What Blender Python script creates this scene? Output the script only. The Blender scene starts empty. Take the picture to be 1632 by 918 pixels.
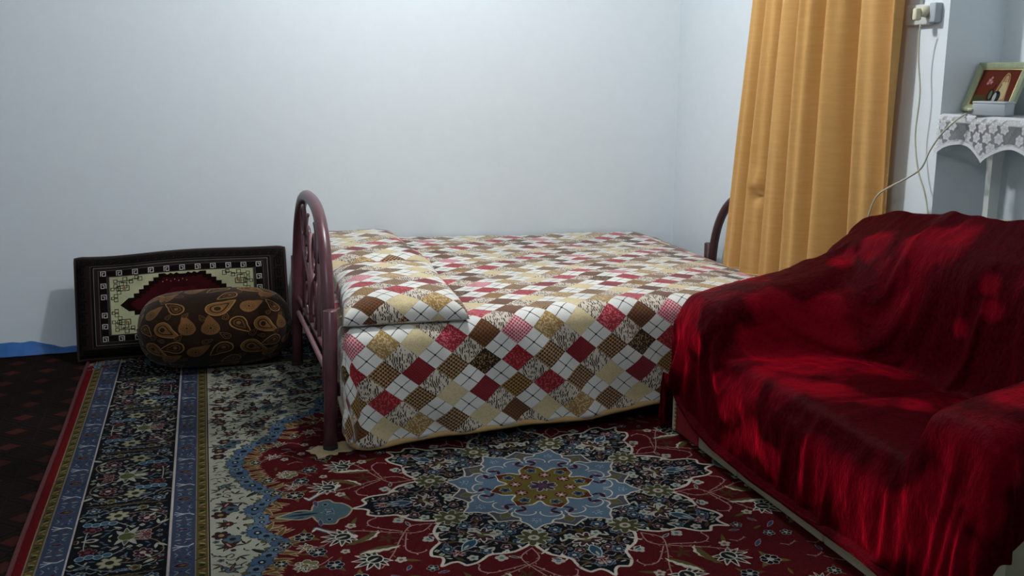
import bpy, bmesh, math, random
import numpy as np
from math import sin, cos, pi, radians as R
from mathutils import Vector, Matrix
random.seed(4)
scn = bpy.context.scene
col = scn.collection

# ---------------------------------------------------------------- camera
CAMH, YAW, PITCH = 1.35, R(16.8), R(12.37)
cam_d = bpy.data.cameras.new('camera'); cam_d.sensor_width = 36; cam_d.lens = 36*1600/1632
cam = bpy.data.objects.new('camera', cam_d); col.objects.link(cam)
cam.location = (0, 0, CAMH); cam.rotation_euler = (R(90)-PITCH, 0, -YAW)
scn.camera = cam

# ---------------------------------------------------------------- world and light
w = bpy.data.worlds.new('world'); scn.world = w; w.use_nodes = True
w.node_tree.nodes['Background'].inputs[0].default_value = (.55, .68, .75, 1)
w.node_tree.nodes['Background'].inputs[1].default_value = .12

def add_light(name, kind, loc, power, colr, size=.1, rot=(0, 0, 0), sy=None):
    d = bpy.data.lights.new(name, kind); d.energy = power; d.color = colr
    if kind == 'AREA':
        d.size = size
        if sy: d.shape = 'RECTANGLE'; d.size_y = sy
    else: d.shadow_soft_size = size
    o = bpy.data.objects.new(name, d); o.location = loc; o.rotation_euler = rot
    col.objects.link(o); return o
LAMP = (1.0, 3.6, 2.62)
add_light('ceiling_bulb_light', 'POINT', LAMP, 96, (.96, .985, 1.0), .05)
FILL_LOC = (-.3, .9, 2.62)
add_light('near_fill_light', 'POINT', FILL_LOC, 58, (.90, .97, 1.0), .22)  # added soft fill to lift the niche and front faces, no known source

scn.view_settings.view_transform = 'Standard'; scn.view_settings.look = 'None'
scn.view_settings.gamma = 1; scn.view_settings.use_curve_mapping = False
scn.view_settings.exposure = 0.0

# ---------------------------------------------------------------- helpers
def srgb(c):
    if isinstance(c, str):
        c = tuple(int(c[i:i+2], 16)/255 for i in (0, 2, 4))
    return tuple((x/12.92 if x <= .04045 else ((x+.055)/1.055)**2.4) for x in c)

class NT:
    def __init__(s, name):
        s.m = bpy.data.materials.new(name); s.m.use_nodes = True
        s.t = s.m.node_tree; s.n = s.t.nodes; s.l = s.t.links
        s.b = s.n['Principled BSDF']; s.out = s.n['Material Output']
    def new(s, typ, **kw):
        n = s.n.new(typ)
        for k, v in kw.items(): setattr(n, k, v)
        return n
    def link(s, a, b): s.l.new(a, b)
    def coords(s, scale=(1, 1, 1), kind='Object'):
        tc = s.new('ShaderNodeTexCoord'); mp = s.new('ShaderNodeMapping')
        mp.inputs['Scale'].default_value = scale
        s.link(tc.outputs[kind], mp.inputs[0]); return mp.outputs[0]
    def noise(s, scale, detail=4, rough=.55, vec=None):
        n = s.new('ShaderNodeTexNoise'); n.inputs['Scale'].default_value = scale
        n.inputs['Detail'].default_value = detail; n.inputs['Roughness'].default_value = rough
        if vec is None: vec = s.coords()
        s.link(vec, n.inputs['Vector']); return n.outputs['Fac']
    def ramp(s, fac, stops):
        r = s.new('ShaderNodeValToRGB'); e = r.color_ramp.elements
        for i, (p, c) in enumerate(stops):
            if i > 1: e.new(p)
            e[i].position = p; e[i].color = (*srgb(c), 1)
        s.link(fac, r.inputs[0]); return r.outputs[0]
    def mix(s, fac, a, b, mode='MIX'):
        m = s.new('ShaderNodeMix', data_type='RGBA', blend_type=mode)
        for sock, v in ((m.inputs[0], fac), (m.inputs[6], a), (m.inputs[7], b)):
            if hasattr(v, 'type'): s.link(v, sock)
            else: sock.default_value = v if not isinstance(v, tuple) else (*v[:3], 1)
        return m.outputs[2]
    def bump(s, h, strength=.3, dist=.01, prev=None):
        b = s.new('ShaderNodeBump'); b.inputs['Strength'].default_value = strength
        b.inputs['Distance'].default_value = dist; s.link(h, b.inputs['Height'])
        if prev is not None: s.link(prev, b.inputs['Normal'])
        s.link(b.outputs[0], s.b.inputs['Normal']); return b.outputs[0]
    def color(s, v):
        i = s.b.inputs['Base Color']
        if hasattr(v, 'type'): s.link(v, i)
        else: i.default_value = (*v[:3], 1)
    def set(s, **kw):
        for k, v in kw.items(): s.b.inputs[k.replace('_', ' ')].default_value = v
        return s

def simple(name, c, rough=.5, metal=0, var=.12, nscale=9, bump=0, bscale=60, **kw):
    m = NT(name); c = srgb(c)
    f = m.noise(nscale)
    m.color(m.mix(f, tuple(x*(1-var) for x in c), tuple(min(1, x*(1+var)) for x in c)))
    m.set(Roughness=rough, Metallic=metal, **kw)
    if bump: m.bump(m.noise(bscale), bump, .004)
    return m.m

# ---- mesh helpers
def obj(name, bm, mat, parent=None, smooth=True, loc=None, rot=None, label=None, kind=None):
    me = bpy.data.meshes.new(name); bm.normal_update(); bm.to_mesh(me); bm.free()
    if smooth: me.polygons.foreach_set('use_smooth', [True]*len(me.polygons))
    if mat: me.materials.append(mat)
    o = bpy.data.objects.new(name, me); col.objects.link(o)
    if parent is not None: o.parent = parent
    if loc: o.location = loc
    if rot: o.rotation_euler = rot
    if label: o['label'] = label
    if kind: o['kind'] = kind
    return o
def thing(name, label, cat, loc=(0, 0, 0), rot=(0, 0, 0), group=None):
    o = bpy.data.objects.new(name, None); col.objects.link(o); o.location = loc; o.rotation_euler = rot
    o.empty_display_size = .05
    return tag(o, label, cat, group)
def tag(o, label, cat, group=None):
    o['label'] = label; o['category'] = cat
    if group: o['group'] = group
    return o
def box(bm, x0, x1, y0, y1, z0, z1, bev=0, seg=2):
    r = bmesh.ops.create_cube(bm, size=1, matrix=Matrix.Translation(((x0+x1)/2, (y0+y1)/2, (z0+z1)/2)) @ Matrix.Diagonal((abs(x1-x0), abs(y1-y0), abs(z1-z0), 1)))
    if bev:
        es = list({e for v in r['verts'] for e in v.link_edges})
        bmesh.ops.bevel(bm, geom=es, offset=bev, segments=seg, affect='EDGES', profile=.5)
    return bm
def bx(*a, **k): return box(bmesh.new(), *a, **k)
def catmull(pts, n=8, closed=False):
    P = [Vector(p) for p in pts]; N = len(P); out = []
    rng = range(N if closed else N-1)
    for i in rng:
        g = (lambda k: P[k % N]) if closed else (lambda k: P[min(max(k, 0), N-1)])
        a, b, c, d = g(i-1), g(i), g(i+1), g(i+2)
        for k in range(n):
            t = k/n
            out.append(.5*((2*b)+(c-a)*t+(2*a-5*b+4*c-d)*t*t+(3*b-a-3*c+d)*t**3))
    if not closed: out.append(P[-1].copy())
    return out
def tube(bm, pts, r, n=10, closed=False, caps=True):
    P = [Vector(p) for p in pts]; N = len(P); rings = []
    up = None
    for i, p in enumerate(P):
        a = P[(i-1) % N] if (closed or i) else P[0]; b = P[(i+1) % N] if (closed or i < N-1) else P[-1]
        t = (b-a).normalized()
        if up is None:
            up = Vector((0, 0, 1)) if abs(t.z) < .9 else Vector((1, 0, 0))
        u = (up-t*up.dot(t)); u.normalize(); v = t.cross(u); up = u
        rr = r[i] if isinstance(r, (list, tuple)) else r
        rings.append([bm.verts.new(p+u*rr*cos(2*pi*k/n)+v*rr*sin(2*pi*k/n)) for k in range(n)])
    for i in range(N if closed else N-1):
        A, B = rings[i], rings[(i+1) % N]
        for k in range(n): bm.faces.new((A[k], A[(k+1) % n], B[(k+1) % n], B[k]))
    if not closed and caps:
        bm.faces.new(rings[0][::-1]); bm.faces.new(rings[-1])
    return bm
def grid_obj(name, V, mat, parent=None, UV=None, solid=0, smooth=True, flip=False, sub=0, close_u=False, kind=None, label=None):
    """V: (nu, nv, 3) array of points -> sheet mesh with uv."""
    V = np.asarray(V, float); nu, nv = V.shape[:2]
    idx = np.arange(nu*nv).reshape(nu, nv)
    if close_u: idx = np.vstack([idx, idx[:1]])
    q = np.stack([idx[:-1, :-1], idx[1:, :-1], idx[1:, 1:], idx[:-1, 1:]], -1).reshape(-1, 4)
    if flip: q = q[:, ::-1]
    me = bpy.data.meshes.new(name); me.from_pydata(V.reshape(-1, 3).tolist(), [], q.tolist())
    if UV is not None:
        l = me.uv_layers.new(name='uv'); li = np.array(q).reshape(-1)
        l.data.foreach_set('uv', np.asarray(UV, float).reshape(-1, 2)[li].reshape(-1))
    if smooth: me.polygons.foreach_set('use_smooth', [True]*len(me.polygons))
    me.materials.append(mat); me.update()
    o = bpy.data.objects.new(name, me); col.objects.link(o)
    if parent is not None: o.parent = parent
    if solid:
        s = o.modifiers.new('solid', 'SOLIDIFY'); s.thickness = solid; s.offset = -1
    if sub:
        s = o.modifiers.new('sub', 'SUBSURF'); s.levels = sub; s.render_levels = sub
    if kind: o['kind'] = kind
    if label: o['label'] = label
    return o
def vnoise(x, y, seed=0):
    """smooth value noise, numpy."""
    x = np.asarray(x, float); y = np.asarray(y, float)
    xi = np.floor(x).astype(int); yi = np.floor(y).astype(int); xf = x-xi; yf = y-yi
    def h(a, b):
        n = (a*374761393+b*668265263+seed*974634777) & 0x7fffffff
        n = ((n ^ (n >> 13))*1274126177) & 0x7fffffff
        return ((n ^ (n >> 16)) & 0xffff)/65535.
    u = xf*xf*(3-2*xf); v = yf*yf*(3-2*yf)
    return (h(xi, yi)*(1-u)+h(xi+1, yi)*u)*(1-v)+(h(xi, yi+1)*(1-u)+h(xi+1, yi+1)*u)*v
def sstep(a, b, x):
    t = np.clip((np.asarray(x, float)-a)/(b-a), 0, 1); return t*t*(3-2*t)

# ---------------------------------------------------------------- woven patterns, drawn stitch by stitch in memory
def hx(c): return np.array([int(c[i:i+2], 16) for i in (0, 2, 4)])/255.
class Weave:
    def __init__(s, w, h, ppm, bg, x0=0, y0=0):
        s.W = int(round(w*ppm)); s.H = int(round(h*ppm)); s.k = ppm; s.x0 = x0; s.y0 = y0
        s.a = np.empty((s.H, s.W, 3), np.float32); s.a[:] = hx(bg)
    def _bb(s, p, pad=0):
        x = (p[:, 0]-s.x0)*s.k; y = (p[:, 1]-s.y0)*s.k
        i0 = max(0, int(x.min()-pad)); i1 = min(s.W, int(x.max()+pad)+2)
        j0 = max(0, int(y.min()-pad)); j1 = min(s.H, int(y.max()+pad)+2)
        return x, y, i0, i1, j0, j1
    def rect(s, x0, x1, y0, y1, c):
        f = lambda v, o: int(round((v-o)*s.k))
        s.a[max(0, f(y0, s.y0)):max(0, f(y1, s.y0)), max(0, f(x0, s.x0)):max(0, f(x1, s.x0))] = hx(c)
    def poly(s, p, c, oc=None, ow=0):
        p = np.asarray(p, float); x, y, i0, i1, j0, j1 = s._bb(p)
        if i1 > i0 and j1 > j0:
            c = hx(c); X = np.arange(i0, i1)+.5; x2 = np.roll(x, -1); y2 = np.roll(y, -1)
            Y = np.arange(j0, j1)+.5
            cr = (y[None] <= Y[:, None]) != (y2[None] <= Y[:, None])
            dy = np.where(y2 == y, 1e-9, y2-y)
            xc = x[None]+(Y[:, None]-y[None])*(x2-x)[None]/dy[None]
            if len(Y)*len(X)*len(x) < 4e6:
                m = ((xc[:, None, :] > X[None, :, None]) & cr[:, None, :]).sum(2) % 2 == 1
                s.a[j0:j1, i0:i1][m] = c
            else:
                for r in range(len(Y)):
                    q = np.sort(xc[r][cr[r]])
                    for a, b in zip(q[::2], q[1::2]):
                        a = max(int(round(a)), i0); b = min(int(round(b)), i1)
                        if b > a: s.a[j0+r, a:b] = c
        if oc: s.line(np.vstack([p, p[:1]]), oc, ow)
    def line(s, p, c, w):
        p = np.asarray(p, float); c = hx(c); r = max(w*s.k/2, .55)
        x = (p[:, 0]-s.x0)*s.k; y = (p[:, 1]-s.y0)*s.k
        for k in range(len(x)-1):
            ax, ay, bx_, by = x[k], y[k], x[k+1], y[k+1]
            i0 = max(0, int(min(ax, bx_)-r)); i1 = min(s.W, int(max(ax, bx_)+r)+2)
            j0 = max(0, int(min(ay, by)-r)); j1 = min(s.H, int(max(ay, by)+r)+2)
            if i1 <= i0 or j1 <= j0: continue
            X = np.arange(i0, i1)[None]+.5-ax; Y = np.arange(j0, j1)[:, None]+.5-ay
            dx, dy = bx_-ax, by-ay; L = dx*dx+dy*dy+1e-9
            t = np.clip((X*dx+Y*dy)/L, 0, 1)
            m = (X-t*dx)**2+(Y-t*dy)**2 <= r*r
            s.a[j0:j1, i0:i1][m] = c
    def disc(s, x, y, r, c, oc=None, ow=0):
        t = np.linspace(0, 2*pi, 11)[:-1]; s.poly(np.c_[x+r*np.cos(t), y+r*np.sin(t)], c, oc, ow)
    def image(s, name, grain=.05, gain=1., sat=1., gam=1.):
        rg = np.random.RandomState(3)
        s.a = (s.a.mean(2, keepdims=True)*(1-sat)+s.a*sat)**gam*gain
        a = np.clip(s.a*(1+grain*(rg.rand(s.H, s.W, 1)-.5)*2), 0, 1)
        im = bpy.data.images.new(name, s.W, s.H)
        im.pixels.foreach_set(np.dstack([a, np.ones((s.H, s.W))]).astype(np.float32).ravel())
        im.pack(); return im
def xf(pts, x, y, ang=0, sx=1, sy=None):
    p = np.asarray(pts, float)*np.array([sx, sx if sy is None else sy]); c, sn = math.cos(ang), math.sin(ang)
    return np.c_[x+p[:, 0]*c-p[:, 1]*sn, y+p[:, 0]*sn+p[:, 1]*c]
def cat2(pts, n=6):
    return np.array([(v.x, v.y) for v in catmull([(p[0], p[1], 0) for p in pts], n)])
LEAF = cat2([(0, 0), (.25, .2), (.6, .22), (1, 0)], 4); LEAF = np.vstack([LEAF, LEAF[::-1][1:-1]*[1, -1]])
def w_leaf(W, x, y, a, L, wd, c, oc=None, ow=.002): W.poly(xf(LEAF, x, y, a, L, wd*2.4), c, oc, ow)
def w_flower(W, x, y, r, n, cp, cc, oc=None, ow=.002, rot=0, deep=.32, dot=None):
    t = np.linspace(0, 2*pi, 8*n+1)[:-1]
    rr = r*(1-deep+deep*np.abs(np.cos(n*t/2)))
    W.poly(np.c_[x+rr*np.cos(t+rot), y+rr*np.sin(t+rot)], cp, oc, ow)
    W.disc(x, y, r*.34, cc)
    if dot: W.disc(x, y, r*.15, dot)
def w_pal(W, x, y, a, s, c1, c2, c3, oc, n=7, ow=.0025):
    """palmette: fan of outlined petals about a core, axis along a"""
    for k in range(n):
        t = a+(k-(n-1)/2)*(2.0*pi/n)*.78
        L = s*(1.05-.28*abs(k-(n-1)/2)/((n-1)/2))
        w_leaf(W, x, y, t, L, s*.2, c1 if k % 2 == 0 else c2, oc, ow)
    W.disc(x, y, s*.36, c2, oc, ow)
    w_leaf(W, x-.2*s*cos(a), y-.2*s*sin(a), a, s*.7, s*.13, c3)
def w_feather(W, x, y, a, L, c1, c2, bend=.25):
    """serrated split leaf: ivory edge, coloured inside"""
    n = 9; up = []; lo = []
    for k in range(n+1):
        t = k/n; wdt = .17*sin(pi*min(t*1.05, 1))**.8+.0; by = bend*t*t
        z = .045 if k % 2 else 0
        up.append((t-.05, by+wdt+z)); lo.append((t, by-wdt*.4))
    W.poly(xf(up+lo[::-1], x, y, a, L), c1)
    W.poly(xf([(q0*.92+.04, q1*.5-.01) for q0, q1 in up]+[(q0, q1) for q0, q1 in lo[::-1]], x, y, a, L), c2)
    W.line(xf(lo, x, y, a, L), c2, .004); W.line(xf(up[4:], x, y, a, L), c2, .003)
def w_cluster(W, x, y, r, cf, cc, oc, k=6, rot=0, base=None):
    if base:
        for q in range(3): w_leaf(W, x, y, rot+q*2.1, r*1.9, r*.5, base)
    for q in range(k):
        t = rot+q*2*pi/k; W.disc(x+r*.62*cos(t), y+r*.62*sin(t), r*.36, cf, oc, .002)
    W.disc(x, y, r*.26, cc)
def fill_empty(W, x0, x1, y0, y1, base, m, n, draw, rg):
    """scatter small motifs wherever the ground colour is still bare"""
    b = hx(base).astype(np.float32); t = [i*pi/4 for i in range(8)]; done = 0
    for _ in range(n):
        x, y = rg.uniform(x0, x1), rg.uniform(y0, y1); ok = True
        for rr in (0, .5, 1):
            for a in t:
                i = int((x+m*rr*cos(a)-W.x0)*W.k); j = int((y+m*rr*sin(a)-W.y0)*W.k)
                if not (0 <= i < W.W and 0 <= j < W.H) or abs(W.a[j, i]-b).max() > .004: ok = False; break
            if not ok: break
        if ok: draw(x, y, done); done += 1
def w_vine(W, pts, c, w=.005, step=.02, leaf=.016, lc=None, n=8, lw=.004):
    p = cat2(pts, n); W.line(p, c, w); acc = 0; sd = 1
    for k in range(1, len(p)):
        d = p[k]-p[k-1]; acc += math.hypot(*d)
        if acc > step:
            acc = 0; a = math.atan2(d[1], d[0])
            w_leaf(W, p[k][0], p[k][1], a+sd*.8, leaf, lw, lc or c); sd = -sd
    return p
def imgmat(name, im, rough=.95, sheen=0, bumpn=900, bstr=.25, bdist=.002, ext='REPEAT', scale=1, kind='UV', alpha=False, tint=None, var=.18, vscale=3):
    m = NT(name); tc = m.new('ShaderNodeTexCoord')
    t = m.new('ShaderNodeTexImage'); t.image = im; t.extension = ext; t.interpolation = 'Linear'
    m.link(tc.outputs['UV'], t.inputs[0])
    vz = m.noise(vscale, 3)
    m.color(m.mix(1.0, t.outputs[0], m.ramp(vz, [(.3, (1-var,)*3), (.7, (1, 1, 1))]), 'MULTIPLY'))
    m.set(Roughness=rough, Sheen_Weight=sheen); m.b.inputs['Specular IOR Level'].default_value = .06
    m.bump(m.noise(bumpn, 2), bstr, bdist)
    return m.m
# ---- the medallion rug: one quarter is drawn, the other three mirror it
RED, NAVY, IV, BLU, OLV, RUS, PUR, WHT, PNK = '6a0f18', '12151f', 'b3b2a2', '687f92', '6d6233', '5e2a17', '4f3c56', 'cdc6b8', 'b58f8d'
RHW, RHL, RPX = 1.571, 2.215, 760.
def draw_rug():
    W = Weave(RHW, RHL, RPX, RED)
    rg = random.Random(11)
    xb = 1.047                                   # inner border line
    yb = 1.69
    # ivory surround with scalloped edge
    edge = [(.87, -.02), (.92, .06), (.885, .12), (.85, .175), (.885, .23), (.925, .30), (.945, .38), (.962, .47), (.94, .56), (.90, .64), (.83, .69),
            (.80, .76), (.79, .84), (.72, .90), (.62, .97), (.60, 1.07), (.55, 1.15), (.45, 1.20), (.38, 1.28), (.36, 1.38), (.27, 1.45), (.16, 1.47), (.08, 1.54), (0, 1.58)]
    ed = cat2(edge, 8)
    W.poly(np.vstack([ed, [(0, yb), (xb, yb), (xb, -.02)]]), IV)
    # motifs on the ivory ground
    y = .10; k = 0
    def inivory(px, py, m=.03):
        if px > xb-m or py > yb-m: return False
        d = np.hypot(ed[:, 0]-px, ed[:, 1]-py); j = int(d.argmin())
        if d[j] < m+.03: return False
        return px+py*.75 > ed[j][0]+ed[j][1]*.75
    pts = []
    for t in range(6000):
        px, py = rg.uniform(0, xb), rg.uniform(0, yb)
        if not inivory(px, py): continue
        if all((px-a)**2+(py-b)**2 > .00125*(1+.9*((i*7) % 5 == 0)) for i, (a, b) in enumerate(pts)): pts.append((px, py))
    for i, (px, py) in enumerate(pts):
        c = i % 7; a = rg.uniform(0, 6.28)
        if c == 0: w_pal(W, px, py, a, .045, '6f7f82', RUS, PNK, '2a2a2c', 7)
        elif c == 1: w_flower(W, px, py, .027, 6, '4a2430', '9a8a50', '23202a')
        elif c == 2:
            w_feather(W, px-.02, py, a, .055, '3d4a44', '2a2026')
        elif c == 3: w_flower(W, px, py, .029, 5, '5b6d77', '2b2233', '23202a')
        elif c == 4:
            for q in range(3): w_leaf(W, px, py, a+q*1.0, .032, .007, ['5a5330', '4c1a22', '3b4750'][q])
        elif c == 5: w_pal(W, px, py, a, .040, '7a6d45', '5f7880', '7e2a2c', '2a2a2c', 5)
        else:
            w_vine(W, [(px-.025, py), (px, py+.014), (px+.028, py-.004)], '3a3230', .004, .014, .014)
    def iv(x, y, i):
        c = i % 5; a = rg.uniform(0, 6.28)
        if c == 0: w_leaf(W, x-.01*cos(a), y-.01*sin(a), a, .024, .006, '4a4a34')
        elif c == 1: W.disc(x, y, .007, '5d2a34', '2a2026', .002)
        elif c == 2: w_leaf(W, x, y, a, .016, .005, '3d4a54'); w_leaf(W, x, y, a+2, .016, .005, '5a2a2c')
        elif c == 3: W.line(cat2([(x-.012, y), (x, y+.006), (x+.012, y-.003)]), '33302c', .003)
        else: w_flower(W, x, y, .011, 5, '5f6d70', '2a2026')
    fill_empty(W, 0, xb, 0, yb, IV, .0135, 9000, iv, rg)
    # flower chain along the scalloped edge
    acc = 0; n = 0
    for k in range(1, len(ed)):
        d = ed[k]-ed[k-1]; L = math.hypot(*d); acc += L
        nx, ny = d[1]/L, -d[0]/L
        if nx*0+(-nx if nx > 0 else nx) > 0: pass
        if nx > 0 or (abs(nx) < 1e-6 and ny > 0): nx, ny = -nx, -ny
        if ny > 0 and ed[k][1] > .6: nx, ny = -nx, -ny
        px, py = ed[k]
        if acc > .019:
            acc = 0; n += 1; a = math.atan2(ny, nx)
            w_leaf(W, px+nx*.012, py+ny*.012, a+(.45 if n % 2 else -.3), .072, .015, '7a6838', 'b09a78', .003)
            if n % 2 == 0:
                w_leaf(W, px+nx*.008, py+ny*.008, a-.1, .078, .009, 'b8907a')
            w_leaf(W, px-nx*.006, py-ny*.006, a+pi+.4*(-1)**n, .036, .012, '6d6a45')
    acc = 0; n = 0
    for k in range(1, len(ed)):
        acc += math.hypot(*(ed[k]-ed[k-1])); px, py = ed[k]
        if acc > .034:
            acc = 0; n += 1
            w_flower(W, px, py, .027 if n % 3 else .035, 7, BLU if n % 3 else '566f8a', '23202f', '2c3d50', .002, n, .22, 'b9bcae' if n % 2 else None)
    # red field: vase pendants on both axes
    for (cx, cy, a) in ((.735, 0, 0), (0, 1.05, pi/2)):
        p = [(.115, 0), (.06, .028), (.03, .03), (.012, .02), (.005, .045), (-.01, .075), (-.045, .085), (-.06, .06), (-.085, .045), (-.105, .0)]
        p = cat2(p+[(a_, -b) for a_, b in p[::-1][1:-1]]+[p[0]], 5)
        W.poly(xf(p, cx, cy, a, 1.05), '5d767e', 'b5a58a', .006)
        w_pal(W, *xf([(-.045, 0)], cx, cy, a)[0], a, .03, NAVY, '2a4468', WHT, '8fa0a8', 5)
        w_leaf(W, *xf([(-.01, 0)], cx, cy, a)[0], a, .1, .012, '2c2f44')
        for s_ in (-1, 1):
            W.disc(*xf([(-.035, .055*s_)], cx, cy, a)[0], .008, NAVY, '9fb0b8', .002)
            w_leaf(W, *xf([(.035, .016*s_)], cx, cy, a)[0], a+.3*s_, .035, .006, '2c2f44')
            v = xf([(.01, .105*s_), (-.035, .15*s_), (-.07, .155*s_), (-.09, .19*s_)], cx, cy, a)
            W.line(cat2(v), '5a6a78', .02); W.line(cat2(v), WHT, .009); W.disc(*v[-1], .012, WHT); w_leaf(W, *v[0], 1, .03, .008, WHT)
    # red field: sprays between the medallion lobes (8 of them, quarter sees them clipped)
    for k in range(8):
        a0 = (k+.5)*pi/4
        def at(r, da): return r*cos(a0+da), r*sin(a0+da)
        for s_ in (-1, 1):
            w_vine(W, [at(.44, 0), at(.50, .05*s_), at(.56, -.03*s_), at(.64, -.14*s_), at(.72, -.20*s_)], PNK, .004, .024, .018, '8d7a52')
            w_vine(W, [at(.54, .02*s_), at(.60, .15*s_), at(.60, .22*s_), at(.57, .24*s_)], PNK, .004, .03, .012)
            x, y = at(.70, .125*s_)
            w_pal(W, x, y, a0+.12*s_, .066, '3a4a4c', '27282c', IV, WHT, 9, .004)
            x, y = at(.60, .10*s_); w_feather(W, x, y, a0-.5*s_, .115, WHT, '6f6238', .3*s_)
            x, y = at(.515, .155*s_); w_flower(W, x, y, .020, 4, IV, BLU, None, 0, a0)
            x, y = at(.50, .12*s_); w_leaf(W, x, y, a0+1.4, .035, .009, '3f5068', WHT)
            x, y = at(.80, .20*s_); w_cluster(W, x, y, .030, '161a26', IV, WHT, 7, .4, '7a6d3c')
            x, y = at(.80, .06*s_); w_cluster(W, x, y, .026, '161a26', IV, 'a9aeb0', 6, 0, '6a5a38')
            x, y = at(.735, .265*s_); w_leaf(W, x, y, a0+2*s_, .05, .012, '3f5878', PNK)
            x, y = at(.655, .21*s_); w_leaf(W, x, y, a0+2.4*s_, .06, .012, '6d6233'); w_flower(W, x, y, .018, 5, IV, '9a5a50')
        x, y = at(.60, 0)
        for q in range(5): w_leaf(W, x, y, a0+q*1.256, .036, .009, '5e4426')
        x, y = at(.86, 0); w_flower(W, x, y, .035, 6, '7b7a50', IV, IV, .003, a0, .3, BLU)
    for (x, y) in ((.30, .92), (.52, .80), (.17, .82), (.40, 1.03), (.12, 1.25), (.68, .72), (.60, .85), (.80, .33), (.83, .50), (.80, .62), (.78, .22)):
        w_pal(W, x, y, x*9, .035, '3a4a5c', '5e5a34', IV, WHT, 7)
        w_cluster(W, x+.06, y-.03, .020, '161a26', IV, 'b0b0a0', 6, 1, '6a5a38')
        w_vine(W, [(x-.08, y-.03), (x-.03, y+.01), (x+.04, y-.02)], PNK, .003, .02, .016, '8d7a52')
    def rd(x, y, i):
        if math.hypot(x, y) < .6 or rg.random() < .25: return
        c = i % 5; a = rg.uniform(0, 6.28)
        if c == 0: w_cluster(W, x, y, .018, '161a26', IV, 'a9aeb0', 5, a)
        elif c == 1: w_leaf(W, x-.015*cos(a), y-.015*sin(a), a, .036, .009, '6d6233')
        elif c == 2: w_flower(W, x, y, .015, 5, IV, '9a5a50')
        elif c == 3: w_vine(W, [(x-.025, y), (x, y+.012), (x+.025, y-.005)], PNK, .003, .014, .012, '8d7a52')
        else: w_leaf(W, x-.015*cos(a), y-.015*sin(a), a, .034, .010, '3f5878', PNK)
    fill_empty(W, 0, .95, .26, 1.5, RED, .026, 900, rd, rg)
    # navy medallion with eight lobes
    lob = [(0, .62), (.02, .592), (.045, .578), (.075, .582), (.10, .585), (.135, .56), (.15, .53), (.165, .505), (.22, .49), (.29, .47), (.35, .435), (.3927, .405)]
    th, rr = [], []
    for k in range(-1, 4):
        for t, r in lob: th.append(k*pi/4+t); rr.append(r)
        for t, r in lob[::-1][1:-1]: th.append((k+1)*pi/4-t); rr.append(r)
    M = cat2(np.c_[np.array(rr)*np.cos(th), np.array(rr)*np.sin(th)], 3)
    W.poly(np.vstack([[(0, 0)], M]), NAVY)
    W.line(M, WHT, .0095)
    mt = np.arctan2(M[:, 1], M[:, 0]); mr = np.hypot(M[:, 0], M[:, 1]); acc = 0; n = 0
    for k in range(1, len(M)):
        acc += math.hypot(*(M[k]-M[k-1])); tt = (mt[k] % (pi/4)); tt = min(tt, pi/4-tt)
        if acc > .015 and tt > .17:
            acc = 0; n += 1; d = M[k]-M[k-1]; a = math.atan2(d[1], d[0])
            rad = math.atan2(M[k][1], M[k][0])+pi
            w_leaf(W, M[k][0], M[k][1], rad+(.7 if n % 2 else -.5), .03, .008, WHT)
            if n % 3 == 0: w_leaf(W, M[k][0], M[k][1], rad+2.6, .02, .006, WHT)
    # floral filling of the navy ground
    N0 = W
    pts = []
    for t in range(5000):
        a = rg.uniform(0, pi/2); r = rg.uniform(.31, .57)
        tt = a % (pi/4); tt = min(tt, pi/4-tt)
        lim = np.interp(tt, [q[0] for q in lob], [q[1] for q in lob])-.035
        if r > lim: continue
        px, py = r*cos(a), r*sin(a)
        if all((px-q)**2+(py-b)**2 > .00105 for q, b in pts): pts.append((px, py))
    for i, (px, py) in enumerate(pts):
        c = i % 6; a = rg.uniform(0, 6.28)
        if c == 0: w_vine(W, [(px-.03, py+.01), (px, py-.01), (px+.03, py+.008)], 'a58c92', .003, .012, .013, '6d6233')
        elif c == 1: w_flower(W, px, py, .018, 5, IV, '5a7690', None, 0, a)
        elif c == 2: w_leaf(W, px, py, a, .04, .012, '5e4d28', None); w_leaf(W, px, py, a+2.2, .03, .009, '4c1a22', 'a58c92', .002)
        elif c == 3: w_flower(W, px, py, .020, 6, '33485e', IV, '8aa0ac', .002, a)
        elif c == 4: w_leaf(W, px, py, a, .036, .008, IV); w_leaf(W, px, py, a+.8, .03, .007, IV)
        else: w_flower(W, px, py, .017, 5, '4c1a22', IV, 'b09a98', .002)
    def nv(x, y, i):
        c = i % 6; a = rg.uniform(0, 6.28)
        if c == 0: w_leaf(W, x-.008*cos(a), y-.008*sin(a), a, .022, .006, IV)
        elif c == 1: w_flower(W, x, y, .010, 5, '7a7a80', '4c1a22')
        elif c == 2: w_leaf(W, x, y, a, .018, .005, 'a58c92'); w_leaf(W, x, y, a+1.2, .016, .005, '6d6233')
        elif c == 3: W.line(cat2([(x-.013, y), (x, y+.007), (x+.012, y-.004)]), 'a9a4a2', .0032)
        elif c == 4: w_leaf(W, x-.008*cos(a), y-.008*sin(a), a, .022, .007, '5a6f84')
        else: w_flower(W, x, y, .009, 4, IV, '6d6233')
    fill_empty(W, 0, .6, 0, .6, NAVY, .0105, 9000, nv, rg)
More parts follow.
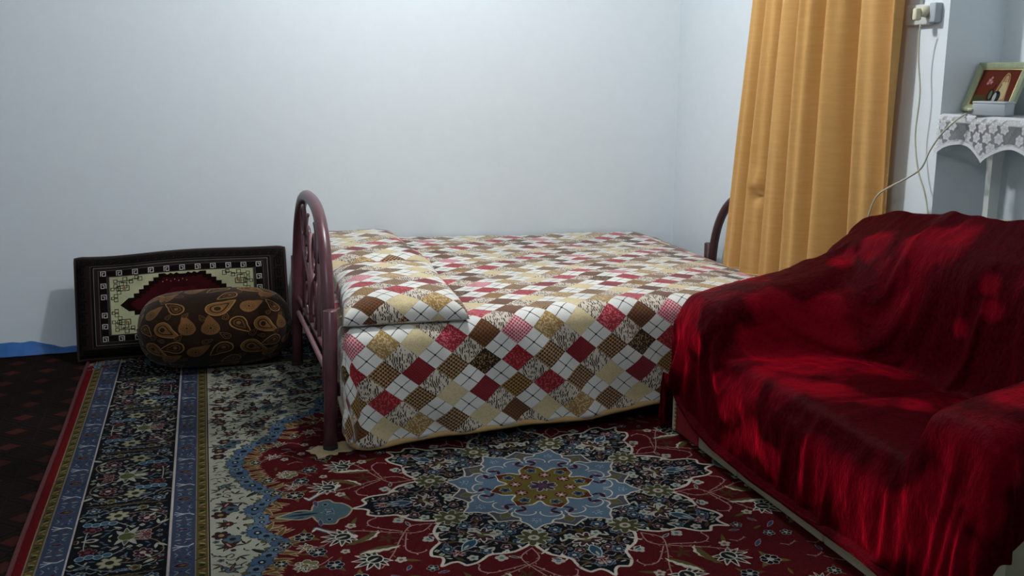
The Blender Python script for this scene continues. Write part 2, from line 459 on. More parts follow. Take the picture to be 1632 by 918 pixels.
    for k in range(8):
        a = (k+.5)*pi/4; x, y = .375*cos(a), .375*sin(a)
        w_flower(W, x, y, .052, 8, '5d5b3c', IV, 'b9b8a0', .003, a, .42, '7a5a5c')
        a = k*pi/4
        x, y = .40*cos(a), .40*sin(a); w_flower(W, x, y, .046, 9, '4a2a38', OLV, WHT, .0035, a, .45)
        for s_ in (-1, 1): w_leaf(W, x, y, a+s_*2.0, .06, .011, IV)
        x, y = .475*cos(a), .475*sin(a); W.poly(xf(LEAF, x-.04*cos(a), y-.04*sin(a), a, .08, .07), '3d5a70', 'a8b8c0', .004); w_leaf(W, x, y, a, .03, .008, IV)
        x, y = .55*cos(a), .55*sin(a); w_pal(W, x-.02*cos(a), y-.02*sin(a), a, .026, IV, '7a1a22', IV, PNK, 5)
    # sixteen blue petals, gold star, rosettes
    for k in range(16):
        a = (k+.5)*pi/8+pi/16*0
        a = k*pi/8; main = k % 2 == 1
        if not main:
            p = [(.20, .06), (.262, .062), (.275, .036), (.305, 0), (.275, -.036), (.262, -.062), (.20, -.06)]
            W.poly(xf(p, 0, 0, a), '5d5f68', WHT, .0055)
            W.poly(xf(LEAF, .235*cos(a), .235*sin(a), a, .045, .07), '6d6a45', '9a8a80', .002)
    for k in range(8):
        a = (k+.5)*pi/4
        p = cat2([(.12, .062), (.190, .066), (.215, .080), (.238, .074), (.248, .052), (.272, .046), (.290, .022), (.320, 0), (.290, -.022), (.272, -.046), (.248, -.052), (.238, -.074), (.215, -.080), (.190, -.066), (.12, -.062)], 3)
        W.poly(xf(p, 0, 0, a), BLU, WHT, .006)
        w_pal(W, .255*cos(a), .255*sin(a), a, .02, '2b2f48', '3d5a70', IV, '9fb4c0', 5, .002)
    W.poly(np.c_[.222*np.cos(np.linspace(0, 2*pi, 60)), .222*np.sin(np.linspace(0, 2*pi, 60))], BLU)
    for k in range(16):
        a = (k+.5)*pi/8; x, y = .205*cos(a), .205*sin(a)
        t = np.linspace(-1.9, 1.9, 14)
        W.line(xf(np.c_[.026*np.cos(t), .034*np.sin(t)], x, y, a), WHT, .0045)
        w_leaf(W, x*.93, y*.93, a+(.9 if k % 2 else -.9), .040, .013, '4a1c3a'); W.disc(x, y, .0055, PNK)
        w_leaf(W, x*.93, y*.93, a+(2.3 if k % 2 else -2.3), .036, .010, '4a1c3a')
    st = []
    for k in range(8):
        a = k*pi/4
        st += [(.118, a-pi/8), (.150, a-.25), (.160, a-.1), (.176, a), (.160, a+.1), (.150, a+.25)]
    st = cat2([(r*cos(a), r*sin(a)) for r, a in st]+[(.118*cos(-pi/8), .118*sin(-pi/8))], 3)
    W.poly(st, '7a6c30', WHT, .006)
    for k in range(8):
        a = k*pi/4
        W.poly(xf([(.176, 0), (.150, .028), (.140, 0), (.150, -.028)], 0, 0, a), '6b3018')
        w_flower(W, .128*cos(a), .128*sin(a), .020, 5, '45586a', '23202f', 'a9b0a0', .002, a)
        a += pi/8; x, y = .090*cos(a), .090*sin(a)
        W.disc(x, y, .021, '5a1a1a'); w_flower(W, x, y, .020, 6, PNK, '5a1a1a', '5a1a1a', .003, a, .5, WHT); W.disc(x, y, .006, WHT)
    w_flower(W, 0, 0, .048, 8, '4a3a58', '6a4a58', 'b9b0b0', .003, .2, .5)
    # borders: frames in x (long sides) and in y (short ends)
    bands = [(1.0478, 1.0515, '2a2020'), (1.0515, 1.0545, 'a58f80'), (1.0545, 1.0855, OLV), (1.0855, 1.0885, '9a8a80'), (1.0885, 1.155, '4a566e'),
             (1.155, 1.1625, 'c4b8b4'), (1.1625, 1.427, NAVY), (1.427, 1.4325, 'c4b8b4'), (1.4325, 1.503, '4a566e'), (1.503, 1.506, '9a8a80'),
             (1.506, 1.536, OLV), (1.536, 1.540, 'a58f80'), (1.540, 1.571, '85101c')]
    off = RHL-RHW
    for a, b, c in bands:
        W.rect(a, b, 0, b+off, c); W.rect(0, b, a+off, b+off, c)
    def run(fn, mid, half, per, phase):
        y = phase-per*2
        while y < mid+off+per: 
            if y < mid+off-half: fn(lambda u, v: (mid+u, y+v), 0)
            y += per
        x = phase-per*2
        while x < mid-half:
            fn(lambda u, v: (x+v, mid+off+u), 1); x += per
    def mk(a, sw): return (pi/2-a) if sw else a
    def olive(at, sw):
        for q in (0, 1):
            x, y = at(0, q*.03); w_leaf(W, *at(-.012, q*.03-.008), mk(.5 if q else -.5, sw), .026, .006, 'a39a6a'); 
        W.disc(*at(0, .0), .008, '3c3a1c'); W.disc(*at(0, .03), .006, '8a5f3a' )
        W.line([at(-.01, .012), at(.01, .02)], '1c1c14', .003)
    for m_ in (1.070, 1.521): run(olive, m_, .015, .06, 0)
    def blue(at, sw):
        for a in (.25, .6, 2.6, 3.0, pi+.25, -.3):
            pass
        for du, dv in ((.026, .018), (.028, .002), (.022, -.012)):
            W.line(cat2([at(-.004, .0), at(.010, dv*.35), at(du, dv)], 3), 'bfc3c2', .0040)
        W.line(cat2([at(.0, .0), at(-.014, .002), at(-.028, -.010)], 3), 'bfc3c2', .0048)
        for s_ in (-1, 1):
            W.line(cat2([at(.022*s_, .040), at(.014*s_, .050), at(.020*s_, .062)], 3), '8fa0aa', .003)
            W.disc(*at(.012*s_, .075), .005, '5a2a3c')
        W.poly([at(-.022, .116), at(-.008, .103), at(.014, .106), at(.026, .116), at(.014, .127), at(-.008, .129)], '4c1622', '8a7a90', .002)
        W.poly([at(-.016, .116), at(0, .110), at(.012, .116), at(0, .122)], '7a6c34')
        for s_ in (-1, 1):
            W.line(cat2([at(.020*s_, .146), at(.010*s_, .156), at(.020*s_, .168)], 3), '8fa0aa', .003)
            w_leaf(W, *at(.004*s_, .19), (pi/2 if sw else 0)+(0 if s_ > 0 else pi), .022, .005, 'a8b2b8')
            W.disc(*at(.01*s_, .212), .005, '6a3a2c'); W.disc(*at(-.012*s_, .175), .004, '7a6c34')
    for m_ in (1.122, 1.468): run(blue, m_, .03, .2325, .11)
    def navy(at, sw):
        A = lambda a: mk(a, sw)
        def fl(u, v, r, n, c1, c2, oc): w_flower(W, *at(u, v), r, n, c1, c2, oc, .003, u*40, .38)
        def vin(p, c, **k): w_vine(W, [at(*q) for q in p], c, .0035, .018, .014, **k)
        for s_ in (-1, 1):
            vin([(-.03, .00), (-.10, .05*s_), (-.118, .12*s_), (-.05, .165*s_), (.03, .15*s_)], 'a08a80', lc='6d5a34')
            vin([(.10, 0), (.09, .08*s_), (.03, .11*s_), (-.02, .07*s_)], 'b0a8a0', lc='7d8a8c')
            vin([(.11, .13*s_), (.05, .19*s_), (-.03, .21*s_), (-.10, .18*s_)], '8a9aa8', lc='9a958a')
            vin([(-.12, .23*s_), (-.05, .235*s_), (.05, .228*s_), (.11, .2*s_)], '7a6c5a', lc='6d6233')
            fl(.02, .155*s_, .036, 7, 'a8a48a', '3a3a2a', '5d5b44')
            fl(-.065, .115*s_, .028, 6, '4c1822', 'b5a5a0', 'a5969a')
            fl(.085, .075*s_, .026, 5, '4c1822', '7a4a48', '8a6a70')
            for q in range(4): W.disc(*at(.03+.024*q, (.105+.006*(q % 2))*s_), .013, '4a6a80', '98b0b8', .003)
            w_leaf(W, *at(-.10, .065*s_), A(2.5), .04, .01, IV); w_leaf(W, *at(-.10, .065*s_), A(1.5), .035, .009, IV)
            w_leaf(W, *at(-.105, .155*s_), A(.6*s_), .045, .012, IV); w_leaf(W, *at(-.09, .15*s_), A(-.9*s_), .035, .009, IV); w_leaf(W, *at(-.09, .16*s_), A(3), .03, .009, '6b3018')
            w_leaf(W, *at(.07, .16*s_), A(.3*s_), .045, .010, '3f5878', IV); w_leaf(W, *at(.09, .185*s_), A(2), .03, .008, OLV)
            w_leaf(W, *at(-.03, .2*s_), A(.2), .05, .008, '3f5878', '8f9aa0'); w_flower(W, *at(-.05, .2*s_), .017, 5, OLV, '5a1a1a', IV)
            fl(.095, .21*s_, .02, 6, '33485e', IV, '8fa0aa')
            w_leaf(W, *at(.0, .06*s_), A(.6*s_), .035, .008, IV); w_leaf(W, *at(.055, .045*s_), A(-.5*s_), .035, .008, IV)
        w_pal(W, *at(-.015, 0), A(pi), .07, IV, '5f6f40', '7a6c34', 'b0a8a8', 9, .003)
        w_pal(W, *at(-.07, 0), A(0), .04, '6b2018', '7a3a34', '4b6880', PNK, 5)
        w_leaf(W, *at(.06, 0), A(0), .05, .022, IV); w_leaf(W, *at(.07, 0), A(0), .028, .012, '4c1822')
    run(navy, 1.295, .13, .4735*2, 0)
    def navy2(at, sw): 
        navy(lambda u, v: at(-u, v+.4735), sw)
    run(navy2, 1.295, .13, .4735*2, 0)
    fill_empty(W, 1.165, 1.425, 0, RHL-.15, NAVY, .0115, 14000, nv, rg)
    fill_empty(W, 1.0885, 1.155, 0, RHL-.3, '4a566e', .010, 2500, lambda x, y, i: w_leaf(W, x-.006, y, i, .014, .004, ['7a5a78', '2c3550', '8090a4'][i % 3]), rg)
    fill_empty(W, 1.4325, 1.503, 0, RHL-.1, '4a566e', .010, 2500, lambda x, y, i: w_leaf(W, x-.006, y, i, .014, .004, ['6a5070', '2c3550', '8090a4'][i % 3]), rg)
    for a, b, c in (bands[5], bands[7]):
        W.rect(a, b, 0, b+off, c)
    return W.image('rug_weave', .10, .82, .88, 1.3)

# ---- patchwork quilt cloth: one repeat (5 by 5 diamonds)
QDX, QDY = .122, .107
def draw_quilt():
    k = 1300.; W = Weave(5*QDX, 5*QDY, k, 'ffffff')
    T = [['gold', 'beige', 'red', 'brown', 'redh'], 'gwgww', ['brownh', 'dkred', 'brownh', 'dkbrown', 'redw'], 'wgwwg',
         ['redw', 'brownh', 'beige', 'dkred', 'brownh2'], 'gwwgw', ['beige', 'gold', 'brownh', 'beige', 'brown'], 'wwgwg', ['brownh', 'beige', 'gold', 'red', 'brown'], 'wgwgw']
    H, Wd = W.a.shape[:2]
    X, Y = np.meshgrid((np.arange(Wd)+.5)/Wd*5, (np.arange(H)+.5)/H*5)     # in diamond units
    p = X+Y; q = X-Y                                                        # cell edges at half-integer p,q
    pi_ = np.floor(p+.5).astype(int); qi = np.floor(q+.5).astype(int)
    fp = p+.5-pi_; fq = q+.5-qi                                            # 0..1 inside the cell
    cx = (pi_+qi)/2.; cy = (pi_-qi)/2.
    R2 = (np.round(-cy*2)).astype(int) % 10; K = np.floor(cx+1e-6).astype(int) % 5
    names = ['w', 'g', 'gold', 'beige', 'red', 'brown', 'redh', 'brownh', 'brownh2', 'dkred', 'dkbrown', 'redw']
    tab = np.zeros((10, 5), int)
    for r in range(10):
        for c in range(5): tab[r, c] = names.index(T[r][c])
    Tm = tab[R2, K]
    rg = np.random.RandomState(5)
    def hounds(n):        # broken check
        a = (fp*n) % 1; b = (fq*n) % 1
        return ((a < .5) & (b < .5)) | (((a < .5) ^ (b < .5)) & (((a+b)*2 % 1) < .5))
    def strokes(n, s):    # short wavy dashes
        v = vnoise(X*n*1.3+s*7, Y*n*.55+s, s); return v
    out = W.a
    def put(name, base, fg=None, mask=None):
        m = Tm == names.index(name); out[m] = hx(base)
        if fg is not None: out[m & mask] = hx(fg)
    wl = (np.abs(fp-.5) < .018) | (np.abs(fq-.5) < .018)
    put('w', 'e4e2dc', '4a5050', wl)
    out[(Tm == 0) & (np.abs(fp-.5) < .04) & (np.abs(fq-.5) < .04)] = hx('2a2c30')
    put('g', 'd6c9b8', '4a3a36', ((vnoise(X*26, Y*13, 3) > .5) & (((X*15+vnoise(X*6, Y*20, 9)*.9) % 1) < .62)))
    put('gold', '9c7a48', 'c9b088', vnoise(X*34+Y*12, Y*24, 2) > .6); put('beige', 'd8c69c', 'cdb98e', vnoise(X*40, Y*34, 4) > .6)
    put('red', '9c2432', 'cc6a72', vnoise(X*30+vnoise(X*9, Y*9, 2)*2, Y*28, 6) > .58)
    put('redw', '8e1c26', 'bd4a4c', vnoise(X*30, Y*28+vnoise(X*7, Y*9, 3)*2, 8) > .62)
    put('brown', '4c2e1a', '7a4e2c', hounds(7)); put('dkbrown', '2c1c10', '94744a', vnoise(X*36, Y*26, 12) > .62)
    put('redh', 'a82840', 'e4b8b8', hounds(8)); put('brownh', '2c1710', 'bb9468', hounds(7)); put('brownh2', '38200e', 'b58a48', hounds(7))
    put('dkred', '741820', '86262a', hounds(9))
    e = np.minimum(np.minimum(fp, 1-fp), np.minimum(fq, 1-fq)) < .012
    out[e & (Tm > 1)] *= .8
    return W.image('quilt_print', .05)

# ---- kilim back cushion face: .92 x .50
def key(W, x, y, s, c, fl=1, w=.17):
    p = np.array([(-.5, -.5), (-.5, .5), (.5, .5), (.5, -.3), (-.12, -.3), (-.12, .1), (.15, .1)])*[fl, 1]
    p = np.array([(.5, -.5), (.5, .5), (-.5, .5), (-.5, -.5), (.15, -.5), (.15, .12), (-.14, .12)])*[fl*-1, 1]
    W.line(p*s+[x, y], c, w*s)
def draw_kilim():
    w_, h_ = .96, .50
    W = Weave(w_, h_, 1100., '241b17')
    def fret(x0, x1, y, s, vert=False):
        n = max(1, int(round((x1-x0)/(s*1.55)))); st = (x1-x0)/n
        for i in range(n):
            x = x0+i*st
            p = np.array([(0, 0), (.78, 0), (.78, .62), (.38, .62), (.38, .34), (.2, .34), (.2, 1), (1, 1), (1, 0)])*[st, s]+[x, y]
            if vert: p = np.c_[p[:, 1]-y+y, p[:, 0]]
            W.line(p, '0d0b0b', .0065)
    fret(.02, w_-.02, h_-.042, .026); fret(.02, w_-.02, .014, .024)
    for x0 in (.014, w_-.052):
        n = 7; st = (h_-.10)/n
        for i in range(n):
            y = .05+i*st
            W.line(np.array([(0, 0), (0, .8), (.7, .8), (.7, .3), (.35, .3), (.35, 1), (1, 1)])*[.034, st]+[x0, y], '0d0b0b', .0065)
    f_ = .70
    def frame(m, c, wd): W.line([(m, m*f_), (w_-m, m*f_), (w_-m, h_-m*f_), (m, h_-m*f_), (m, m*f_)], c, wd)
    frame(.070, '3a2f2c', .006); frame(.078, '100c0c', .006); frame(.085, '7a7069', .0028); frame(.096, '2a201c', .010); frame(.106, '615b55', .002)
    W.rect(.108, w_-.108, .108*f_, h_-.108*f_, '160b0c')
    W.rect(.142, w_-.142, .147*f_, h_-.147*f_, '4a443a'); frame(.147, '1c1814', .003)
    W.rect(.155, w_-.155, .155*f_, h_-.155*f_, 'b9b88c')
    nx = 11
    for i in range(nx):
        x = .127+i*(w_-.254)/(nx-1)
        for y, f in ((h_-.089, 1), (.089, -1)): key(W, x, y, .022, 'c2c0b8', f if i < 5 else -f)
    for j, y in enumerate((.150, .205, .295, .350)):
        key(W, .127, y, .022, 'c2c0b8', 1 if j < 2 else -1); key(W, w_-.127, y, .022, 'c2c0b8', -1)
    cx, cy = w_/2, h_/2
    xs = [.197, .235, .258, .258, .282, .282, .303, .303, .326, .326, .348, .348, .372, .372]
    ys = [0, .033, .033, .053, .053, .071, .071, .088, .088, .106, .106, .122, .122, .138]
    P = [(x, cy+y) for x, y in zip(xs, ys)]
    for i in range(6): P += [(.40+i*.027, cy+.138), (.412+i*.027, cy+.130)]
    P = [q for q in P if q[0] <= cx]
    P += [(w_-x, y) for x, y in P[::-1]]; P += [(x, 2*cy-y) for x, y in P[::-1]]
    W.poly(P, '1a0606')
    W.poly([(cx+(x-cx)*.84, cy+(y-cy)*.86) for x, y in P], '3e0a10')
    W.poly([(cx+(x-cx)*.45, cy+(y-cy)*.5) for x, y in P], '5a1016')
    for i in range(7): W.disc(cx-.09+i*.018, cy+.098+(.007 if i % 2 else 0), .0022, 'c8c0b8')
    for sx in (-1, 1):
        for sy in (-1, 1):
            def T_(p): return [(cx+sx*(.325-a), cy+sy*(.141-b)) for a, b in p]
            def sq(a, b, s): W.line(T_([(a-s, b-s), (a+s, b-s), (a+s, b+s), (a-s, b+s), (a-s, b-s)]), '17140f', .003)
            for a, b, s in ((.025, .022, .008), (.067, .013, .009), (.119, .010, .008), (.134, .017, .009), (.094, .027, .008), (.025, .045, .008), (.051, .036, .009), (.036, .058, .009), (.011, .060, .007), (.039, .078, .008), (.025, .094, .008), (.011, .105, .006), (.025, .114, .008)): sq(a, b, s)
            W.line(T_([(.036, .046), (.084, .046), (.084, .070), (.036, .070), (.036, .046)]), '17140f', .0035)
            W.line(T_([(.02, .058), (.075, .058), (.075, .030), (.05, .030)]), '17140f', .003)
            W.line(T_([(.033, .022), (.10, .022), (.10, .014), (.13, .014)]), '17140f', .003)
            W.rect(*sorted([cx+sx*(.325-.056), cx+sx*(.325-.070)]), *sorted([cy+sy*(.141-.049), cy+sy*(.141-.066)]), '94694e')
    return W.image('kilim_face', .12, .95, .85)

# ---- paisley bolster cloth: repeat .30 x .30
def draw_paisley():
    S = .30; W = Weave(S, S, 1500., '24150b')
    c1, c2, c3 = '6e4c2a', '94703e', '301c0e'
    def pais(x, y, a, L, kind):
        t = np.linspace(0, 1, 22)
        up = np.c_[-.38+.0*t, 0*t]
        th = np.linspace(-.15*pi, 1.25*pi, 20); body = [(.32*cos(q+pi/2), .32*sin(q+pi/2)) for q in np.linspace(.25*pi, 1.6*pi, 18)]
        body = cat2([(.62, .30), (.44, .32), (.22, .30), (0, .32), (-.24, .24), (-.34, 0), (-.24, -.24), (0, -.32), (.24, -.2), (.42, 0), (.54, .16), (.62, .30)], 4)
        for dx, dy in ((0, 0), (S, 0), (-S, 0), (0, S), (0, -S), (S, S), (-S, -S), (S, -S), (-S, S)):
            X, Y = x+dx, y+dy
            if not (-.06 < X < S+.06 and -.06 < Y < S+.06): continue
            if kind == 0:
                W.poly(xf(body, X, Y, a, L), c1, c2, .0035); W.poly(xf(body, X, Y, a, L*.66), c3); W.poly(xf(body, X, Y, a, L*.58), c1, '120a06', .002)
                W.disc(X, Y, L*.12, c3, c2, .0015)
            elif kind == 1:
                W.poly(xf(body, X, Y, a, L), c1)
                for q in range(12): W.line([(X+L*.1*cos(q*.5236), Y+L*.1*sin(q*.5236)), (X+L*.22*cos(q*.5236), Y+L*.22*sin(q*.5236))], c3, .0016)
                W.disc(X, Y, L*.05, c3)
            elif kind == 2:
                W.poly(xf(body, X, Y, a, L), c3, c2, .0035); W.line(xf(body, X, Y, a, L*.55), c1, .002); W.disc(X, Y, L*.09, c1)
            else:
                W.poly(xf(body, X, Y, a, L), '20140b', c1, .0018); W.line(xf(body, X, Y, a, L*.5), c1, .0012)
    for v in [(a_, b_, c_, d_*1.22, e_) for a_, b_, c_, d_, e_ in ((.05, .24, .2, .075, 0), (.14, .245, .1, .07, 1), (.235, .25, 1.9, .06, 2), (.03, .16, 1.2, .065, 1), (.105, .175, -1.3, .062, 2), (.185, .165, -1.0, .078, 0),
              (.265, .165, 1.3, .068, 1), (.06, .075, 3.5, .062, 2), (.14, .07, -1.0, .080, 0), (.225, .085, 2.9, .066, 2), (.285, .06, 0.2, .062, 1), (.20, .02, .1, .062, 1), (.085, .012, 3.3, .05, 2))]:
        pais(*v)
    for v in ((.07, .20, 1, .028, 3), (.205, .215, .4, .026, 3), (.145, .13, .3, .034, 3), (.07, .125, 2, .034, 3), (.235, .125, .5, .03, 3), (.18, .115, 2.5, .026, 3), (.26, .215, .4, .024, 3),
              (.015, .105, 0, .03, 3), (.11, .03, .5, .028, 3), (.25, .02, 3, .026, 3), (.19, .295, .4, .024, 3), (.01, .2, 1.6, .026, 3)):
        pais(*v)
    for x, y in ((.1, .225), (.16, .205), (.225, .19), (.29, .11), (.02, .04), (.175, .04), (.29, .28)):
        for q in range(3): W.line([(x+(.004+.003*q)*cos(t), y+(.004+.003*q)*sin(t)) for t in np.linspace(0, 6.3, 14)], '35230f', .001)
    return W.image('paisley_cloth', .08)

# ---- floor carpet: brown ground with rust diamonds, repeat .15 x .165
def draw_floor():
    W = Weave(.30, .33, 900., '1d0f0b')
    for i in range(3):
        for j in range(3):
            for ox, oy, c in ((0, 0, '56190f'), (.075, .0825, '2c0f0b')):
                x, y = i*.15+ox-.0, j*.165+oy
                D = lambda s: [(x-.068*s, y), (x, y+.060*s), (x+.068*s, y), (x, y-.060*s)]
                W.line(D(1.2)+[D(1.2)[0]], '100808', .006); W.line(D(1.02)+[D(1.02)[0]], '3a1d10', .004)
                W.poly(D(.62), c); W.poly(D(.3), '4e2014' if c[0] == '5' else '241009')
    for x in np.arange(0, .3, .15): W.line([(x+.075, 0), (x+.075, .33)], '2e1a10', .006)
    return W.image('floor_weave', .16, .8, .7)

# ---- lace: white thread on net; alpha in a second image
def draw_lace():
    w_, h_ = .48, .17
    W = Weave(w_, h_, 1400., '000000')
    k = 1400.
    X, Y = np.meshgrid((np.arange(W.W)+.5)/k, (np.arange(W.H)+.5)/k)
    net = (((X*260+Y*260) % 1) < .22) | (((X*260-Y*260) % 1) < .22)
    bot = .012+.055*np.abs(np.sin(pi*X/.24))**.75              # scalloped hem
    W.a[net] = .5
    for i in range(11):
        for j in range(5):
            x = .01+i*.048+(.02 if j % 2 else 0); y = .03+j*.034
            if (i % 5 == 2) and j > 1: continue
            for q in range(6):
                a = q*1.047+i; W.poly(xf(LEAF, x, y, a, .021, .036), 'dddddd', '777777', .0014)
            for q in range(2): W.line([(x+.006*(q+1)*cos(t)*.8, y+.006*(q+1)*sin(t)*.8) for t in np.linspace(0, 6.3, 12)], '999999', .0012)
    W.a[(Y < bot)] = 0
    e = (Y >= bot) & (Y < bot+.012); W.a[e] = .95; e = (Y >= bot+.014) & (Y < bot+.017); W.a[e] = .75
    W.a[Y > h_-.008] = .9
    return W.image('lace_thread', 0)

# ---- the picture in the frame: a pale-veiled figure beside dark vases
def draw_picture():
    W = Weave(.20, .14, 1500., '6e2c1c')
    W.rect(0, .2, 0, .035, '5a3a22')
    W.rect(.0, .06, .01, .04, '4a4a26')
    for x, y, r in ((.055, .10, .010), (.066, .092, .009), (.050, .088, .008), (.062, .11, .007)): w_flower(W, x, y, r, 5, 'b06a70', 'd8a8a0')
    W.poly(cat2([(.098, .02), (.108, .07), (.120, .112), (.134, .130), (.149, .122), (.158, .095), (.163, .05), (.166, .01), (.13, .0), (.098, .02)]), 'b8935e')
    W.poly(cat2([(.112, .03), (.124, .09), (.137, .118), (.150, .095), (.157, .03), (.112, .03)]), 'd8c08c')
    W.poly(cat2([(.129, .098), (.130, .112), (.138, .118), (.146, .111), (.146, .098), (.138, .090), (.129, .098)], 4), 'c69a7c')
    W.line(cat2([(.127, .096), (.129, .116), (.138, .123), (.148, .114), (.149, .095)]), '8a5f34', .004)
    W.line([(.134, .106), (.136, .106)], '3a2418', .0015); W.line([(.141, .106), (.143, .106)], '3a2418', .0015); W.line([(.136, .097), (.140, .097)], '7a2a28', .0018)
    for x, y, rx, ry, c in ((.086, .040, .016, .026, '23271f'), (.086, .042, .008, .018, '6b6f52'), (.118, .034, .021, .025, '14181f'), (.111, .032, .009, .020, 'b9bdb8'), (.128, .036, .006, .012, '2c343e')):
        t_ = np.linspace(0, 2*pi, 20); W.poly(np.c_[x+rx*np.cos(t_), y+ry*np.sin(t_)], c)
    W.line([(.088, .062), (.098, .082)], '1c1c20', .004); W.line([(.116, .055), (.124, .084)], '1c1c20', .004)
    for x in (.095, .112, .140, .150): W.disc(x, .010, .005, 'e0e4e4')
    return W.image('framed_print', .06, .75, .9)
# ================================================================ materials
def wall_mat():
    m = NT('plaster_white')
    f = m.noise(1.1, 5, .6); g = m.noise(14, 4)
    c = m.ramp(f, [(.3, 'd6dde2'), (.7, 'd9e0e5')])
    m.color(m.mix(.35, c, m.ramp(g, [(.35, 'd5dce1'), (.65, 'dbe2e6')])))
    m.set(Roughness=.6); m.b.inputs['Specular IOR Level'].default_value = .25
    b = m.bump(m.noise(5, 4), .12, .01); m.bump(m.noise(90, 3), .10, .003, b)
    return m.m
M_WALL = wall_mat()
M_CEIL = simple('ceiling_paint', 'c8cccc', .8)
M_GREY = simple('screed', '554f4a', .9)
def metal_mat():
    m = NT('maroon_enamel'); f = m.noise(22, 4)
    m.color(m.ramp(f, [(.3, '4e2a32'), (.7, '5e363e')])); m.set(Roughness=.34)
    m.b.inputs['Specular IOR Level'].default_value = .5
    m.bump(m.noise(40, 3), .08, .002); return m.m
M_PIPE = metal_mat()
M_PIPE_D = simple('dark_maroon_enamel', '3c1c20', .4)
M_RAIL = simple('worn_pink_steel', '8a6468', .45)
M_QUILT = imgmat('patchwork_fleece', draw_quilt(), .95, .35, 500, .35, .003, vscale=5, var=.10)
M_BIND = simple('tan_binding', 'b08f5e', .8, var=.15, nscale=40)
M_RUG = imgmat('rug_pile', draw_rug(), .95, .0, 420, .5, .004, ext='MIRROR', vscale=2.2, var=.22)
M_FLOOR = imgmat('floor_carpet_pile', draw_floor(), .95, .0, 420, .5, .004, vscale=2, var=.35)
M_KILIM = imgmat('kilim_wool', draw_kilim(), .95, .0, 600, .5, .003, vscale=5, var=.25)
M_KBACK = simple('dark_wool', '211b1a', .95, var=.3, nscale=30, bump=.4, bscale=400)
M_PAIS = imgmat('paisley_chenille', draw_paisley(), .9, .1, 500, .5, .003, vscale=6, var=.25)
M_SHEET = simple('pale_cloth', 'b9b2a2', .9, var=.12, nscale=14, bump=.3)
M_CREAM = simple('cream_leatherette', 'b5af92', .45, var=.06, nscale=5, bump=.1, bscale=200)
M_REDIN = simple('red_plush', '8e1220', .8, var=.25, nscale=30, bump=.4, bscale=300)
M_BEAD = simple('gold_braid', '7a6038', .45, .4, var=.3, nscale=80)
M_WHITE = simple('white_plastic', 'c9cdc9', .4, var=.03)
M_IVPL = simple('ivory_plastic', 'c9c5a8', .4, var=.03)
M_CORD = simple('cream_cord', 'b9b6a0', .5, var=.04)
M_GREYP = simple('grey_white_plastic', 'a4aab0', .45, var=.04)
M_FRAME = simple('pale_green_gilt', '8f977a', .5, .15, var=.22, nscale=60, bump=.5, bscale=160)
M_GILT = simple('gilt_lip', 'b9a06a', .35, .5, var=.15, nscale=60)
M_PIC = imgmat('picture_print', draw_picture(), .25, 0, 50, 0, .001, ext='EXTEND', var=.03)
M_PLW = simple('white_gloss_paint', 'cdd0cc', .35, var=.04)
M_BLUE = simple('blue_plastic', '2b5a98', .35, var=.35, nscale=12, bump=.3, bscale=30)
M_WOOD = simple('brown_board', '4a3626', .7, var=.2, nscale=20)
M_KNIT = simple('charcoal', '1a1716', .9)

def velvet_mat():
    m = NT('crimson_velvet')
    n = m.new('ShaderNodeTexNoise'); n.inputs['Scale'].default_value = 2.7; n.inputs['Detail'].default_value = 5
    n.inputs['Roughness'].default_value = .55; n.inputs['Distortion'].default_value = .6; m.link(m.coords(), n.inputs['Vector'])
    at = m.new('ShaderNodeAttribute'); at.attribute_name = 'nap_highlight'
    def mth(op, a, b):
        q = m.new('ShaderNodeMath', operation=op)
        for i, v in enumerate((a, b)):
            if hasattr(v, 'type'): m.link(v, q.inputs[i])
            else: q.inputs[i].default_value = v
        return q.outputs[0]
    nap_highlight = mth('ADD', mth('MULTIPLY', n.outputs['Fac'], .9), mth('MULTIPLY', at.outputs['Fac'], .28)); g = m.noise(90, 3)   # random brushed-pile tone plus painted highlight patches
    m.color(m.mix(.25, m.ramp(nap_highlight, [(.50, '200003'), (.66, '50030f')]), m.ramp(g, [(.3, '1c0003'), (.7, '5a0712')])))
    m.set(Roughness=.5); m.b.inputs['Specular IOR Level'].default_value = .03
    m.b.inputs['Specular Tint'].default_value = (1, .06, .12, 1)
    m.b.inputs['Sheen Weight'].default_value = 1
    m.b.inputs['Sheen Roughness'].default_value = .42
    m.link(m.ramp(nap_highlight, [(.50, '58040e'), (.66, 'ff1834')]), m.b.inputs['Sheen Tint'])
    b = m.bump(m.noise(9, 5, .6, m.coords((1, 1, .45))), .55, .03); b = m.bump(m.noise(34, 4, .6), .25, .006, b); m.bump(m.noise(160, 3), .3, .003, b)
    return m.m
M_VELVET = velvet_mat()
def curtain_mat():
    m = NT('gold_curtain_cloth')
    f = m.noise(2.2, 4, .6, m.coords((1, 1.2, .25))); g = m.noise(9, 6, .7, m.coords((1, 1, 8)))
    c = m.ramp(f, [(.35, 'bd8c4a'), (.65, 'cf9f60')])
    m.color(m.mix(.35, c, m.ramp(g, [(.3, 'b58644'), (.7, 'd6ac70')])))
    m.set(Roughness=.55, Sheen_Weight=.35); m.b.inputs['Sheen Tint'].default_value = (1, .8, .55, 1)
    m.b.inputs['Specular IOR Level'].default_value = .3
    m.bump(m.noise(500, 2, .5, m.coords((1, 1, .4))), .2, .002)
    tr = m.new('ShaderNodeBsdfTranslucent'); tr.inputs[0].default_value = (*srgb('cc9248'), 1)
    mx = m.new('ShaderNodeMixShader'); mx.inputs[0].default_value = .13
    m.link(m.b.outputs[0], mx.inputs[1]); m.link(tr.outputs[0], mx.inputs[2]); m.link(mx.outputs[0], m.out.inputs[0])
    return m.m
M_CURT = curtain_mat()
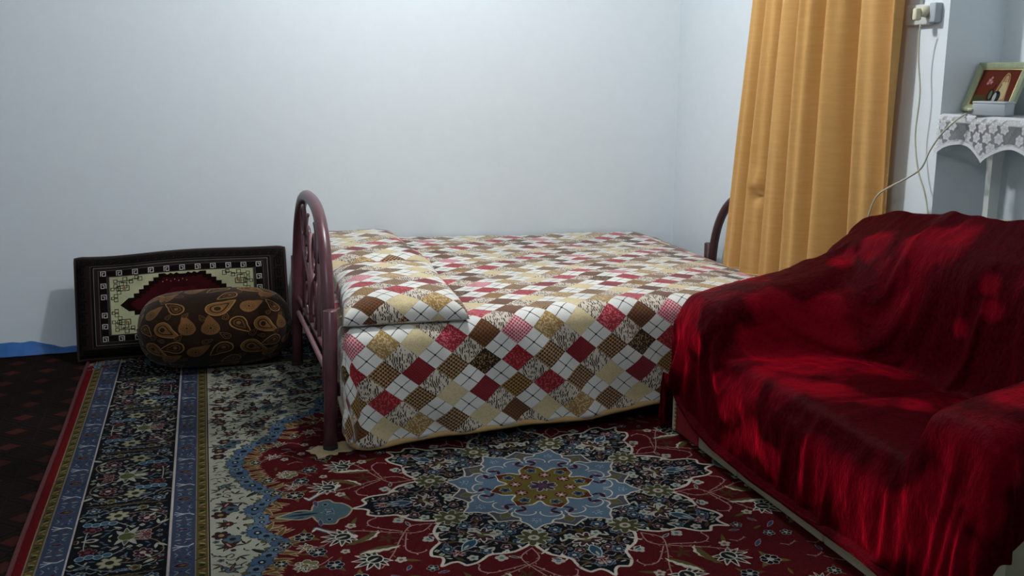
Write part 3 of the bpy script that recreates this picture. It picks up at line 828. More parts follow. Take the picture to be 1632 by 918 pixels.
def lace_mat():
    m = NT('white_lace'); im = draw_lace()
    tc = m.new('ShaderNodeTexCoord'); t = m.new('ShaderNodeTexImage'); t.image = im; t.extension = 'REPEAT'
    im.colorspace_settings.name = 'Non-Color'
    m.link(tc.outputs['UV'], t.inputs[0])
    m.color(srgb('c6c6ca')); m.set(Roughness=.8)
    tr = m.new('ShaderNodeBsdfTransparent'); mx = m.new('ShaderNodeMixShader')
    m.link(t.outputs[0], mx.inputs[0]); m.link(tr.outputs[0], mx.inputs[1]); m.link(m.b.outputs[0], mx.inputs[2]); m.link(mx.outputs[0], m.out.inputs[0])
    return m.m
M_LACE = lace_mat()

# ================================================================ the room
WY, WX, HT = 5.15, 2.513, 2.75
NX, NY0, NY1 = 2.755, 2.10, 3.035          # niche
LX, FY = -2.6, -1.3
o = obj('floor', bx(LX-.12, NX+.12, FY-.12, WY+.12, -.12, -.004), M_GREY, smooth=False, kind='structure')
o = obj('ceiling', bx(LX-.12, NX+.12, FY-.12, WY+.12, HT, HT+.12), M_CEIL, smooth=False, kind='structure')
obj('wall_back', bx(LX-.12, NX+.12, WY, WY+.12, 0, HT), M_WALL, smooth=False, kind='structure')
obj('wall_left', bx(LX-.12, LX, FY, WY, 0, HT), M_WALL, smooth=False, kind='structure')
obj('wall_front', bx(LX-.12, NX+.12, FY-.12, FY, 0, HT), M_WALL, smooth=False, kind='structure')
bm = bmesh.new()
box(bm, WX, NX+.12, NY1, WY, 0, HT); box(bm, WX, NX+.12, FY, NY0, 0, HT); box(bm, NX, NX+.12, NY0, NY1, 0, HT); box(bm, WX, NX, NY0, NY1, 2.2, HT)
obj('wall_right', bm, M_WALL, smooth=False, kind='structure')

# floor carpet under everything
n = 2
V = np.zeros((2, 2, 3)); V[0, 0] = (LX, FY, 0); V[1, 0] = (WX, FY, 0); V[0, 1] = (LX, WY-.004, 0); V[1, 1] = (WX, WY-.004, 0)
UV = np.zeros((2, 2, 2)); UV[..., 0] = (V[..., 0]+.61)/.30; UV[..., 1] = (V[..., 1]-3.01)/.33
fc = grid_obj('floor_carpet', V, M_FLOOR, UV=UV, solid=.004, smooth=False)
tag(fc, 'dark brown fitted floor carpet with rust red diamonds under the Persian rug', 'carpet')

# the rug
CX, CY = .986, 2.917
nx, ny = 60, 80
xs = np.linspace(CX-1.571, 2.50, nx); ys = np.linspace(CY-RHL, 5.125, ny)
Xg, Yg = np.meshgrid(xs, ys, indexing='ij')
Z = .010+.003*vnoise(Xg*3, Yg*3, 2)+.0015*vnoise(Xg*11, Yg*11, 5)
Z[0, :] = .004; Z[-1, :] = .004; Z[:, 0] = .004; Z[:, -1] = .004
Xw = Xg.copy(); Xw[0] += (vnoise(ys*1.3, ys*0, 8)-.5)*.012
UV = np.stack([(Xg-CX)/RHW, (Yg-CY)/RHL], -1)
rug = grid_obj('persian_rug', np.stack([Xw, Yg, Z], -1), M_RUG, UV=UV)
tag(rug, 'large Persian rug with navy and gold star medallion on a red field', 'rug')
fr = obj('selvage', tube(bmesh.new(), [(CX-1.571-.002+(vnoise(y*1.3, 0, 8)-.5)*.012, y, .008) for y in np.linspace(CY-RHL, 5.12, 60)], .007, 6), simple('crimson_selvage', '430b13', .95), rug, label='crimson bound edge')

# blue plastic at the foot of the back wall
bm = bmesh.new()
xs = np.linspace(-1.35, -.60, 46); rows = []
for i, x in enumerate(xs):
    h = (.052-.035*sstep(-.9, -.72, x))*(.75+.5*float(vnoise(x*22, 0, 3))); yo = .006+.010*float(vnoise(x*30, 5, 1))
    rows.append([bm.verts.new((x, WY-.034-yo, .003)), bm.verts.new((x, WY-.022-yo, .006+h*.35)), bm.verts.new((x, WY-.008, .006+h)), bm.verts.new((x, WY-.002, .006+h*.98)), bm.verts.new((x, WY-.002, .003))])
for a, b in zip(rows[:-1], rows[1:]):
    for k in range(4): bm.faces.new((a[k], b[k], b[k+1], a[k+1]))
o = obj('plastic_sheet', bm, M_BLUE)
tag(o, 'crumpled strip of blue plastic sheet along the foot of the back wall', 'plastic sheet')

# ceiling lamp (above the frame)
def lamp(at, label):
    t = thing('ceiling_lamp', label, 'lamp', (at[0], at[1], HT))
    bm = bmesh.new(); bmesh.ops.create_cone(bm, cap_ends=True, segments=24, radius1=.05, radius2=.035, depth=.03, matrix=Matrix.Translation((0, 0, -.016)))
    obj('ceiling_rose', bm, M_WHITE, t)
    obj('lamp_cord', tube(bmesh.new(), [(0, 0, -.03), (0, 0, -.052)], .004, 8), M_WHITE, t)
lamp(LAMP, 'white ceiling lamp on a short cord above the bed side of the room')
lamp(FILL_LOC, 'white fixture for an added fill light above the near end of the rug')  # invented fixture to go with the added fill light

# ================================================================ the bed
BH = thing('metal_bed', 'maroon painted steel tube bed with an arched scrolled headboard', 'bed', (0, 0, 0))
def pipe(name, pts, r, mat=M_PIPE, n=12, lab=None, closed=False, par=None): return obj(name, tube(bmesh.new(), pts, r, n, closed), mat, par or BH, label=lab)
def end_board(Xb, yF, yR, zp, apex, mat, mr, lean=0, r=.0235, full=True):
    def X_(y, z): return Xb+lean*(z) + (0.02*(yR-y)/(yR-yF) if full else 0)
    for y in (yF, yR):
        sg = 1 if y == yF else -1
        p = obj('post', tube(bmesh.new(), [(X_(y, 0), y, .008), (X_(y, .3), y, zp*.5), (X_(y, zp), y, zp-.003), (X_(y, zp), y, zp)], [r*1.02, r*1.02, r*1.06, r*.9], 16), mat, BH)
        obj('foot_cap', tube(bmesh.new(), [(X_(y, 0), y, .0115), (X_(y, 0), y, .030)], r*1.12, 16), M_KNIT, p)
    yc, hw = (yF+yR)/2, (yR-yF)/2-.040
    pts = []
    for k in range(41):
        a = pi*k/40; c, s = cos(a), sin(a)
        y = yc-hw*math.copysign(abs(c)**.72, c); z = zp-.16+(apex-zp+.16)*abs(s)**.80
        pts.append((X_(y, z), y, z))
    pts = [(X_(yF+.04, .2), yF+.04, zp-.30)]+pts+[(X_(yR-.04, .2), yR-.04, zp-.30)]
    obj('arch', tube(bmesh.new(), pts, r*.98, 16), mat, BH)
    if not full: return
    for z, rr in ((.275, .010), (.345, .009)):
        obj('cross_rail', tube(bmesh.new(), [(X_(yF, z), yF+.02, z), (X_(yR, z), yR-.02, z)], rr, 10), mr if z < .3 else mat, BH, label='worn pinkish lower rail' if z < .3 else None)
    # vertical rods and scrolls
    for y in (yc-.25, yc+.25):
        top = zp-.16+(apex-zp+.16)*(max(0, 1-(abs(y-yc)/hw)**2.78))**.4*.985
        obj('rod', tube(bmesh.new(), [(X_(y, .345), y, .345), (X_(y, top), y, top)], .008, 8), mr if y < yc else mat, BH)
    def scroll(cy_, cz, s, fl, fz):
        pts = []
        for k in range(34):
            a = k/33*2.7*pi; rr = s*(1-.62*k/33)
            pts.append((cy_+fl*rr*sin(a)*.95, cz+fz*(rr*cos(a)*1.25)))
        return [(X_(y, z)+.002, y, z) for y, z in pts]
    for fl in (-1, 1):
        obj('scroll', tube(bmesh.new(), scroll(yc+fl*.115, .66, .085, fl, 1), .0085, 8), mat, BH)
        obj('scroll', tube(bmesh.new(), scroll(yc+fl*.115, .46, .085, fl, -1), .0085, 8), mat, BH)
        obj('side_stem', tube(bmesh.new(), [(X_(y, z), y, z) for y, z in [(v.y, v.z) for v in catmull([(0, yc+fl*.02, .35), (0, yc+fl*.05, .50), (0, yc+fl*.22, .60), (0, yc+fl*.30, .73)], 8)]], .008, 8), mat, BH)
    ring = [(X_(yc+.05*cos(a), .0), yc+.05*cos(a), .765+.055*sin(a)) for a in np.linspace(0, 2*pi, 25)[:-1]]
    obj('ring', tube(bmesh.new(), ring, .008, 8, True), mat, BH)
    obj('finial_rod', tube(bmesh.new(), [(X_(yc, .35), yc, .35), (X_(yc, .70), yc, .71)], .008, 8), mr, BH)
end_board(.338, 3.44, 4.545, .525, .848, M_PIPE, M_RAIL, .035)
end_board(2.430, 3.46, 4.56, .475, .78, M_PIPE_D, M_PIPE_D, 0, .022, False)
for y in (3.475, 4.525):
    obj('side_rail', bx(.375, 2.41, y-.012, y+.012, .20, .25, .003), M_PIPE_D, BH)
for i in range(9): obj('slat', bx(.46+i*.225, .52+i*.225, 3.49, 4.51, .226, .236, .002), M_PIPE_D, BH)
# box that widens the bed to the wall, and the mattress over both
t = thing('storage_box', 'low brown board box hidden under the quilt against the back wall', 'box', (1.4, 4.85, 0))
obj('box_body', bx(-.95, .95, -.22, .24, .014, .236, .006), M_WOOD, t, smooth=False); obj('lid', bx(-.96, .96, -.24, .25, .2365, .2405, .001), M_WOOD, t, smooth=False)
bm = bx(.45, 2.36, 3.47, 5.115, .241, .425, .05, 4); o = obj('mattress', bm, M_SHEET); tag(o, 'thick pale mattress wholly covered by the patchwork quilt', 'mattress')

# ---- quilt
XL, YF, XR = .452, 3.425, 2.385
def ztop(X, Y):
    z = np.interp(X, [.4, .55, .75, .98, 1.22, 1.47, 1.65, 2.0, 2.25, 2.42], [.450, .452, .448, .470, .482, .490, .492, .478, .440, .412])
    zb = np.interp(X, [.4, .55, .94, 1.49, 2.41], [.475, .480, .482, .458, .440])
    t = sstep(3.6, 5.0, Y)
    b = z*(1-t)+zb*t
    b = b-.0*X
    return b+.010*(vnoise(X*3.1, Y*3.1, 4)-.5)+.006*(vnoise(X*9, Y*7, 5)-.5)
def quilt():
    aL = np.linspace(.40, .012, 16); aT = np.linspace(XL, XR, 120)
    bT = np.linspace(5.125, YF, 96); bF = np.linspace(.012, .46, 34)
    A = np.concatenate([XL-aL, aT]); B = np.concatenate([bT, YF-bF])
    Ag, Bg = np.meshgrid(A, B, indexing='ij')
    da = np.maximum(0, XL-Ag); db = np.maximum(0, YF-Bg); d0 = np.hypot(da, db)+1e-9
    ca, cb = da/d0, db/d0
    X0 = np.clip(Ag, XL, XR); Y0 = np.clip(Bg, YF, 5.125)
    zt = ztop(X0, Y0)
    hemF = np.interp(X0, [.4, .47, .56, .74, .98, 1.23, 1.48, 1.66, 2.0, 2.4], [.045, .035, .034, .056, .064, .060, .078, .108, .14, .15])
    hemL = np.interp(Y0, [3.4, 3.5, 3.8, 4.4, 5.1], [.10, .14, .22, .24, .26])
    r = .05; rl = .035
    lenF = zt-hemF-r+r*pi/2; lenL = zt-hemL-rl+rl*pi/2
    full = np.where(da > 0, np.where(db > 0, np.minimum(.40/np.maximum(ca, 1e-6), .46/np.maximum(cb, 1e-6)), .40), .46)
    hem = hemL*ca**2+hemF*cb**2; rr = rl*ca**2+r*cb**2+1e-6
    L = zt-hem-rr+rr*pi/2
    d = d0/full*L
    d = np.where(d0 < 1e-6, 0, d)
    th = np.minimum(d/rr, pi/2)
    out = rr*np.sin(th); drop = np.where(d < rr*pi/2, rr*(1-np.cos(th)), rr+(d-rr*pi/2))
    k = np.clip(drop/.4, 0, 1)
    s_ = Ag*1.0+Bg*.7
    fold = .012*k*np.sin(s_*17+vnoise(s_*3, 0, 2)*4)+.008*k*np.sin(s_*39+1)
    bulge = .018*np.sin(pi*np.clip(k*1.1, 0, 1))*cb
    out = out+fold*(cb+.4*ca)+bulge-.006*k*0
    lift = sstep(1.5, 1.9, X0)*0
    X = X0-ca*out; Y = Y0-cb*out; Zz = zt-drop
    X = np.maximum(X, .392+.01*vnoise(Bg*9, Zz*9, 1)*0) if False else X
    # top wrinkles
    Zz = Zz+.004*(1-k)*(vnoise(Ag*16+Bg*6, Bg*9, 7)-.5)
    edge = sstep(XR-.14, XR, X0)*(da == 0); Zz = Zz-.035*edge*(db == 0)
    UV = np.stack([(Ag-.545)/(5*QDX)+.0, (Bg-3.345)/(5*QDY)+.0], -1)
    # the right edge runs slightly askew
    return np.stack([X, Y, Zz], -1), UV
QV, QUV = quilt()
q = grid_obj('patchwork_quilt', QV, M_QUILT, UV=QUV, solid=.010, sub=0)
tag(q, 'cream red and brown diamond patchwork quilt draped over the bed', 'quilt')
hemline = [Vector(p) for p in QV[0, ::3]]+[Vector(p) for p in QV[2:, -1][::2]]
def smooth_path(P, n=3):
    for _ in range(n): P = [P[0]]+[(a+2*b+c)/4 for a, b, c in zip(P[:-2], P[1:-1], P[2:])]+[P[-1]]
    return P
obj('binding', tube(bmesh.new(), [p+Vector((0, -.003, -.003)) for p in smooth_path(hemline)], .0115, 8), M_BIND, q, label='tan cloth binding along the hem')

# ---- pillows in the same cloth
def pillow(name, c, hx_, hy_, T, rz, label, uo, tilt=0, base=None, slump=0):
    n = 44
    u = np.linspace(-1, 1, n); U, Vv = np.meshgrid(u, u, indexing='ij')
    Uc = np.sign(U)*np.abs(U)**.8; Vc = np.sign(Vv)*np.abs(Vv)**.8
    prof = np.clip((1-np.abs(Uc)**4)*(1-np.abs(Vc)**6), 0, 1)**.36
    pin = 1-.07*(1-np.abs(Vc)**2)*np.abs(Uc)**3; pin2 = 1-.05*(1-np.abs(Uc)**2)*np.abs(Vc)**3
    X = hx_*Uc*pin; Y = hy_*Vc*pin2
    wr = .006*(vnoise(U*6, Vv*5, 3)-.5)*prof
    top = T*prof+wr; bot = -.018*prof+0*X
    top = top-slump*sstep(.2, 1, Vv)
    P = []
    for Z in (top, bot):
        P.append(np.stack([X, Y, Z+.02], -1))
    me = bpy.data.meshes.new(name)
    verts = np.concatenate([P[0].reshape(-1, 3), P[1].reshape(-1, 3)])
    idx = np.arange(n*n).reshape(n, n)
    qd = np.stack([idx[:-1, :-1], idx[1:, :-1], idx[1:, 1:], idx[:-1, 1:]], -1).reshape(-1, 4)
    faces = np.vstack([qd, (qd+n*n)[:, ::-1]])
    bmm = bmesh.new(); vs = [bmm.verts.new(v) for v in verts.tolist()]
    uvl = bmm.loops.layers.uv.new('uv')
    arc = np.zeros((n, n, 2)); 
    du = np.linalg.norm(np.diff(P[0], axis=0), axis=-1); arc[1:, :, 0] = np.cumsum(du, 0); arc[..., 0] -= arc[n//2:n//2+1, :, 0]
    dv = np.linalg.norm(np.diff(P[0], axis=1), axis=-1); arc[:, 1:, 1] = np.cumsum(dv, 1); arc[..., 1] -= arc[:, n//2:n//2+1, 1]
    uv = (arc+np.array(uo))/np.array([5*QDX, 5*QDY])
    uv = np.concatenate([uv.reshape(-1, 2)]*2)
    for f in faces.tolist():
        fc_ = bmm.faces.new([vs[i] for i in f])
        for l, i in zip(fc_.loops, f): l[uvl].uv = uv[i]
    bmesh.ops.remove_doubles(bmm, verts=bmm.verts, dist=.0004)
    bmesh.ops.recalc_face_normals(bmm, faces=bmm.faces)
    o = obj(name, bmm, M_QUILT, loc=c, rot=(tilt, 0, rz))
    return tag(o, label, 'pillow', 'patchwork pillows at the head of the bed')
pillow('pillow', (.655, 3.765, .462), .225, .395, .092, R(-3), 'plump patchwork pillow nearest the camera with its square end over the quilt edge', (.02, .05), R(.6))
pillow('pillow', (.665, 4.63, .482), .235, .44, .062, R(2), 'flatter patchwork pillow lying behind the front one against the back wall', (.2, .11), R(.3))

# cloth scrap under the front bed leg
V = np.zeros((16, 10, 3)); 
for i in range(16):
    for j in range(10):
        x = -.060+.165*i/15; y = -.05+.10*j/9
        V[i, j] = (x+.012*(vnoise(j*.9, 3, 2)-.5)*2, y+.02*(vnoise(i*.6, 1, 4)-.5)*2, .004*float(vnoise(i*.7, j*.8, 6)))
o = grid_obj('floor_rag', V, simple('beige_rag', 'a18d6c', .9, var=.2, nscale=30), solid=.002); o.location = (.345, 3.43, .0145); o.rotation_euler = (0, 0, R(20)); 
tag(o, 'flat crumpled beige rag under the front leg of the bed', 'rag')

# ================================================================ cushions against the wall
def kilim():
    w_, h_, T = .96, .485, .12
    nu, nv = 60, 36
    t = thing('floor_cushion', 'dark kilim back cushion with white key pattern leaning on the wall', 'cushion', (-.150, 4.865, .022), (R(-19), 0, R(-1.5)))
    u = np.linspace(0, 1, nu); v = np.linspace(0, 1, nv); U, Vv = np.meshgrid(u, v, indexing='ij')
    a = np.abs(2*U-1); b = np.abs(2*Vv-1)
    prof = np.clip((1-a**9)*(1-b**7), 0, 1)**.45
    X = (U-.5)*w_*(1-.012*(1-a**2)*b**3*0); Z = Vv*h_-.012*np.sin(U*7+.5)*Vv*(1-U)-.006*sstep(.94, 1, a)*b
    Z = Z+.006*sstep(.0, 1.0, U)*Vv
    Yf = -T/2*prof-.004*(vnoise(U*7, Vv*5, 3)-.5); Yb = T/2*prof
    UV = np.stack([U, Vv], -1)
    grid_obj('kilim_face', np.stack([X, Yf, Z], -1), M_KILIM, t, UV=UV)
    grid_obj('cushion_back', np.stack([X, Yb, Z], -1), M_KBACK, t, UV=UV, flip=True)
    ed = [(X[i, 0], 0, Z[i, 0]) for i in range(nu)]+[(X[-1, j], 0, Z[-1, j]) for j in range(1, nv)]+[(X[i, -1], 0, Z[i, -1]) for i in range(nu-2, -1, -1)]+[(X[0, j], 0, Z[0, j]) for j in range(nv-2, 0, -1)]
    obj('piping', tube(bmesh.new(), ed, .0075, 6, True), simple('dark_brown_cord', '2b1c1a', .9), t, label='dark corded edge')
kilim()
def bolster():
    t = thing('bolster', 'plump brown bolster with gold paisleys lying before the key pattern cushion', 'bolster', (-.010, 4.655, .189), (0, 0, R(-1)))
    L, Rr = .675, .176; n, m = 56, 40
    s = np.linspace(-1, 1, n); V = np.zeros((m, n, 3)); UV = np.zeros((m+1, n, 2))
    for i in range(n):
        x = math.copysign(1-(1-abs(s[i]))**1.6, s[i])*L/2
        q = abs(x)/(L/2); rr = Rr*(max(0, 1-q**4.2))**.42
        for j in range(m):
            a = 2*pi*j/m
            z = sin(a)*rr; y = cos(a)*rr*1.03
            z = max(z, -.168) if z < 0 else z
            k = 1+.02*float(vnoise(s[i]*3+5, a*1.4, 2))
            V[j, i] = (x, y*k, z*(k if z > 0 else 1)-.010*q*q*0)
    for j in range(m+1):
        for i in range(n): UV[j, i] = ((s[i]*.5*L*.95)/.30+.14, -(2*pi*j/m*Rr*.92)/.30+.1)
    Vc = np.concatenate([V, V[:1]])
    o = grid_obj('bolster_cover', Vc, M_PAIS, t, UV=UV, flip=True)
    for sx in (-1, 1):
        obj('end_button', tube(bmesh.new(), [(sx*(L/2-.006), 0, 0), (sx*(L/2+.003), 0, 0)], .012, 12), M_KBACK, t)
bolster()

# ================================================================ curtain on the right wall
def curtain():
    t = thing('curtain', 'gold orange cloth curtain hanging in soft pleats on the right wall', 'curtain', (0, 0, 0))
    n, m = 260, 60
    s = np.linspace(0, 1, n); z = np.linspace(2.40, .432, m); S, Zz = np.meshgrid(s, z, indexing='ij')
    f = (2.40-Zz)/2.06
    yl = np.interp(Zz, [.3, .8, 1.65, 2.4], [4.33, 4.27, 4.175, 4.12]); yr = np.interp(Zz, [.3, 1.65, 2.4], [3.155, 3.145, 3.14])
    Y = yl+(yr-yl)*S
    yl = yl*.971; yr = yr*1.015
    Y = yl+(yr-yl)*S
    # pleats: ridges toward the room at these places along the width
    ph = S*6.3+.35*(vnoise(S*3, Zz*.6, 3)-.5)*1.6+.10*np.sin(Zz*1.2+S*5)
    w1 = np.sin(2*pi*ph); amp = .030+.022*vnoise(S*5, Zz*.5, 9)
    D = amp*(w1+.32*np.sin(4*pi*ph+1.1)+.10*np.sin(2*pi*ph*2.6+Zz))
    D += .0022*np.sin(S*90+3*np.sin(Zz*1.5))*(.4+.6*vnoise(S*8, Zz, 4))
    xb = 2.335+.10*sstep(3.62, 3.30, Y)+.05*sstep(3.22, 3.14, Y)
    X = xb-D*(1-.55*sstep(3.4, 3.2, Y))
    for (yy, zz, a_) in ((3.93, .80, .035), (3.72, .72, .035)):
        g = np.exp(-((Y-yy)/.025)**2-((Zz-zz)/.022)**2); X = X+a_*g; Y = Y+.01*g
        g2 = np.exp(-((Y-yy)/.03)**2-((Zz-zz-.05)/.03)**2); X = X-.018*g2
    e = sstep(.978, 1.0, S); X = X+.02*e; Y = Y+.01*e
    e = sstep(.022, 0, S); X = X+.05*e
    X = np.minimum(X, 2.500)
    grid_obj('drape', np.stack([X, Y, Zz], -1), M_CURT, t, sub=0)
    obj('hem', tube(bmesh.new(), [(X[i, -1], Y[i, -1], .436) for i in range(0, n, 2)], .004, 6), M_CURT, t)
    obj('curtain_rod', tube(bmesh.new(), [(2.335, 3.05, 2.43), (2.335, 4.12, 2.43)], .011, 10), M_PLW, t)
    for y in (3.07, 4.09): obj('rod_bracket', bx(2.33, WX, y-.008, y+.008, 2.415, 2.43), M_PLW, t)
    for i in range(9): obj('curtain_ring', tube(bmesh.new(), [(2.335+.018*cos(a), 3.16+i*.105, 2.425+.018*sin(a)) for a in np.linspace(0, 2*pi, 13)[:-1]], .002, 5, True), M_PLW, t)
curtain()

# ================================================================ niche shelf, lace, picture, box
SZ = 1.19
t = thing('niche_shelf', 'white painted shelf in the wall niche carried on a tapered support', 'shelf', (2.6, 2.6, SZ))
obj('shelf_board', bx(-.095, .154, -.49, .432, -.028, -.004, .004), M_PLW, t, smooth=False)
bm = bmesh.new(); rings = []
for z, w_, d_ in ((-.030, .075, .09), (-.06, .052, .075), (-.10, .036, .055), (-.18, .026, .045), (-.34, .024, .042), (-.46, .036, .05), (-.48, .036, .05)):
    rings.append([bm.verts.new((.075+sx*d_/2-.01, .318+sy*w_/2, z)) for sx, sy in ((-1, -1), (1, -1), (1, 1), (-1, 1))])
for a, b in zip(rings[:-1], rings[1:]):
    for k in range(4): bm.faces.new((a[k], b[k], b[(k+1) % 4], a[(k+1) % 4]))
bm.faces.new(rings[0]); bm.faces.new(rings[-1][::-1])
obj('shelf_support', bm, M_PLW, t, smooth=False, label='tapered white support under the shelf')
def lace():
    n, m = 90, 26; V = np.zeros((n, m, 3)); UV = np.zeros((n, m, 2))
    for i in range(n):
        y = 3.026-.905*i/(n-1)
        for j in range(m):
            d = .34*j/(m-1)                      # across the top, then hanging
            if d < .17: p = (2.68-d, SZ+.0005)
            else:
                e = d-.17; p = (2.51-.012*sin(min(e/.02, 1)*pi/2)-.006*sin(i*.35)*min(e/.1, 1)-.05*e, SZ-e*.98+.0*e)
            V[i, j] = (p[0], y, p[1]); UV[i, j] = ((3.026-y)/.48, 1-max(0, d-.17)/.17)
    V[:, :, 2] += .001
    o = grid_obj('lace_cloth', V, M_LACE, UV=UV)
    o.data.materials[0] = M_LACE
    tag(o, 'white floral lace cloth with scalloped hem hanging over the niche shelf', 'lace cloth')
lace()
import mathutils
def cam_ray(px, py):
    d = Vector(((px-816)/1600, (459-py)/1600, -1)); return (mathutils.Euler((R(90)-PITCH, 0, -YAW)).to_matrix() @ d)
def on_x(px, py, x): r = cam_ray(px, py); return Vector((0, 0, CAMH))+r*(x/r.x)
# picture frame: real size, leaning back in the niche
PBL = Vector((2.630, 3.030, .0)); 
pf = thing('picture_frame', 'pale green gilt picture frame leaning back on the niche shelf', 'picture frame', (2.640, 2.945, SZ+.006), (0, 0, 0))
fw, fh = .232, .180
pf.rotation_euler = Matrix(((0, 0, -1), (-1, 0, 0), (0, 1, 0))).to_euler()   # local x -> -Y, y -> Z, z -> -X
lean = R(22)
loc = Matrix(((0, 0, -1), (-1, 0, 0), (0, 1, 0))).to_4x4() @ Matrix.Rotation(-lean, 4, 'X')
pf.rotation_euler = loc.to_euler()
pf.location = (2.600, 3.026, SZ+.0065)
bmf = bmesh.new(); b_ = .026
prof = [(0, 0), (0, .014), (.006, .019), (.013, .016), (.019, .013), (b_, .006), (b_, 0)]
cs = [(0, 0, 1, 1), (fw, 0, -1, 1), (fw, fh, -1, -1), (0, fh, 1, -1)]; rg_ = [[bmf.verts.new((x+sx*a, y+sy*a, z)) for a, z in prof] for x, y, sx, sy in cs]
for k in range(4):
    A, B = rg_[k], rg_[(k+1) % 4]
    for j in range(len(prof)): bmf.faces.new((A[j], B[j], B[(j+1) % len(prof)], A[(j+1) % len(prof)]))
bmesh.ops.recalc_face_normals(bmf, faces=bmf.faces)
fo = obj('frame_moulding', bmf, M_FRAME, pf, smooth=False)
bm = bmesh.new()
tube(bm, [(b_-.002, b_-.002, .008), (fw-b_+.002, b_-.002, .008), (fw-b_+.002, fh-b_+.002, .008), (b_-.002, fh-b_+.002, .008)], .0028, 6, True); obj('gilt_lip', bm, M_GILT, fo, label='thin gilt inner lip')
V = np.zeros((2, 2, 3)); UV = np.zeros((2, 2, 2))
for i in (0, 1):
    for j in (0, 1): V[i, j] = (b_+(fw-2*b_)*i, b_+(fh-2*b_)*j, .005); UV[i, j] = (i, j)
grid_obj('picture', V, M_PIC, pf, UV=UV, solid=.002, smooth=False, label='print of a pale veiled figure beside dark vases on red')
obj('back_board', bx(.004, fw-.004, .004, fh-.004, -.004, .001), M_WOOD, pf, smooth=False)
obj('easel_stay', bx(fw/2-.015, fw/2+.015, .02, fh*.7, -.030, -.004), M_WOOD, pf, smooth=False)
# small grey-white electric box in front of the picture
eb = thing('adapter_box', 'grey white plastic power box standing before the picture frame', 'power box', (2.527, 2.745, SZ+.0025), (0, 0, R(20)))
obj('box_shell', bx(0, .062, 0, .115, 0, .042, .004), M_GREYP, eb); obj('box_lid', bx(-.001, .063, -.001, .116, .0395, .0475, .003), M_GREYP, eb)
obj('cord_grommet', tube(bmesh.new(), [(.004, .112, .018), (-.006, .126, .018)], .006, 8), M_CORD, eb)

# ================================================================ socket, plug, cords
sk = thing('wall_socket', 'white double wall socket box beside the curtain with a plug in it', 'wall socket', (WX, 3.155, 1.537))
obj('socket_base', bx(-.022, 0, -.050, .088, -.036, .036, .004), M_WHITE, sk)
obj('junction_box', bx(-.032, 0, -.085, -.052, -.030, .038, .004), M_GREYP, sk, label='greyer square box on the right')
bm = bmesh.new(); bmesh.ops.create_cone(bm, cap_ends=True, segments=20, radius1=.019, radius2=.019, depth=.004, matrix=Matrix.Translation((-.024, .035, 0)) @ Matrix.Rotation(pi/2, 4, 'Y')); obj('outlet', bm, M_WHITE, sk)
obj('top_conduit', tube(bmesh.new(), [(-.008, .02, .036), (-.006, .02, .7)], .005, 8), M_WHITE, sk)
pl = thing('power_plug', 'ivory round power plug pushed into the wall socket', 'plug', (WX-.0225, 3.118, 1.545))
bm = bmesh.new(); bmesh.ops.create_cone(bm, cap_ends=True, segments=24, radius1=.021, radius2=.017, depth=.032, matrix=Matrix.Translation((-.017, 0, 0)) @ Matrix.Rotation(-pi/2, 4, 'Y')); obj('plug_body', bm, M_IVPL, pl)
obj('plug_grip', bx(-.055, -.030, -.006, .016, -.030, .012, .005), M_IVPL, pl)
pts = []
for px, py, x in ((1467, 40, 2.452), (1465, 60, 2.458), (1464, 100, 2.466), (1466, 150, 2.47), (1459, 210, 2.47), (1460, 245, 2.47), (1464, 275, 2.472), (1473, 305, 2.474), (1478, 335, 2.472), (1480, 365, 2.472), (1480, 400, 2.472)):
    pts.append(on_x(px, py, x))
o = obj('hanging_cable', tube(bmesh.new(), catmull(pts, 6), .0032, 8), M_CORD); tag(o, 'cream cable hanging straight down from the plug along the wall', 'cable')
pts = []
for px, py, x in ((1540, 181, 2.515), (1522, 193, 2.46), (1500, 214, 2.445), (1482, 240, 2.43), (1468, 268, 2.42), (1445, 284, 2.415), (1420, 297, 2.41), (1402, 308, 2.41), (1392, 322, 2.412), (1384, 345, 2.416), (1380, 370, 2.418), (1378, 410, 2.418), (1378, 470, 2.418)):
    pts.append(on_x(px, py, x))
o = obj('sagging_cable', tube(bmesh.new(), catmull(pts, 6), .0034, 8), M_CORD); tag(o, 'cream cable sagging from the power box down behind the sofa', 'cable')
# ================================================================ sofa
SY0, SY1 = 1.69, 3.265
sf = thing('sofa', 'cream two seat sofa with red plush front panels under a crimson velvet throw', 'sofa', (0, 0, 0))
def prism_y(bm, prof, y0, y1):
    """profile in X,Z extruded along Y"""
    a = [bm.verts.new((x, y0, z)) for x, z in prof]; b = [bm.verts.new((x, y1, z)) for x, z in prof]
    n = len(prof)
    for k in range(n): bm.faces.new((a[k], a[(k+1) % n], b[(k+1) % n], b[k]))
    bm.faces.new(a[::-1]); bm.faces.new(b); bmesh.ops.recalc_face_normals(bm, faces=bm.faces); return bm
def prism_x(bm, prof, x0, x1):
    a = [bm.verts.new((x0, y, z)) for y, z in prof]; b = [bm.verts.new((x1, y, z)) for y, z in prof]
    n = len(prof)
    for k in range(n): bm.faces.new((a[k], a[(k+1) % n], b[(k+1) % n], b[k]))
    bm.faces.new(a[::-1]); bm.faces.new(b); bmesh.ops.recalc_face_normals(bm, faces=bm.faces); return bm
for y0, y1 in ((2.787, 3.062), (2.290, 2.783), (1.955, 2.286), (SY0+.006, 1.951)):
    obj('base_panel', bx(1.622, 1.70, y0, y1, .016, .30, .006), M_CREAM, sf)
obj('seat_body', bx(1.66, 2.30, 1.93, 2.98, .05, .345, .03, 3), M_CREAM, sf)
for y0, y1 in ((1.945, 2.452), (2.456, 2.965)): obj('seat_cushion', bx(1.65, 2.14, y0, y1, .30, .375, .03, 3), M_REDIN, sf)
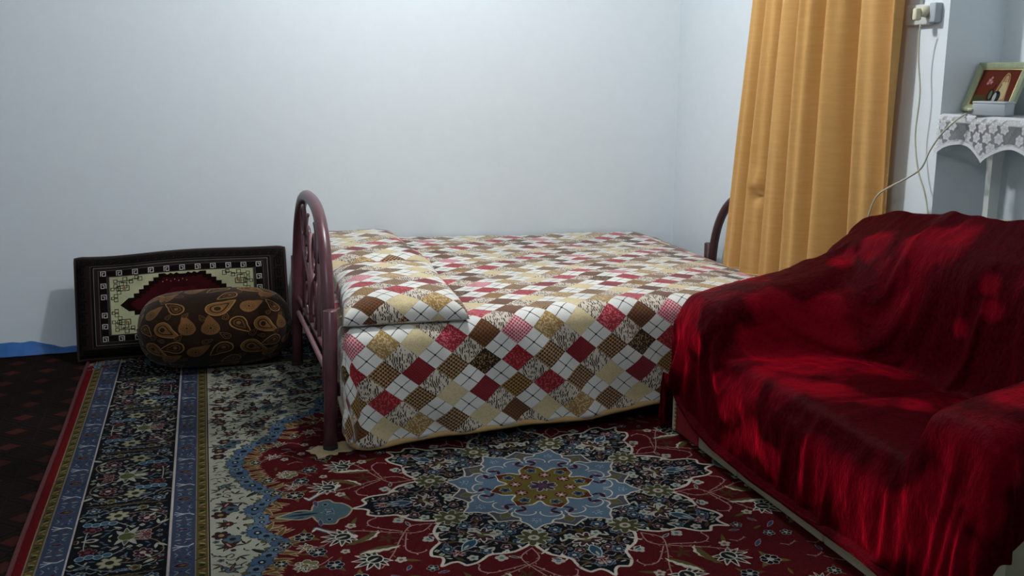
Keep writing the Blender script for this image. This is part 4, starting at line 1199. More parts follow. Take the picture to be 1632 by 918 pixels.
ARM_IN = .012                                  # the cloth clears the frame by this much
def arm(y0, y1):
    yc = (y0+y1)/2; hw = (y1-y0)/2-ARM_IN
    bm = bmesh.new(); rings = []
    for x, zt in ((1.640, .515), (1.66, .545), (1.76, .57), (1.88, .59), (2.02, .612), (2.2, .66), (2.36, .70)):
        ring = [(yc-hw, .02)]+[(yc-hw*math.copysign(abs(cos(a))**.6, cos(a)), zt-.085+.085*sin(a)**.6) for a in np.linspace(0.0001, pi-.0001, 15)]+[(yc+hw, .02)]
        rings.append([bm.verts.new((x+ARM_IN, y, max(z-ARM_IN, .02))) for y, z in ring])
    for a, b in zip(rings[:-1], rings[1:]):
        for k in range(len(a)): bm.faces.new((a[k], b[k], b[(k+1) % len(a)], a[(k+1) % len(a)]))
    bm.faces.new(rings[0]); bm.faces.new(rings[-1][::-1]); bmesh.ops.recalc_face_normals(bm, faces=bm.faces)
    return obj('arm', bm, M_CREAM, sf)
arm(2.98, SY1); arm(SY0, 1.95)
for y0, y1, s_ in ((3.066, SY1-.018, 1),):
    pn = obj('front_panel', bx(1.618, 1.665, y0, y1, .018, .44, .006), M_REDIN, sf, label='red plush panel on the arm front')
    ye = SY1-.006 if s_ > 0 else SY0+.006
    obj('edge_strip', bx(1.612, 1.665, min(ye, ye-.024*s_), max(ye, ye-.024*s_), .018, .43, .006), M_CREAM, sf, label='cream leather edge strip')
    yb_ = ye-.027*s_
    for k in range(24):
        bm = bmesh.new(); bmesh.ops.create_uvsphere(bm, u_segments=6, v_segments=4, radius=.0055, matrix=Matrix.Translation((1.614, yb_, .03+k*.016))); obj('braid_bead', bm, M_BEAD, pn)
# arched back
def back_prof(y):
    return float(np.interp(y, [1.64, 1.75, 1.95, 2.2, 2.4, 2.55, 2.75, 2.92, 3.08, 3.2, 3.28], [.72, .775, .825, .850, .858, .856, .842, .820, .790, .755, .725]))
bm = bmesh.new(); rings = []
for y in np.linspace(SY0+.01, SY1-.01, 25):
    zt = back_prof(y); zr = zt+.030*float(sstep(2.85, 2.5, y))
    rings.append([bm.verts.new((x, y, z)) for x, z in ((2.40, .02), (2.402, zr-.06), (2.40, zr-.012), (2.388, zr), (2.362, zr-.004), (2.33, zt-.012), (2.25, zt-.06), (2.215, zt-.14), (2.17, .42), (2.12, .30), (2.12, .02))])
for a, b in zip(rings[:-1], rings[1:]):
    for k in range(len(a)): bm.faces.new((a[k], b[k], b[(k+1) % len(a)], a[(k+1) % len(a)]))
bm.faces.new(rings[0]); bm.faces.new(rings[-1][::-1]); bmesh.ops.recalc_face_normals(bm, faces=bm.faces)
obj('backrest', bm, M_CREAM, sf)
for x in (1.70, 2.38):
    for y in (SY0+.06, SY1-.06):
        bm = bmesh.new(); bmesh.ops.create_cone(bm, cap_ends=True, segments=12, radius1=.02, radius2=.025, depth=.012, matrix=Matrix.Translation((x, y, .0205))); obj('foot', bm, M_KNIT, sf)

# ---- the velvet throw
def resample(P, n):
    P = np.asarray(P, float); d = np.r_[0, np.cumsum(np.linalg.norm(np.diff(P, axis=0), axis=1))]
    return np.stack([np.interp(np.linspace(0, d[-1], n), d, P[:, k]) for k in range(P.shape[1])], 1)
def throw_surface(nU=120, nY=104, nF=26, nN=16):
    def hem(y): return float(np.interp(y, [1.66, 1.75, 1.85, 1.93, 2.08, 2.46, 2.64, 2.9, 3.05, 3.14, 3.20, 3.29], [.03, .03, .035, .07, .077, .072, .067, .078, .104, .144, .20, .24]))
    def prof(y):
        zb = back_prof(min(max(y, SY0), SY1))+.012
        wf = float(sstep(2.72, 3.03, y)); wn = float(sstep(2.06, 1.88, y)); w_ = max(wf, wn)
        xt = float(np.interp(y, [2.5, 2.85], [2.335, 2.375]))
        seat = np.array([(xt, zb-.004), (2.32, zb), (2.26, zb-.03), (2.205, zb-.12), (2.17, .62), (2.13, .47), (2.05, .402), (1.88, .392), (1.73, .400), (1.645, .375), (1.600, .30), (1.590, .18), (1.592, hem(y))])
        armp = np.array([(xt, zb-.004), (2.32, zb), (2.26, zb-.03), (2.19, zb-.10), (2.13, .70), (2.06, .66), (1.95, .63), (1.84, .61), (1.73, .585), (1.645, .545), (1.598, .44), (1.585, .26), (1.587, hem(y))])
        s = resample(catp(seat), 60); a = resample(catp(armp), 60)
        z = s*(1-w_)+a*w_
        return resample(z, nU)
    def catp(p): return np.array([(v.x, v.z) for v in catmull([(a, 0, b) for a, b in p], 5)])
    ys = np.linspace(SY0-.012, SY1+.012, nY)
    rows = []
    for y in ys:
        p = prof(y); e = min(abs(y-(SY0-.012)), abs(y-(SY1+.012)))
        rnd = .02*(1-math.sqrt(max(0, 1-(1-min(e/.05, 1))**2)))
        rows.append(np.c_[p[:, 0], np.full(nU, y), p[:, 1]-rnd*(p[:, 1] > .3)])
    far = []; near = []
    pF = rows[-1]; pN = rows[0]
    for k in range(1, nF+1):
        t = k/nF
        q = pF.copy(); L = np.minimum(.50, np.maximum(pF[:, 2]-.02, .01))*(.35+.65*sstep(2.2, 1.62, pF[:, 0]))
        q[:, 2] = pF[:, 2]-L*t; q[:, 1] = pF[:, 1]+.012+.03*np.sin(min(t*1.2, 1)*pi/2)+.012*np.sin(pF[:, 0]*28+t*2)*t
        q[:, 0] = pF[:, 0]-.03*t*sstep(1.75, 1.6, pF[:, 0])
        far.append(q)
    for k in range(1, nN+1):
        t = k/nN
        q = pN.copy(); L = np.minimum(.10+.02*np.sin(pN[:, 0]*14), np.maximum(pN[:, 2]-.02, .01))*sstep(1.585, 1.66, pN[:, 0]+.35*(pN[:, 2]-.2)*0+0)
        L = np.where(pN[:, 2] < .40, L*.15, L)
        q[:, 2] = pN[:, 2]-L*t; q[:, 1] = pN[:, 1]-.012-.012*t
        near.append(q)
    return np.stack(near[::-1]+rows+far)
def unpack_throw():
    nu, nv = THROW_N                            # settled cloth points in millimetres, as row and column differences
    q = np.cumsum(np.cumsum(np.array(THROW).reshape(3, nu, nv), 2), 1)
    return np.moveaxis(q, 0, -1)*.001
THROW_N = (0, 0); THROW = []
THROW_N = (89, 75)
THROW = [
2336,-18,2,-10,-14,-12,-9,-9,-8,-8,-9,-17,-14,-20,-22,-22,-19,-16,-15,-16,-16,-17,-17,-18,-18,-17,-18,-19,-18,-18,-19,-19,-19,-20,-19,-19,-19,-15,-8,-9,-16,-16,-16,-16,5,8,-11,-8,-13,-12,-10,-8,-5,-4,-4,-4,-3,-5,-6,26,
-15,-8,-3,-2,-11,-12,-9,-2,5,10,-4,8,5,0,1,0,2,-4,-4,2,0,0,0,0,0,0,0,-1,0,1,1,1,1,0,0,0,0,-1,1,0,-1,0,1,0,-1,0,0,1,0,0,0,0,1,-1,-2,-1,1,0,1,4,
-3,0,0,1,0,-1,0,0,-1,1,0,-1,2,0,-1,1,-1,1,0,-1,1,1,0,0,-4,6,-3,-1,1,0,0,7,-13,1,3,0,-1,0,0,-1,0,0,-1,2,0,0,1,0,1,0,-1,0,1,-1,1,0,0,-1,0,0,
1,0,-1,1,0,0,0,0,0,-3,1,0,1,1,2,-2,0,0,-1,0,1,0,-1,1,-1,1,1,0,1,-2,0,0,2,-1,0,0,0,0,0,0,0,0,0,0,0,0,-5,0,6,-3,-1,-1,0,0,1,-1,0,1,0,0,
2,0,-1,0,1,0,0,-1,1,-1,0,0,1,-1,1,-1,0,0,1,-1,0,1,-1,-1,0,0,0,0,2,2,-2,0,-1,1,0,-1,1,0,0,0,0,0,0,2,-2,0,1,0,-1,2,-1,1,0,-1,0,0,0,0,0,0,
-1,-3,8,-6,-2,1,0,0,-1,0,0,1,0,0,2,1,-1,1,-1,-1,1,0,0,-1,0,0,0,0,1,-1,0,0,1,-1,1,0,-1,1,-1,-2,1,0,1,3,0,-2,1,-2,0,0,1,-1,1,0,0,0,0,2,-1,0,
-1,1,-1,1,0,0,0,0,1,-1,0,0,0,0,0,0,4,-7,0,2,-1,0,-1,0,0,0,0,0,0,3,2,-1,-2,1,-1,-1,0,1,0,0,0,0,-1,0,0,0,1,-1,0,1,0,0,-1,-1,0,0,2,-2,4,1,
-3,0,0,0,0,0,0,0,0,0,0,0,2,0,-2,0,1,-1,-1,1,1,0,0,0,0,0,0,0,0,0,0,-2,2,-1,-2,0,0,0,1,-1,0,0,-1,3,3,-2,1,0,-2,1,-1,-1,0,0,0,0,0,1,-1,0,
1,-1,0,1,-1,1,0,-1,-1,-1,1,1,1,3,-1,-2,-1,0,0,1,0,0,0,0,0,0,2,-1,1,-2,1,0,-1,0,1,1,-1,0,0,0,0,0,0,0,0,0,0,-3,3,4,-1,-1,-1,-3,-1,-1,1,1,3,0,
0,-1,0,1,-1,0,0,-2,0,1,0,-1,0,0,0,0,0,0,0,1,0,-1,0,-2,1,0,1,1,2,-1,-1,0,0,0,0,0,0,0,0,0,1,0,1,-1,0,-1,1,0,-2,2,0,0,0,0,0,0,0,0,0,0,
0,-1,8,-3,-5,0,-1,0,0,0,-1,0,1,6,-4,1,0,0,-1,0,0,-1,1,-1,-1,0,0,0,1,0,-1,0,0,0,0,1,1,-2,-1,0,0,0,2,0,2,-2,0,-1,1,0,0,0,0,0,1,-1,1,1,0,1,
-3,1,-1,0,1,0,0,1,-1,0,0,0,0,0,0,2,-2,-16,-2,2,3,4,3,1,1,6,11,7,-5,-8,-17,-10,-3,2,4,3,3,1,2,-1,0,1,-1,-1,1,1,0,0,-1,-1,-1,2,0,-1,-2,-1,-1,15,-2,-25,
-1,0,3,2,4,4,4,2,4,4,7,4,0,1,-18,3,-1,-5,0,5,2,2,1,1,-2,0,0,-1,1,0,1,-2,16,0,-5,-6,-5,-5,-1,1,0,-1,-2,-7,1,3,4,-1,-2,-1,0,-1,0,-1,1,0,0,0,1,-1,
0,0,2,-1,0,0,-2,0,0,1,1,8,-8,-10,0,-1,2,2,4,5,6,6,7,3,-3,-8,-10,-8,-3,-6,7,1,11,11,-5,2,2,2,-3,-4,1,0,1,-1,1,0,11,-13,-1,0,1,-2,-3,-3,-2,1,0,3,1,-7,
2,0,2,1,-1,-1,0,-1,0,0,-1,0,1,-1,1,-1,0,-2,1,0,0,0,-1,1,0,3,-7,-8,2,5,9,8,8,4,0,-3,-7,-9,-10,-4,-2,2,3,4,7,8,6,0,-2,5,-1,-1,-1,-4,-2,0,1,0,0,0,
0,-14,-4,2,3,1,9,3,1,-2,-4,0,-2,-3,-3,4,2,0,1,1,-1,-2,0,0,-1,0,0,0,1,-1,-2,0,0,0,0,-1,1,-1,-2,-1,-4,0,10,10,5,-3,-6,-8,-6,-2,-1,2,4,8,6,8,5,5,4,0,
2,-1,3,-3,-14,-4,-2,-5,0,0,0,1,1,1,-1,0,4,11,-1,-4,-7,-6,-2,0,-1,-1,-1,1,-1,6,-2,1,0,0,-2,0,1,0,-1,0,0,0,0,0,-1,1,-1,0,0,0,-1,-1,0,-3,1,2,10,-2,-6,-3,
2,6,6,7,4,3,4,1,0,0,-2,-1,-2,-3,-2,-3,-2,-7,-2,2,-2,-1,0,1,1,-1,-1,0,1,0,0,5,-11,-1,1,7,-2,0,-2,0,-1,-3,0,2,1,2,0,1,-2,-1,1,-1,0,0,0,1,-1,0,-1,1,
1,0,0,-1,0,0,-1,-1,-1,4,2,1,4,4,1,-1,-3,-4,-4,-4,-3,-3,-2,-2,-1,-1,0,-1,1,1,1,1,2,2,9,3,-1,1,0,0,-1,0,1,0,0,0,-4,7,2,-1,-4,-1,-1,-1,-1,0,-2,-1,1,2,
2,1,0,0,0,-2,1,0,0,0,0,0,0,0,0,0,0,0,0,0,1,-1,1,0,1,1,-1,-1,0,1,2,2,3,2,2,2,1,1,0,1,0,-1,1,-1,-1,-1,-2,-1,-3,-5,-2,1,-2,0,1,0,0,-1,1,0,
-1,5,-7,-2,2,3,-2,0,0,0,-2,0,-2,1,1,1,1,-1,0,0,1,-1,0,1,1,-1,1,-1,1,0,0,0,0,0,1,0,1,-1,2,0,-3,-7,-2,0,-1,-1,0,-1,0,0,0,0,0,0,0,0,1,0,1,1,
2,3,4,0,-3,3,5,2,-2,-2,-1,-2,1,-1,1,1,-2,3,0,-2,-3,0,-1,0,0,0,-1,-1,1,3,1,0,2,0,1,0,1,0,0,-1,1,-1,1,0,0,0,1,-1,1,0,0,1,1,-1,-2,0,3,0,2,4,
0,0,0,0,0,-4,-1,2,2,1,2,1,-1,-2,-3,-3,-5,-2,-4,2,6,4,0,-3,0,-2,-2,-1,0,1,0,0,-5,-1,0,1,0,2,1,0,-1,0,-1,2,1,1,2,0,1,2,1,1,1,0,1,0,0,0,0,0,
0,0,1,0,-1,0,0,0,0,-6,5,-6,0,4,-2,-1,-2,-1,-2,-5,4,2,4,-1,-2,-4,-5,-4,0,2,0,5,3,13,10,-4,-10,0,1,-1,-2,-2,-2,0,0,1,-4,6,2,3,0,0,-2,-1,-2,-1,-2,1,1,5,
4,1,3,1,0,1,1,0,1,1,1,1,1,1,1,1,0,1,0,1,0,0,2,2,0,-13,-4,-10,-13,-2,1,1,2,2,4,0,-3,-7,-1,0,4,5,7,4,4,4,1,-3,-5,-3,0,5,1,-4,-5,0,-1,-2,-1,0,
1,-3,-5,-1,0,2,2,2,3,3,2,3,-1,1,3,2,3,1,1,1,1,2,3,1,2,1,2,1,1,1,1,2,0,2,0,2,3,0,2,2,3,-3,-2,-7,-13,-10,-7,-5,-4,-1,0,1,0,0,0,-2,-2,-2,-3,-4,
-2,-3,-1,-2,2,9,8,6,1,-5,0,-2,0,0,1,0,10,3,1,-1,-2,-1,0,0,-1,0,-1,-1,0,1,3,2,1,2,2,3,2,1,3,2,3,2,2,1,2,1,0,2,0,5,4,-1,0,-1,1,1,1,2,1,1,
-3,-7,-8,-2,-3,-6,-7,-4,-2,-1,-2,-2,-2,1,0,-1,1,-1,1,-1,-3,-3,0,4,-1,-3,1,-1,0,-1,-1,-5,2,1,0,0,0,2,1,2,2,1,2,1,0,1,2,2,1,1,1,3,3,4,3,2,3,1,1,0,
1,6,5,7,-2,-4,-1,0,0,0,1,1,0,2,-2,-2,-1,-2,-9,-12,-9,-2,4,-8,-11,-3,7,2,-3,-2,-1,-2,1,0,2,4,4,-2,1,2,-6,0,0,0,-2,1,2,-3,-2,-1,0,3,1,0,0,0,0,0,2,2,
2,1,2,1,1,1,2,3,2,2,2,1,2,3,4,13,2,-1,-6,-2,-1,1,0,4,-1,-2,2,0,-2,-1,0,-1,-2,-2,0,-3,-9,-15,-1,3,-7,-11,0,3,2,1,1,-1,-2,-3,-5,-6,1,8,11,2,-2,1,-2,0,
0,-6,1,2,1,0,0,0,3,3,3,2,2,-1,0,0,0,-1,-1,0,2,0,1,1,1,0,-2,-3,9,9,-4,4,-4,1,2,0,-2,5,-5,0,1,2,-3,-2,-1,0,2,-1,0,-1,0,-2,-2,-3,-1,1,-5,4,0,1,
1,1,1,2,-1,-1,-3,-10,-10,0,4,4,0,-1,0,0,6,-1,-2,-3,-1,-1,-1,1,1,2,0,0,1,0,-1,1,3,6,3,-1,0,-1,-2,-1,-1,-1,8,0,1,-10,0,-1,1,-1,0,2,-1,0,1,-1,-1,-2,-2,3,
0,-1,1,-1,0,0,1,-2,0,3,1,-1,-12,3,1,0,0,-3,-2,5,6,4,3,-1,-7,4,-2,1,1,-6,0,-2,0,1,1,-1,-5,3,-1,0,-2,3,4,4,6,5,3,0,-4,-2,0,-3,-3,5,-4,4,5,4,-5,-7,
2,-8,4,-2,-1,0,1,-1,0,0,2,-5,2,1,-3,0,-1,0,0,0,0,0,1,0,0,0,0,5,-7,-1,1,3,-3,2,2,-1,-1,3,0,0,-2,0,-1,-3,2,-1,4,0,-3,-4,-1,9,1,1,1,2,3,2,-2,-4,
-4,-3,-3,0,0,3,9,2,-3,11,0,-1,-12,6,-6,-1,1,-2,0,-1,1,-1,1,1,0,-3,0,-2,-1,1,-1,0,0,0,1,-1,0,-1,0,0,1,1,0,3,-1,-3,-2,9,0,-4,-3,-4,-5,0,6,4,0,-7,2,4,
0,-4,0,5,6,0,-2,-1,-1,-2,-1,-4,-4,0,1,3,5,6,5,6,1,-5,2,-3,-9,-6,3,17,-12,-1,1,-2,2,-1,1,-1,-1,-1,1,-2,0,-1,0,1,-2,0,1,-1,1,-1,1,0,0,0,-1,0,0,1,0,1,
2,-1,-3,0,0,1,4,4,1,-8,-8,1,4,1,0,0,3,2,-4,-3,2,2,1,1,1,-1,1,0,2,3,2,1,0,-2,-5,-4,-3,-4,0,5,13,5,-14,-1,0,-1,1,0,1,-1,1,2,-3,-2,0,0,1,-1,-1,1,
0,-1,1,-1,0,0,0,0,-2,-2,3,-3,1,2,1,-4,0,2,2,-1,0,0,0,0,2,4,-6,0,0,0,0,-7,-1,1,3,4,0,0,0,-1,4,2,3,2,-2,-3,-4,-5,-3,-1,1,5,9,9,4,-8,-10,1,0,0,
0,-1,0,0,2,-1,-2,1,0,0,0,-2,1,0,0,0,0,-1,1,0,0,0,0,0,6,-4,-2,-2,-1,-1,0,3,-2,-6,6,-1,-2,-2,2,6,-1,-1,0,1,0,-1,8,1,-1,-3,-5,1,1,-1,0,-2,-3,-2,-3,-1,
2,2,5,6,7,5,3,-3,-5,-8,0,3,-3,-1,-1,0,0,-1,0,0,1,0,0,0,0,0,0,-1,0,1,0,-1,1,-1,0,0,0,-1,2,-2,1,5,-3,1,-1,3,-4,-3,3,-5,1,4,5,3,-3,-5,-1,0,0,0,
0,-7,0,2,2,5,-5,-2,0,4,1,4,2,3,3,1,2,-1,-1,-3,-2,-4,-1,-1,4,-1,-2,0,-1,0,0,-1,1,0,-1,0,0,-1,0,0,0,1,0,0,0,0,0,0,0,-1,0,0,0,0,0,0,-1,1,0,0,
1,1,2,1,-1,-1,-2,-3,-1,2,2,-1,0,0,0,0,5,0,-1,-2,-4,5,1,0,-3,1,0,0,0,0,-1,-1,0,0,0,1,1,-1,0,-1,0,0,2,0,0,0,0,0,-1,0,0,1,0,-1,0,0,0,0,0,-1,
0,1,0,0,1,-1,-1,0,0,-1,0,1,0,-3,-1,-3,-3,-2,-3,-2,-2,-1,0,0,3,11,6,1,0,-1,0,-1,0,0,0,0,1,0,1,-1,0,0,0,0,0,1,0,1,-1,0,-2,-1,1,1,-1,1,1,0,0,0,
0,2,-1,0,0,-1,0,0,0,1,0,-1,0,0,0,0,1,-1,0,0,0,-1,2,-2,1,0,-2,3,2,1,3,2,2,2,0,0,-1,-2,-3,-6,-5,3,1,-1,0,1,-4,1,0,3,0,-1,1,-1,0,-1,0,1,-1,0,
0,0,-1,1,0,1,0,0,-1,1,0,1,-1,0,1,2,-1,-1,1,-1,1,-1,0,1,-1,0,1,0,0,0,0,-1,0,0,-1,1,0,1,-2,-1,2,1,-5,1,0,-2,3,3,1,2,1,0,-1,-5,-3,1,0,-1,2,1,
0,0,-1,0,-1,1,0,0,0,1,0,0,0,0,0,-1,0,0,-1,0,0,0,0,1,0,0,0,0,1,0,-1,1,1,0,1,-1,0,1,0,-1,0,0,0,0,0,0,-1,0,0,1,-1,1,-3,1,3,-4,-3,3,2,1,
2,-2,-4,-1,3,4,1,2,3,0,-9,-1,2,-1,0,0,3,0,-1,0,-1,0,-1,0,0,0,-1,-1,0,0,1,-1,1,1,0,0,1,0,-1,0,-1,-1,-1,0,2,0,-1,3,0,0,2,0,-3,1,0,0,-1,1,0,0,
0,0,0,0,-1,1,0,0,-1,-10,-1,4,-5,-5,-1,1,1,3,2,0,-1,5,6,5,0,-3,0,0,-1,0,1,-5,0,2,1,2,-5,-1,2,2,-1,-2,-2,-2,-3,-3,-2,-2,-2,-2,-1,-1,0,3,3,6,6,4,1,-2,
1,1,0,1,1,-1,1,1,-1,1,-1,1,-1,0,-1,0,0,1,0,1,-1,1,1,-2,10,5,-8,8,-7,2,-1,-3,-2,-2,-2,-1,-3,-1,2,4,-1,-1,0,0,0,0,7,-1,-2,-3,-4,-2,1,1,0,3,4,3,2,3,
2,1,0,0,1,-1,-3,-2,-5,-6,-8,-8,2,9,6,-1,1,0,0,0,0,0,1,0,-1,1,-1,0,0,0,0,1,-1,0,0,1,0,0,1,-3,-4,2,-4,11,-1,0,3,1,1,0,0,-1,-2,-3,-1,-1,-1,0,1,0,
-1,-6,0,0,4,5,3,-4,-3,-1,-1,-1,0,2,1,2,3,3,2,1,1,2,1,0,-4,0,2,-4,-9,5,0,-2,0,0,-1,0,0,0,-1,1,0,0,0,0,0,0,0,0,0,0,1,0,-1,0,-4,4,4,3,-3,-1,
0,-1,-1,-1,0,-1,0,-1,2,0,0,0,-1,0,1,-1,5,6,0,-7,-5,-4,3,-1,-1,-1,-1,0,-1,-1,0,0,0,0,2,3,7,3,3,4,0,-3,0,6,-13,-2,0,-1,0,0,0,-1,0,1,0,0,0,0,0,0,
0,0,1,0,-1,-2,0,2,0,7,-2,-4,-3,2,1,0,0,1,1,1,0,0,0,-3,-3,2,1,1,0,-2,0,-3,-3,1,4,1,4,0,2,0,1,2,1,1,0,-1,-1,-1,0,-1,-1,-5,-1,1,3,2,2,-2,-8,3,
0,-1,0,0,-1,0,1,0,-1,0,0,0,1,-1,1,0,0,-1,0,1,0,-1,-2,3,-3,0,5,-1,-3,-3,-3,-2,-1,-2,-1,1,2,4,2,-3,5,2,0,1,0,3,0,-1,0,1,-1,4,1,-2,0,-2,-1,-1,-1,0,
1,0,0,0,1,-1,1,0,0,2,0,0,-1,0,-2,0,0,0,-1,1,0,-1,0,1,0,0,0,-1,1,0,0,0,0,0,-1,1,0,-1,0,0,1,-2,2,2,4,2,1,0,0,-1,-3,-5,-11,-3,11,3,0,-1,-1,1,
3,0,1,0,0,-2,-2,1,1,-1,1,-1,-1,0,-1,-1,0,0,0,-1,1,0,2,0,-1,2,1,1,-1,0,0,0,-1,0,1,-1,1,0,-1,0,0,0,0,0,0,0,0,0,0,1,-1,0,0,1,-7,-3,3,-2,0,0,
2,2,2,2,2,4,5,6,-6,-13,1,0,0,0,0,4,4,-5,-4,-3,2,4,-1,0,0,-1,1,1,0,1,0,0,0,0,-1,-2,-2,-2,0,2,2,1,0,1,0,0,-1,0,0,-1,1,-1,0,1,0,-1,1,0,-1,0,
0,0,1,0,-1,0,0,1,-5,8,0,-7,5,0,-2,-2,-1,-2,0,0,0,0,3,6,0,-4,0,-1,1,0,4,-2,1,2,1,-2,-3,0,0,0,0,-1,-1,0,0,1,0,0,0,0,2,2,0,0,-3,-3,2,1,0,0,
0,2,-2,0,0,-1,1,0,-1,0,1,-1,0,1,0,0,0,-1,0,1,0,-1,0,4,-8,1,8,-3,-3,-2,-1,0,1,0,1,1,0,1,2,1,-2,-1,2,-1,-1,4,0,-1,0,1,2,-8,1,1,1,-1,-1,-2,-4,-4,
-2,-1,1,2,4,2,1,1,1,2,2,-3,1,1,1,0,0,0,0,-1,0,0,-1,2,-1,-1,0,0,0,0,0,0,1,-1,0,0,0,-1,0,3,2,-2,1,0,-1,-2,2,3,1,-6,0,3,-1,-4,4,-2,0,0,0,0,
2,-1,-2,1,1,2,0,1,-2,-1,0,1,2,2,2,-1,-2,-4,-5,-6,-4,-1,1,3,-2,1,11,0,2,-1,1,0,0,0,0,1,-1,0,-1,0,1,0,0,0,0,0,-1,0,1,-1,0,0,2,-2,1,-1,0,0,2,2,
5,-1,-7,-4,6,1,-5,-4,4,-2,2,1,0,0,0,2,4,5,-6,-4,-3,5,-4,2,0,0,-2,-2,-1,1,1,2,2,2,1,-1,-4,-5,-7,2,0,-8,16,1,2,0,-2,3,-1,0,1,0,-1,-1,1,0,0,0,0,-1,
1,0,0,-1,1,0,1,-2,0,2,-1,-1,0,0,2,-2,-1,4,4,-1,-3,1,1,-1,-1,-2,-1,-1,0,1,3,0,-1,3,3,0,-6,0,-1,1,-1,-2,-2,-3,-4,-4,-3,-1,0,1,5,5,4,2,-3,-3,-3,-4,7,-1,
2,3,2,1,1,-3,2,1,0,0,0,0,0,-1,1,-1,1,0,1,-1,1,-1,2,-3,0,2,-2,-3,-2,2,2,-1,-1,0,-1,-1,0,3,3,1,-2,1,-1,0,0,3,0,0,-1,-2,0,2,0,-2,-1,-1,3,3,4,1,
1,-2,-4,-5,-5,-8,-6,-2,4,7,4,-1,-5,1,5,6,-1,-1,3,0,1,-1,0,1,0,0,1,0,1,-1,-1,1,-1,0,1,-1,1,-2,2,-2,2,-2,-1,0,-1,3,0,-5,1,3,1,0,1,-2,1,0,-1,1,-1,0,
4,-6,1,2,3,2,-3,-9,2,0,1,-2,-1,-1,2,2,4,2,1,0,0,-1,-5,-9,-7,3,10,-6,4,-2,-5,11,-3,0,2,0,1,0,0,-1,2,-1,1,0,0,1,-2,1,0,0,0,0,1,1,1,-2,3,-1,6,-1,
-7,-3,8,2,-5,0,1,-2,-1,1,0,1,-1,0,0,2,5,-1,-5,-4,-2,-1,2,-1,0,0,1,1,4,0,0,-2,0,0,0,0,0,1,0,-2,-11,-5,12,-5,2,-1,-9,6,2,1,0,-2,2,0,1,-2,2,0,-1,1,
0,1,-1,0,0,1,1,0,2,2,-1,2,5,-3,-4,3,7,-1,-7,3,1,-3,0,-1,-1,2,-1,1,1,0,1,-2,3,7,3,0,-1,-2,-3,-2,-2,-4,-4,-6,-4,-1,1,4,4,4,1,-1,0,1,0,0,-6,-13,3,7,
2,1,-5,3,-5,2,0,-2,1,1,1,0,0,0,0,0,0,0,0,1,0,0,3,5,0,-1,2,3,-1,4,0,-4,-1,3,-2,-2,2,-2,-1,0,3,0,0,1,0,2,3,1,-5,0,4,4,-2,5,4,1,0,0,-1,-1,
-4,-4,-8,-8,-4,1,6,0,-1,-1,1,0,0,-11,-8,9,2,2,-8,5,-2,1,0,0,-1,-1,1,0,1,0,0,0,1,1,-1,1,1,4,6,-2,-1,8,-1,-1,0,-1,1,-1,0,0,0,-2,0,0,-1,4,0,2,-1,0,
3,1,0,2,-1,-1,-2,4,-4,-4,-2,0,0,-1,1,1,1,3,3,-1,-3,-7,-1,-1,-1,-1,0,0,0,-3,-13,0,6,-1,0,2,-1,1,0,0,1,-2,0,1,0,0,2,0,-1,4,1,2,8,-2,1,1,2,-1,1,0,
0,0,0,-1,0,0,0,0,-1,0,3,1,1,0,-1,1,-2,0,-2,1,1,3,1,-1,3,2,0,-3,-1,-2,-4,-3,-3,-2,-1,-1,0,0,0,0,-1,-1,-1,-1,0,0,-7,-11,11,-3,-1,3,0,0,0,0,0,1,-1,1,
-1,-2,7,1,2,2,8,4,-2,-3,-1,2,4,2,-1,0,0,1,0,0,0,0,-2,-1,3,0,2,-2,0,1,-1,-2,2,3,2,0,-1,-3,0,0,0,-1,2,1,1,2,0,-4,-5,-5,3,-1,-3,-2,-2,-2,-2,-2,0,0,
-1,0,0,-11,6,0,-2,0,1,0,0,0,0,0,0,0,3,-4,12,6,2,-5,-12,-1,10,16,2,-1,-1,0,1,-1,-1,-1,0,-1,0,0,-1,2,2,-1,0,0,1,1,0,0,0,-1,-1,2,1,0,-2,-3,-1,0,0,0,
0,-1,2,1,1,-8,-5,0,1,0,0,-2,-2,-2,0,-1,-1,0,-1,-6,3,-1,0,-1,1,0,0,0,0,0,4,7,1,-10,-7,0,6,16,14,6,-3,-3,-3,-1,1,-1,0,0,1,-2,-2,0,1,-1,1,1,0,-1,1,0,
0,1,-1,-2,-1,1,0,-1,0,4,2,2,0,-1,-2,-1,-3,-3,0,-1,-1,2,-2,-4,-5,-2,3,0,-2,-2,1,-1,-1,0,-1,-2,0,-1,-1,1,0,0,0,2,3,0,-9,-3,5,13,16,11,0,-4,-7,-2,-1,0,0,-2,
1,0,1,1,3,3,-3,-4,-1,1,-1,1,0,0,0,0,2,3,0,-1,-3,0,-1,1,-1,1,0,-1,1,1,1,-1,-4,-3,0,0,-1,-1,-1,1,-2,-5,0,1,-2,-2,1,-1,0,-1,-2,0,0,0,-1,-1,0,0,-1,-3,
0,7,19,12,0,-5,-5,-5,-2,-1,-3,-1,1,1,2,1,3,2,0,0,-1,2,0,-2,0,0,1,1,-1,0,1,-3,-3,-1,0,2,-1,7,-5,0,1,2,0,0,2,-2,0,-3,-3,-3,0,0,2,0,-1,1,0,-3,-1,0,
0,-1,0,-1,0,0,-1,0,0,-1,0,0,-1,-2,5,-1,3,-8,-5,-2,1,1,4,4,5,6,4,3,3,2,0,-1,-2,-2,-3,-1,-2,1,2,0,1,0,0,0,0,1,4,2,0,0,-1,-2,-6,7,-3,-3,-2,4,-1,0,
0,-1,-3,-2,2,0,1,-1,0,1,-1,0,0,0,-1,0,0,-1,1,0,-1,0,1,0,0,0,-1,-1,2,2,7,5,-5,-4,10,3,3,1,0,-1,-3,-3,-2,-4,-3,-2,-2,-3,0,1,0,1,-3,5,1,1,0,0,0,0,
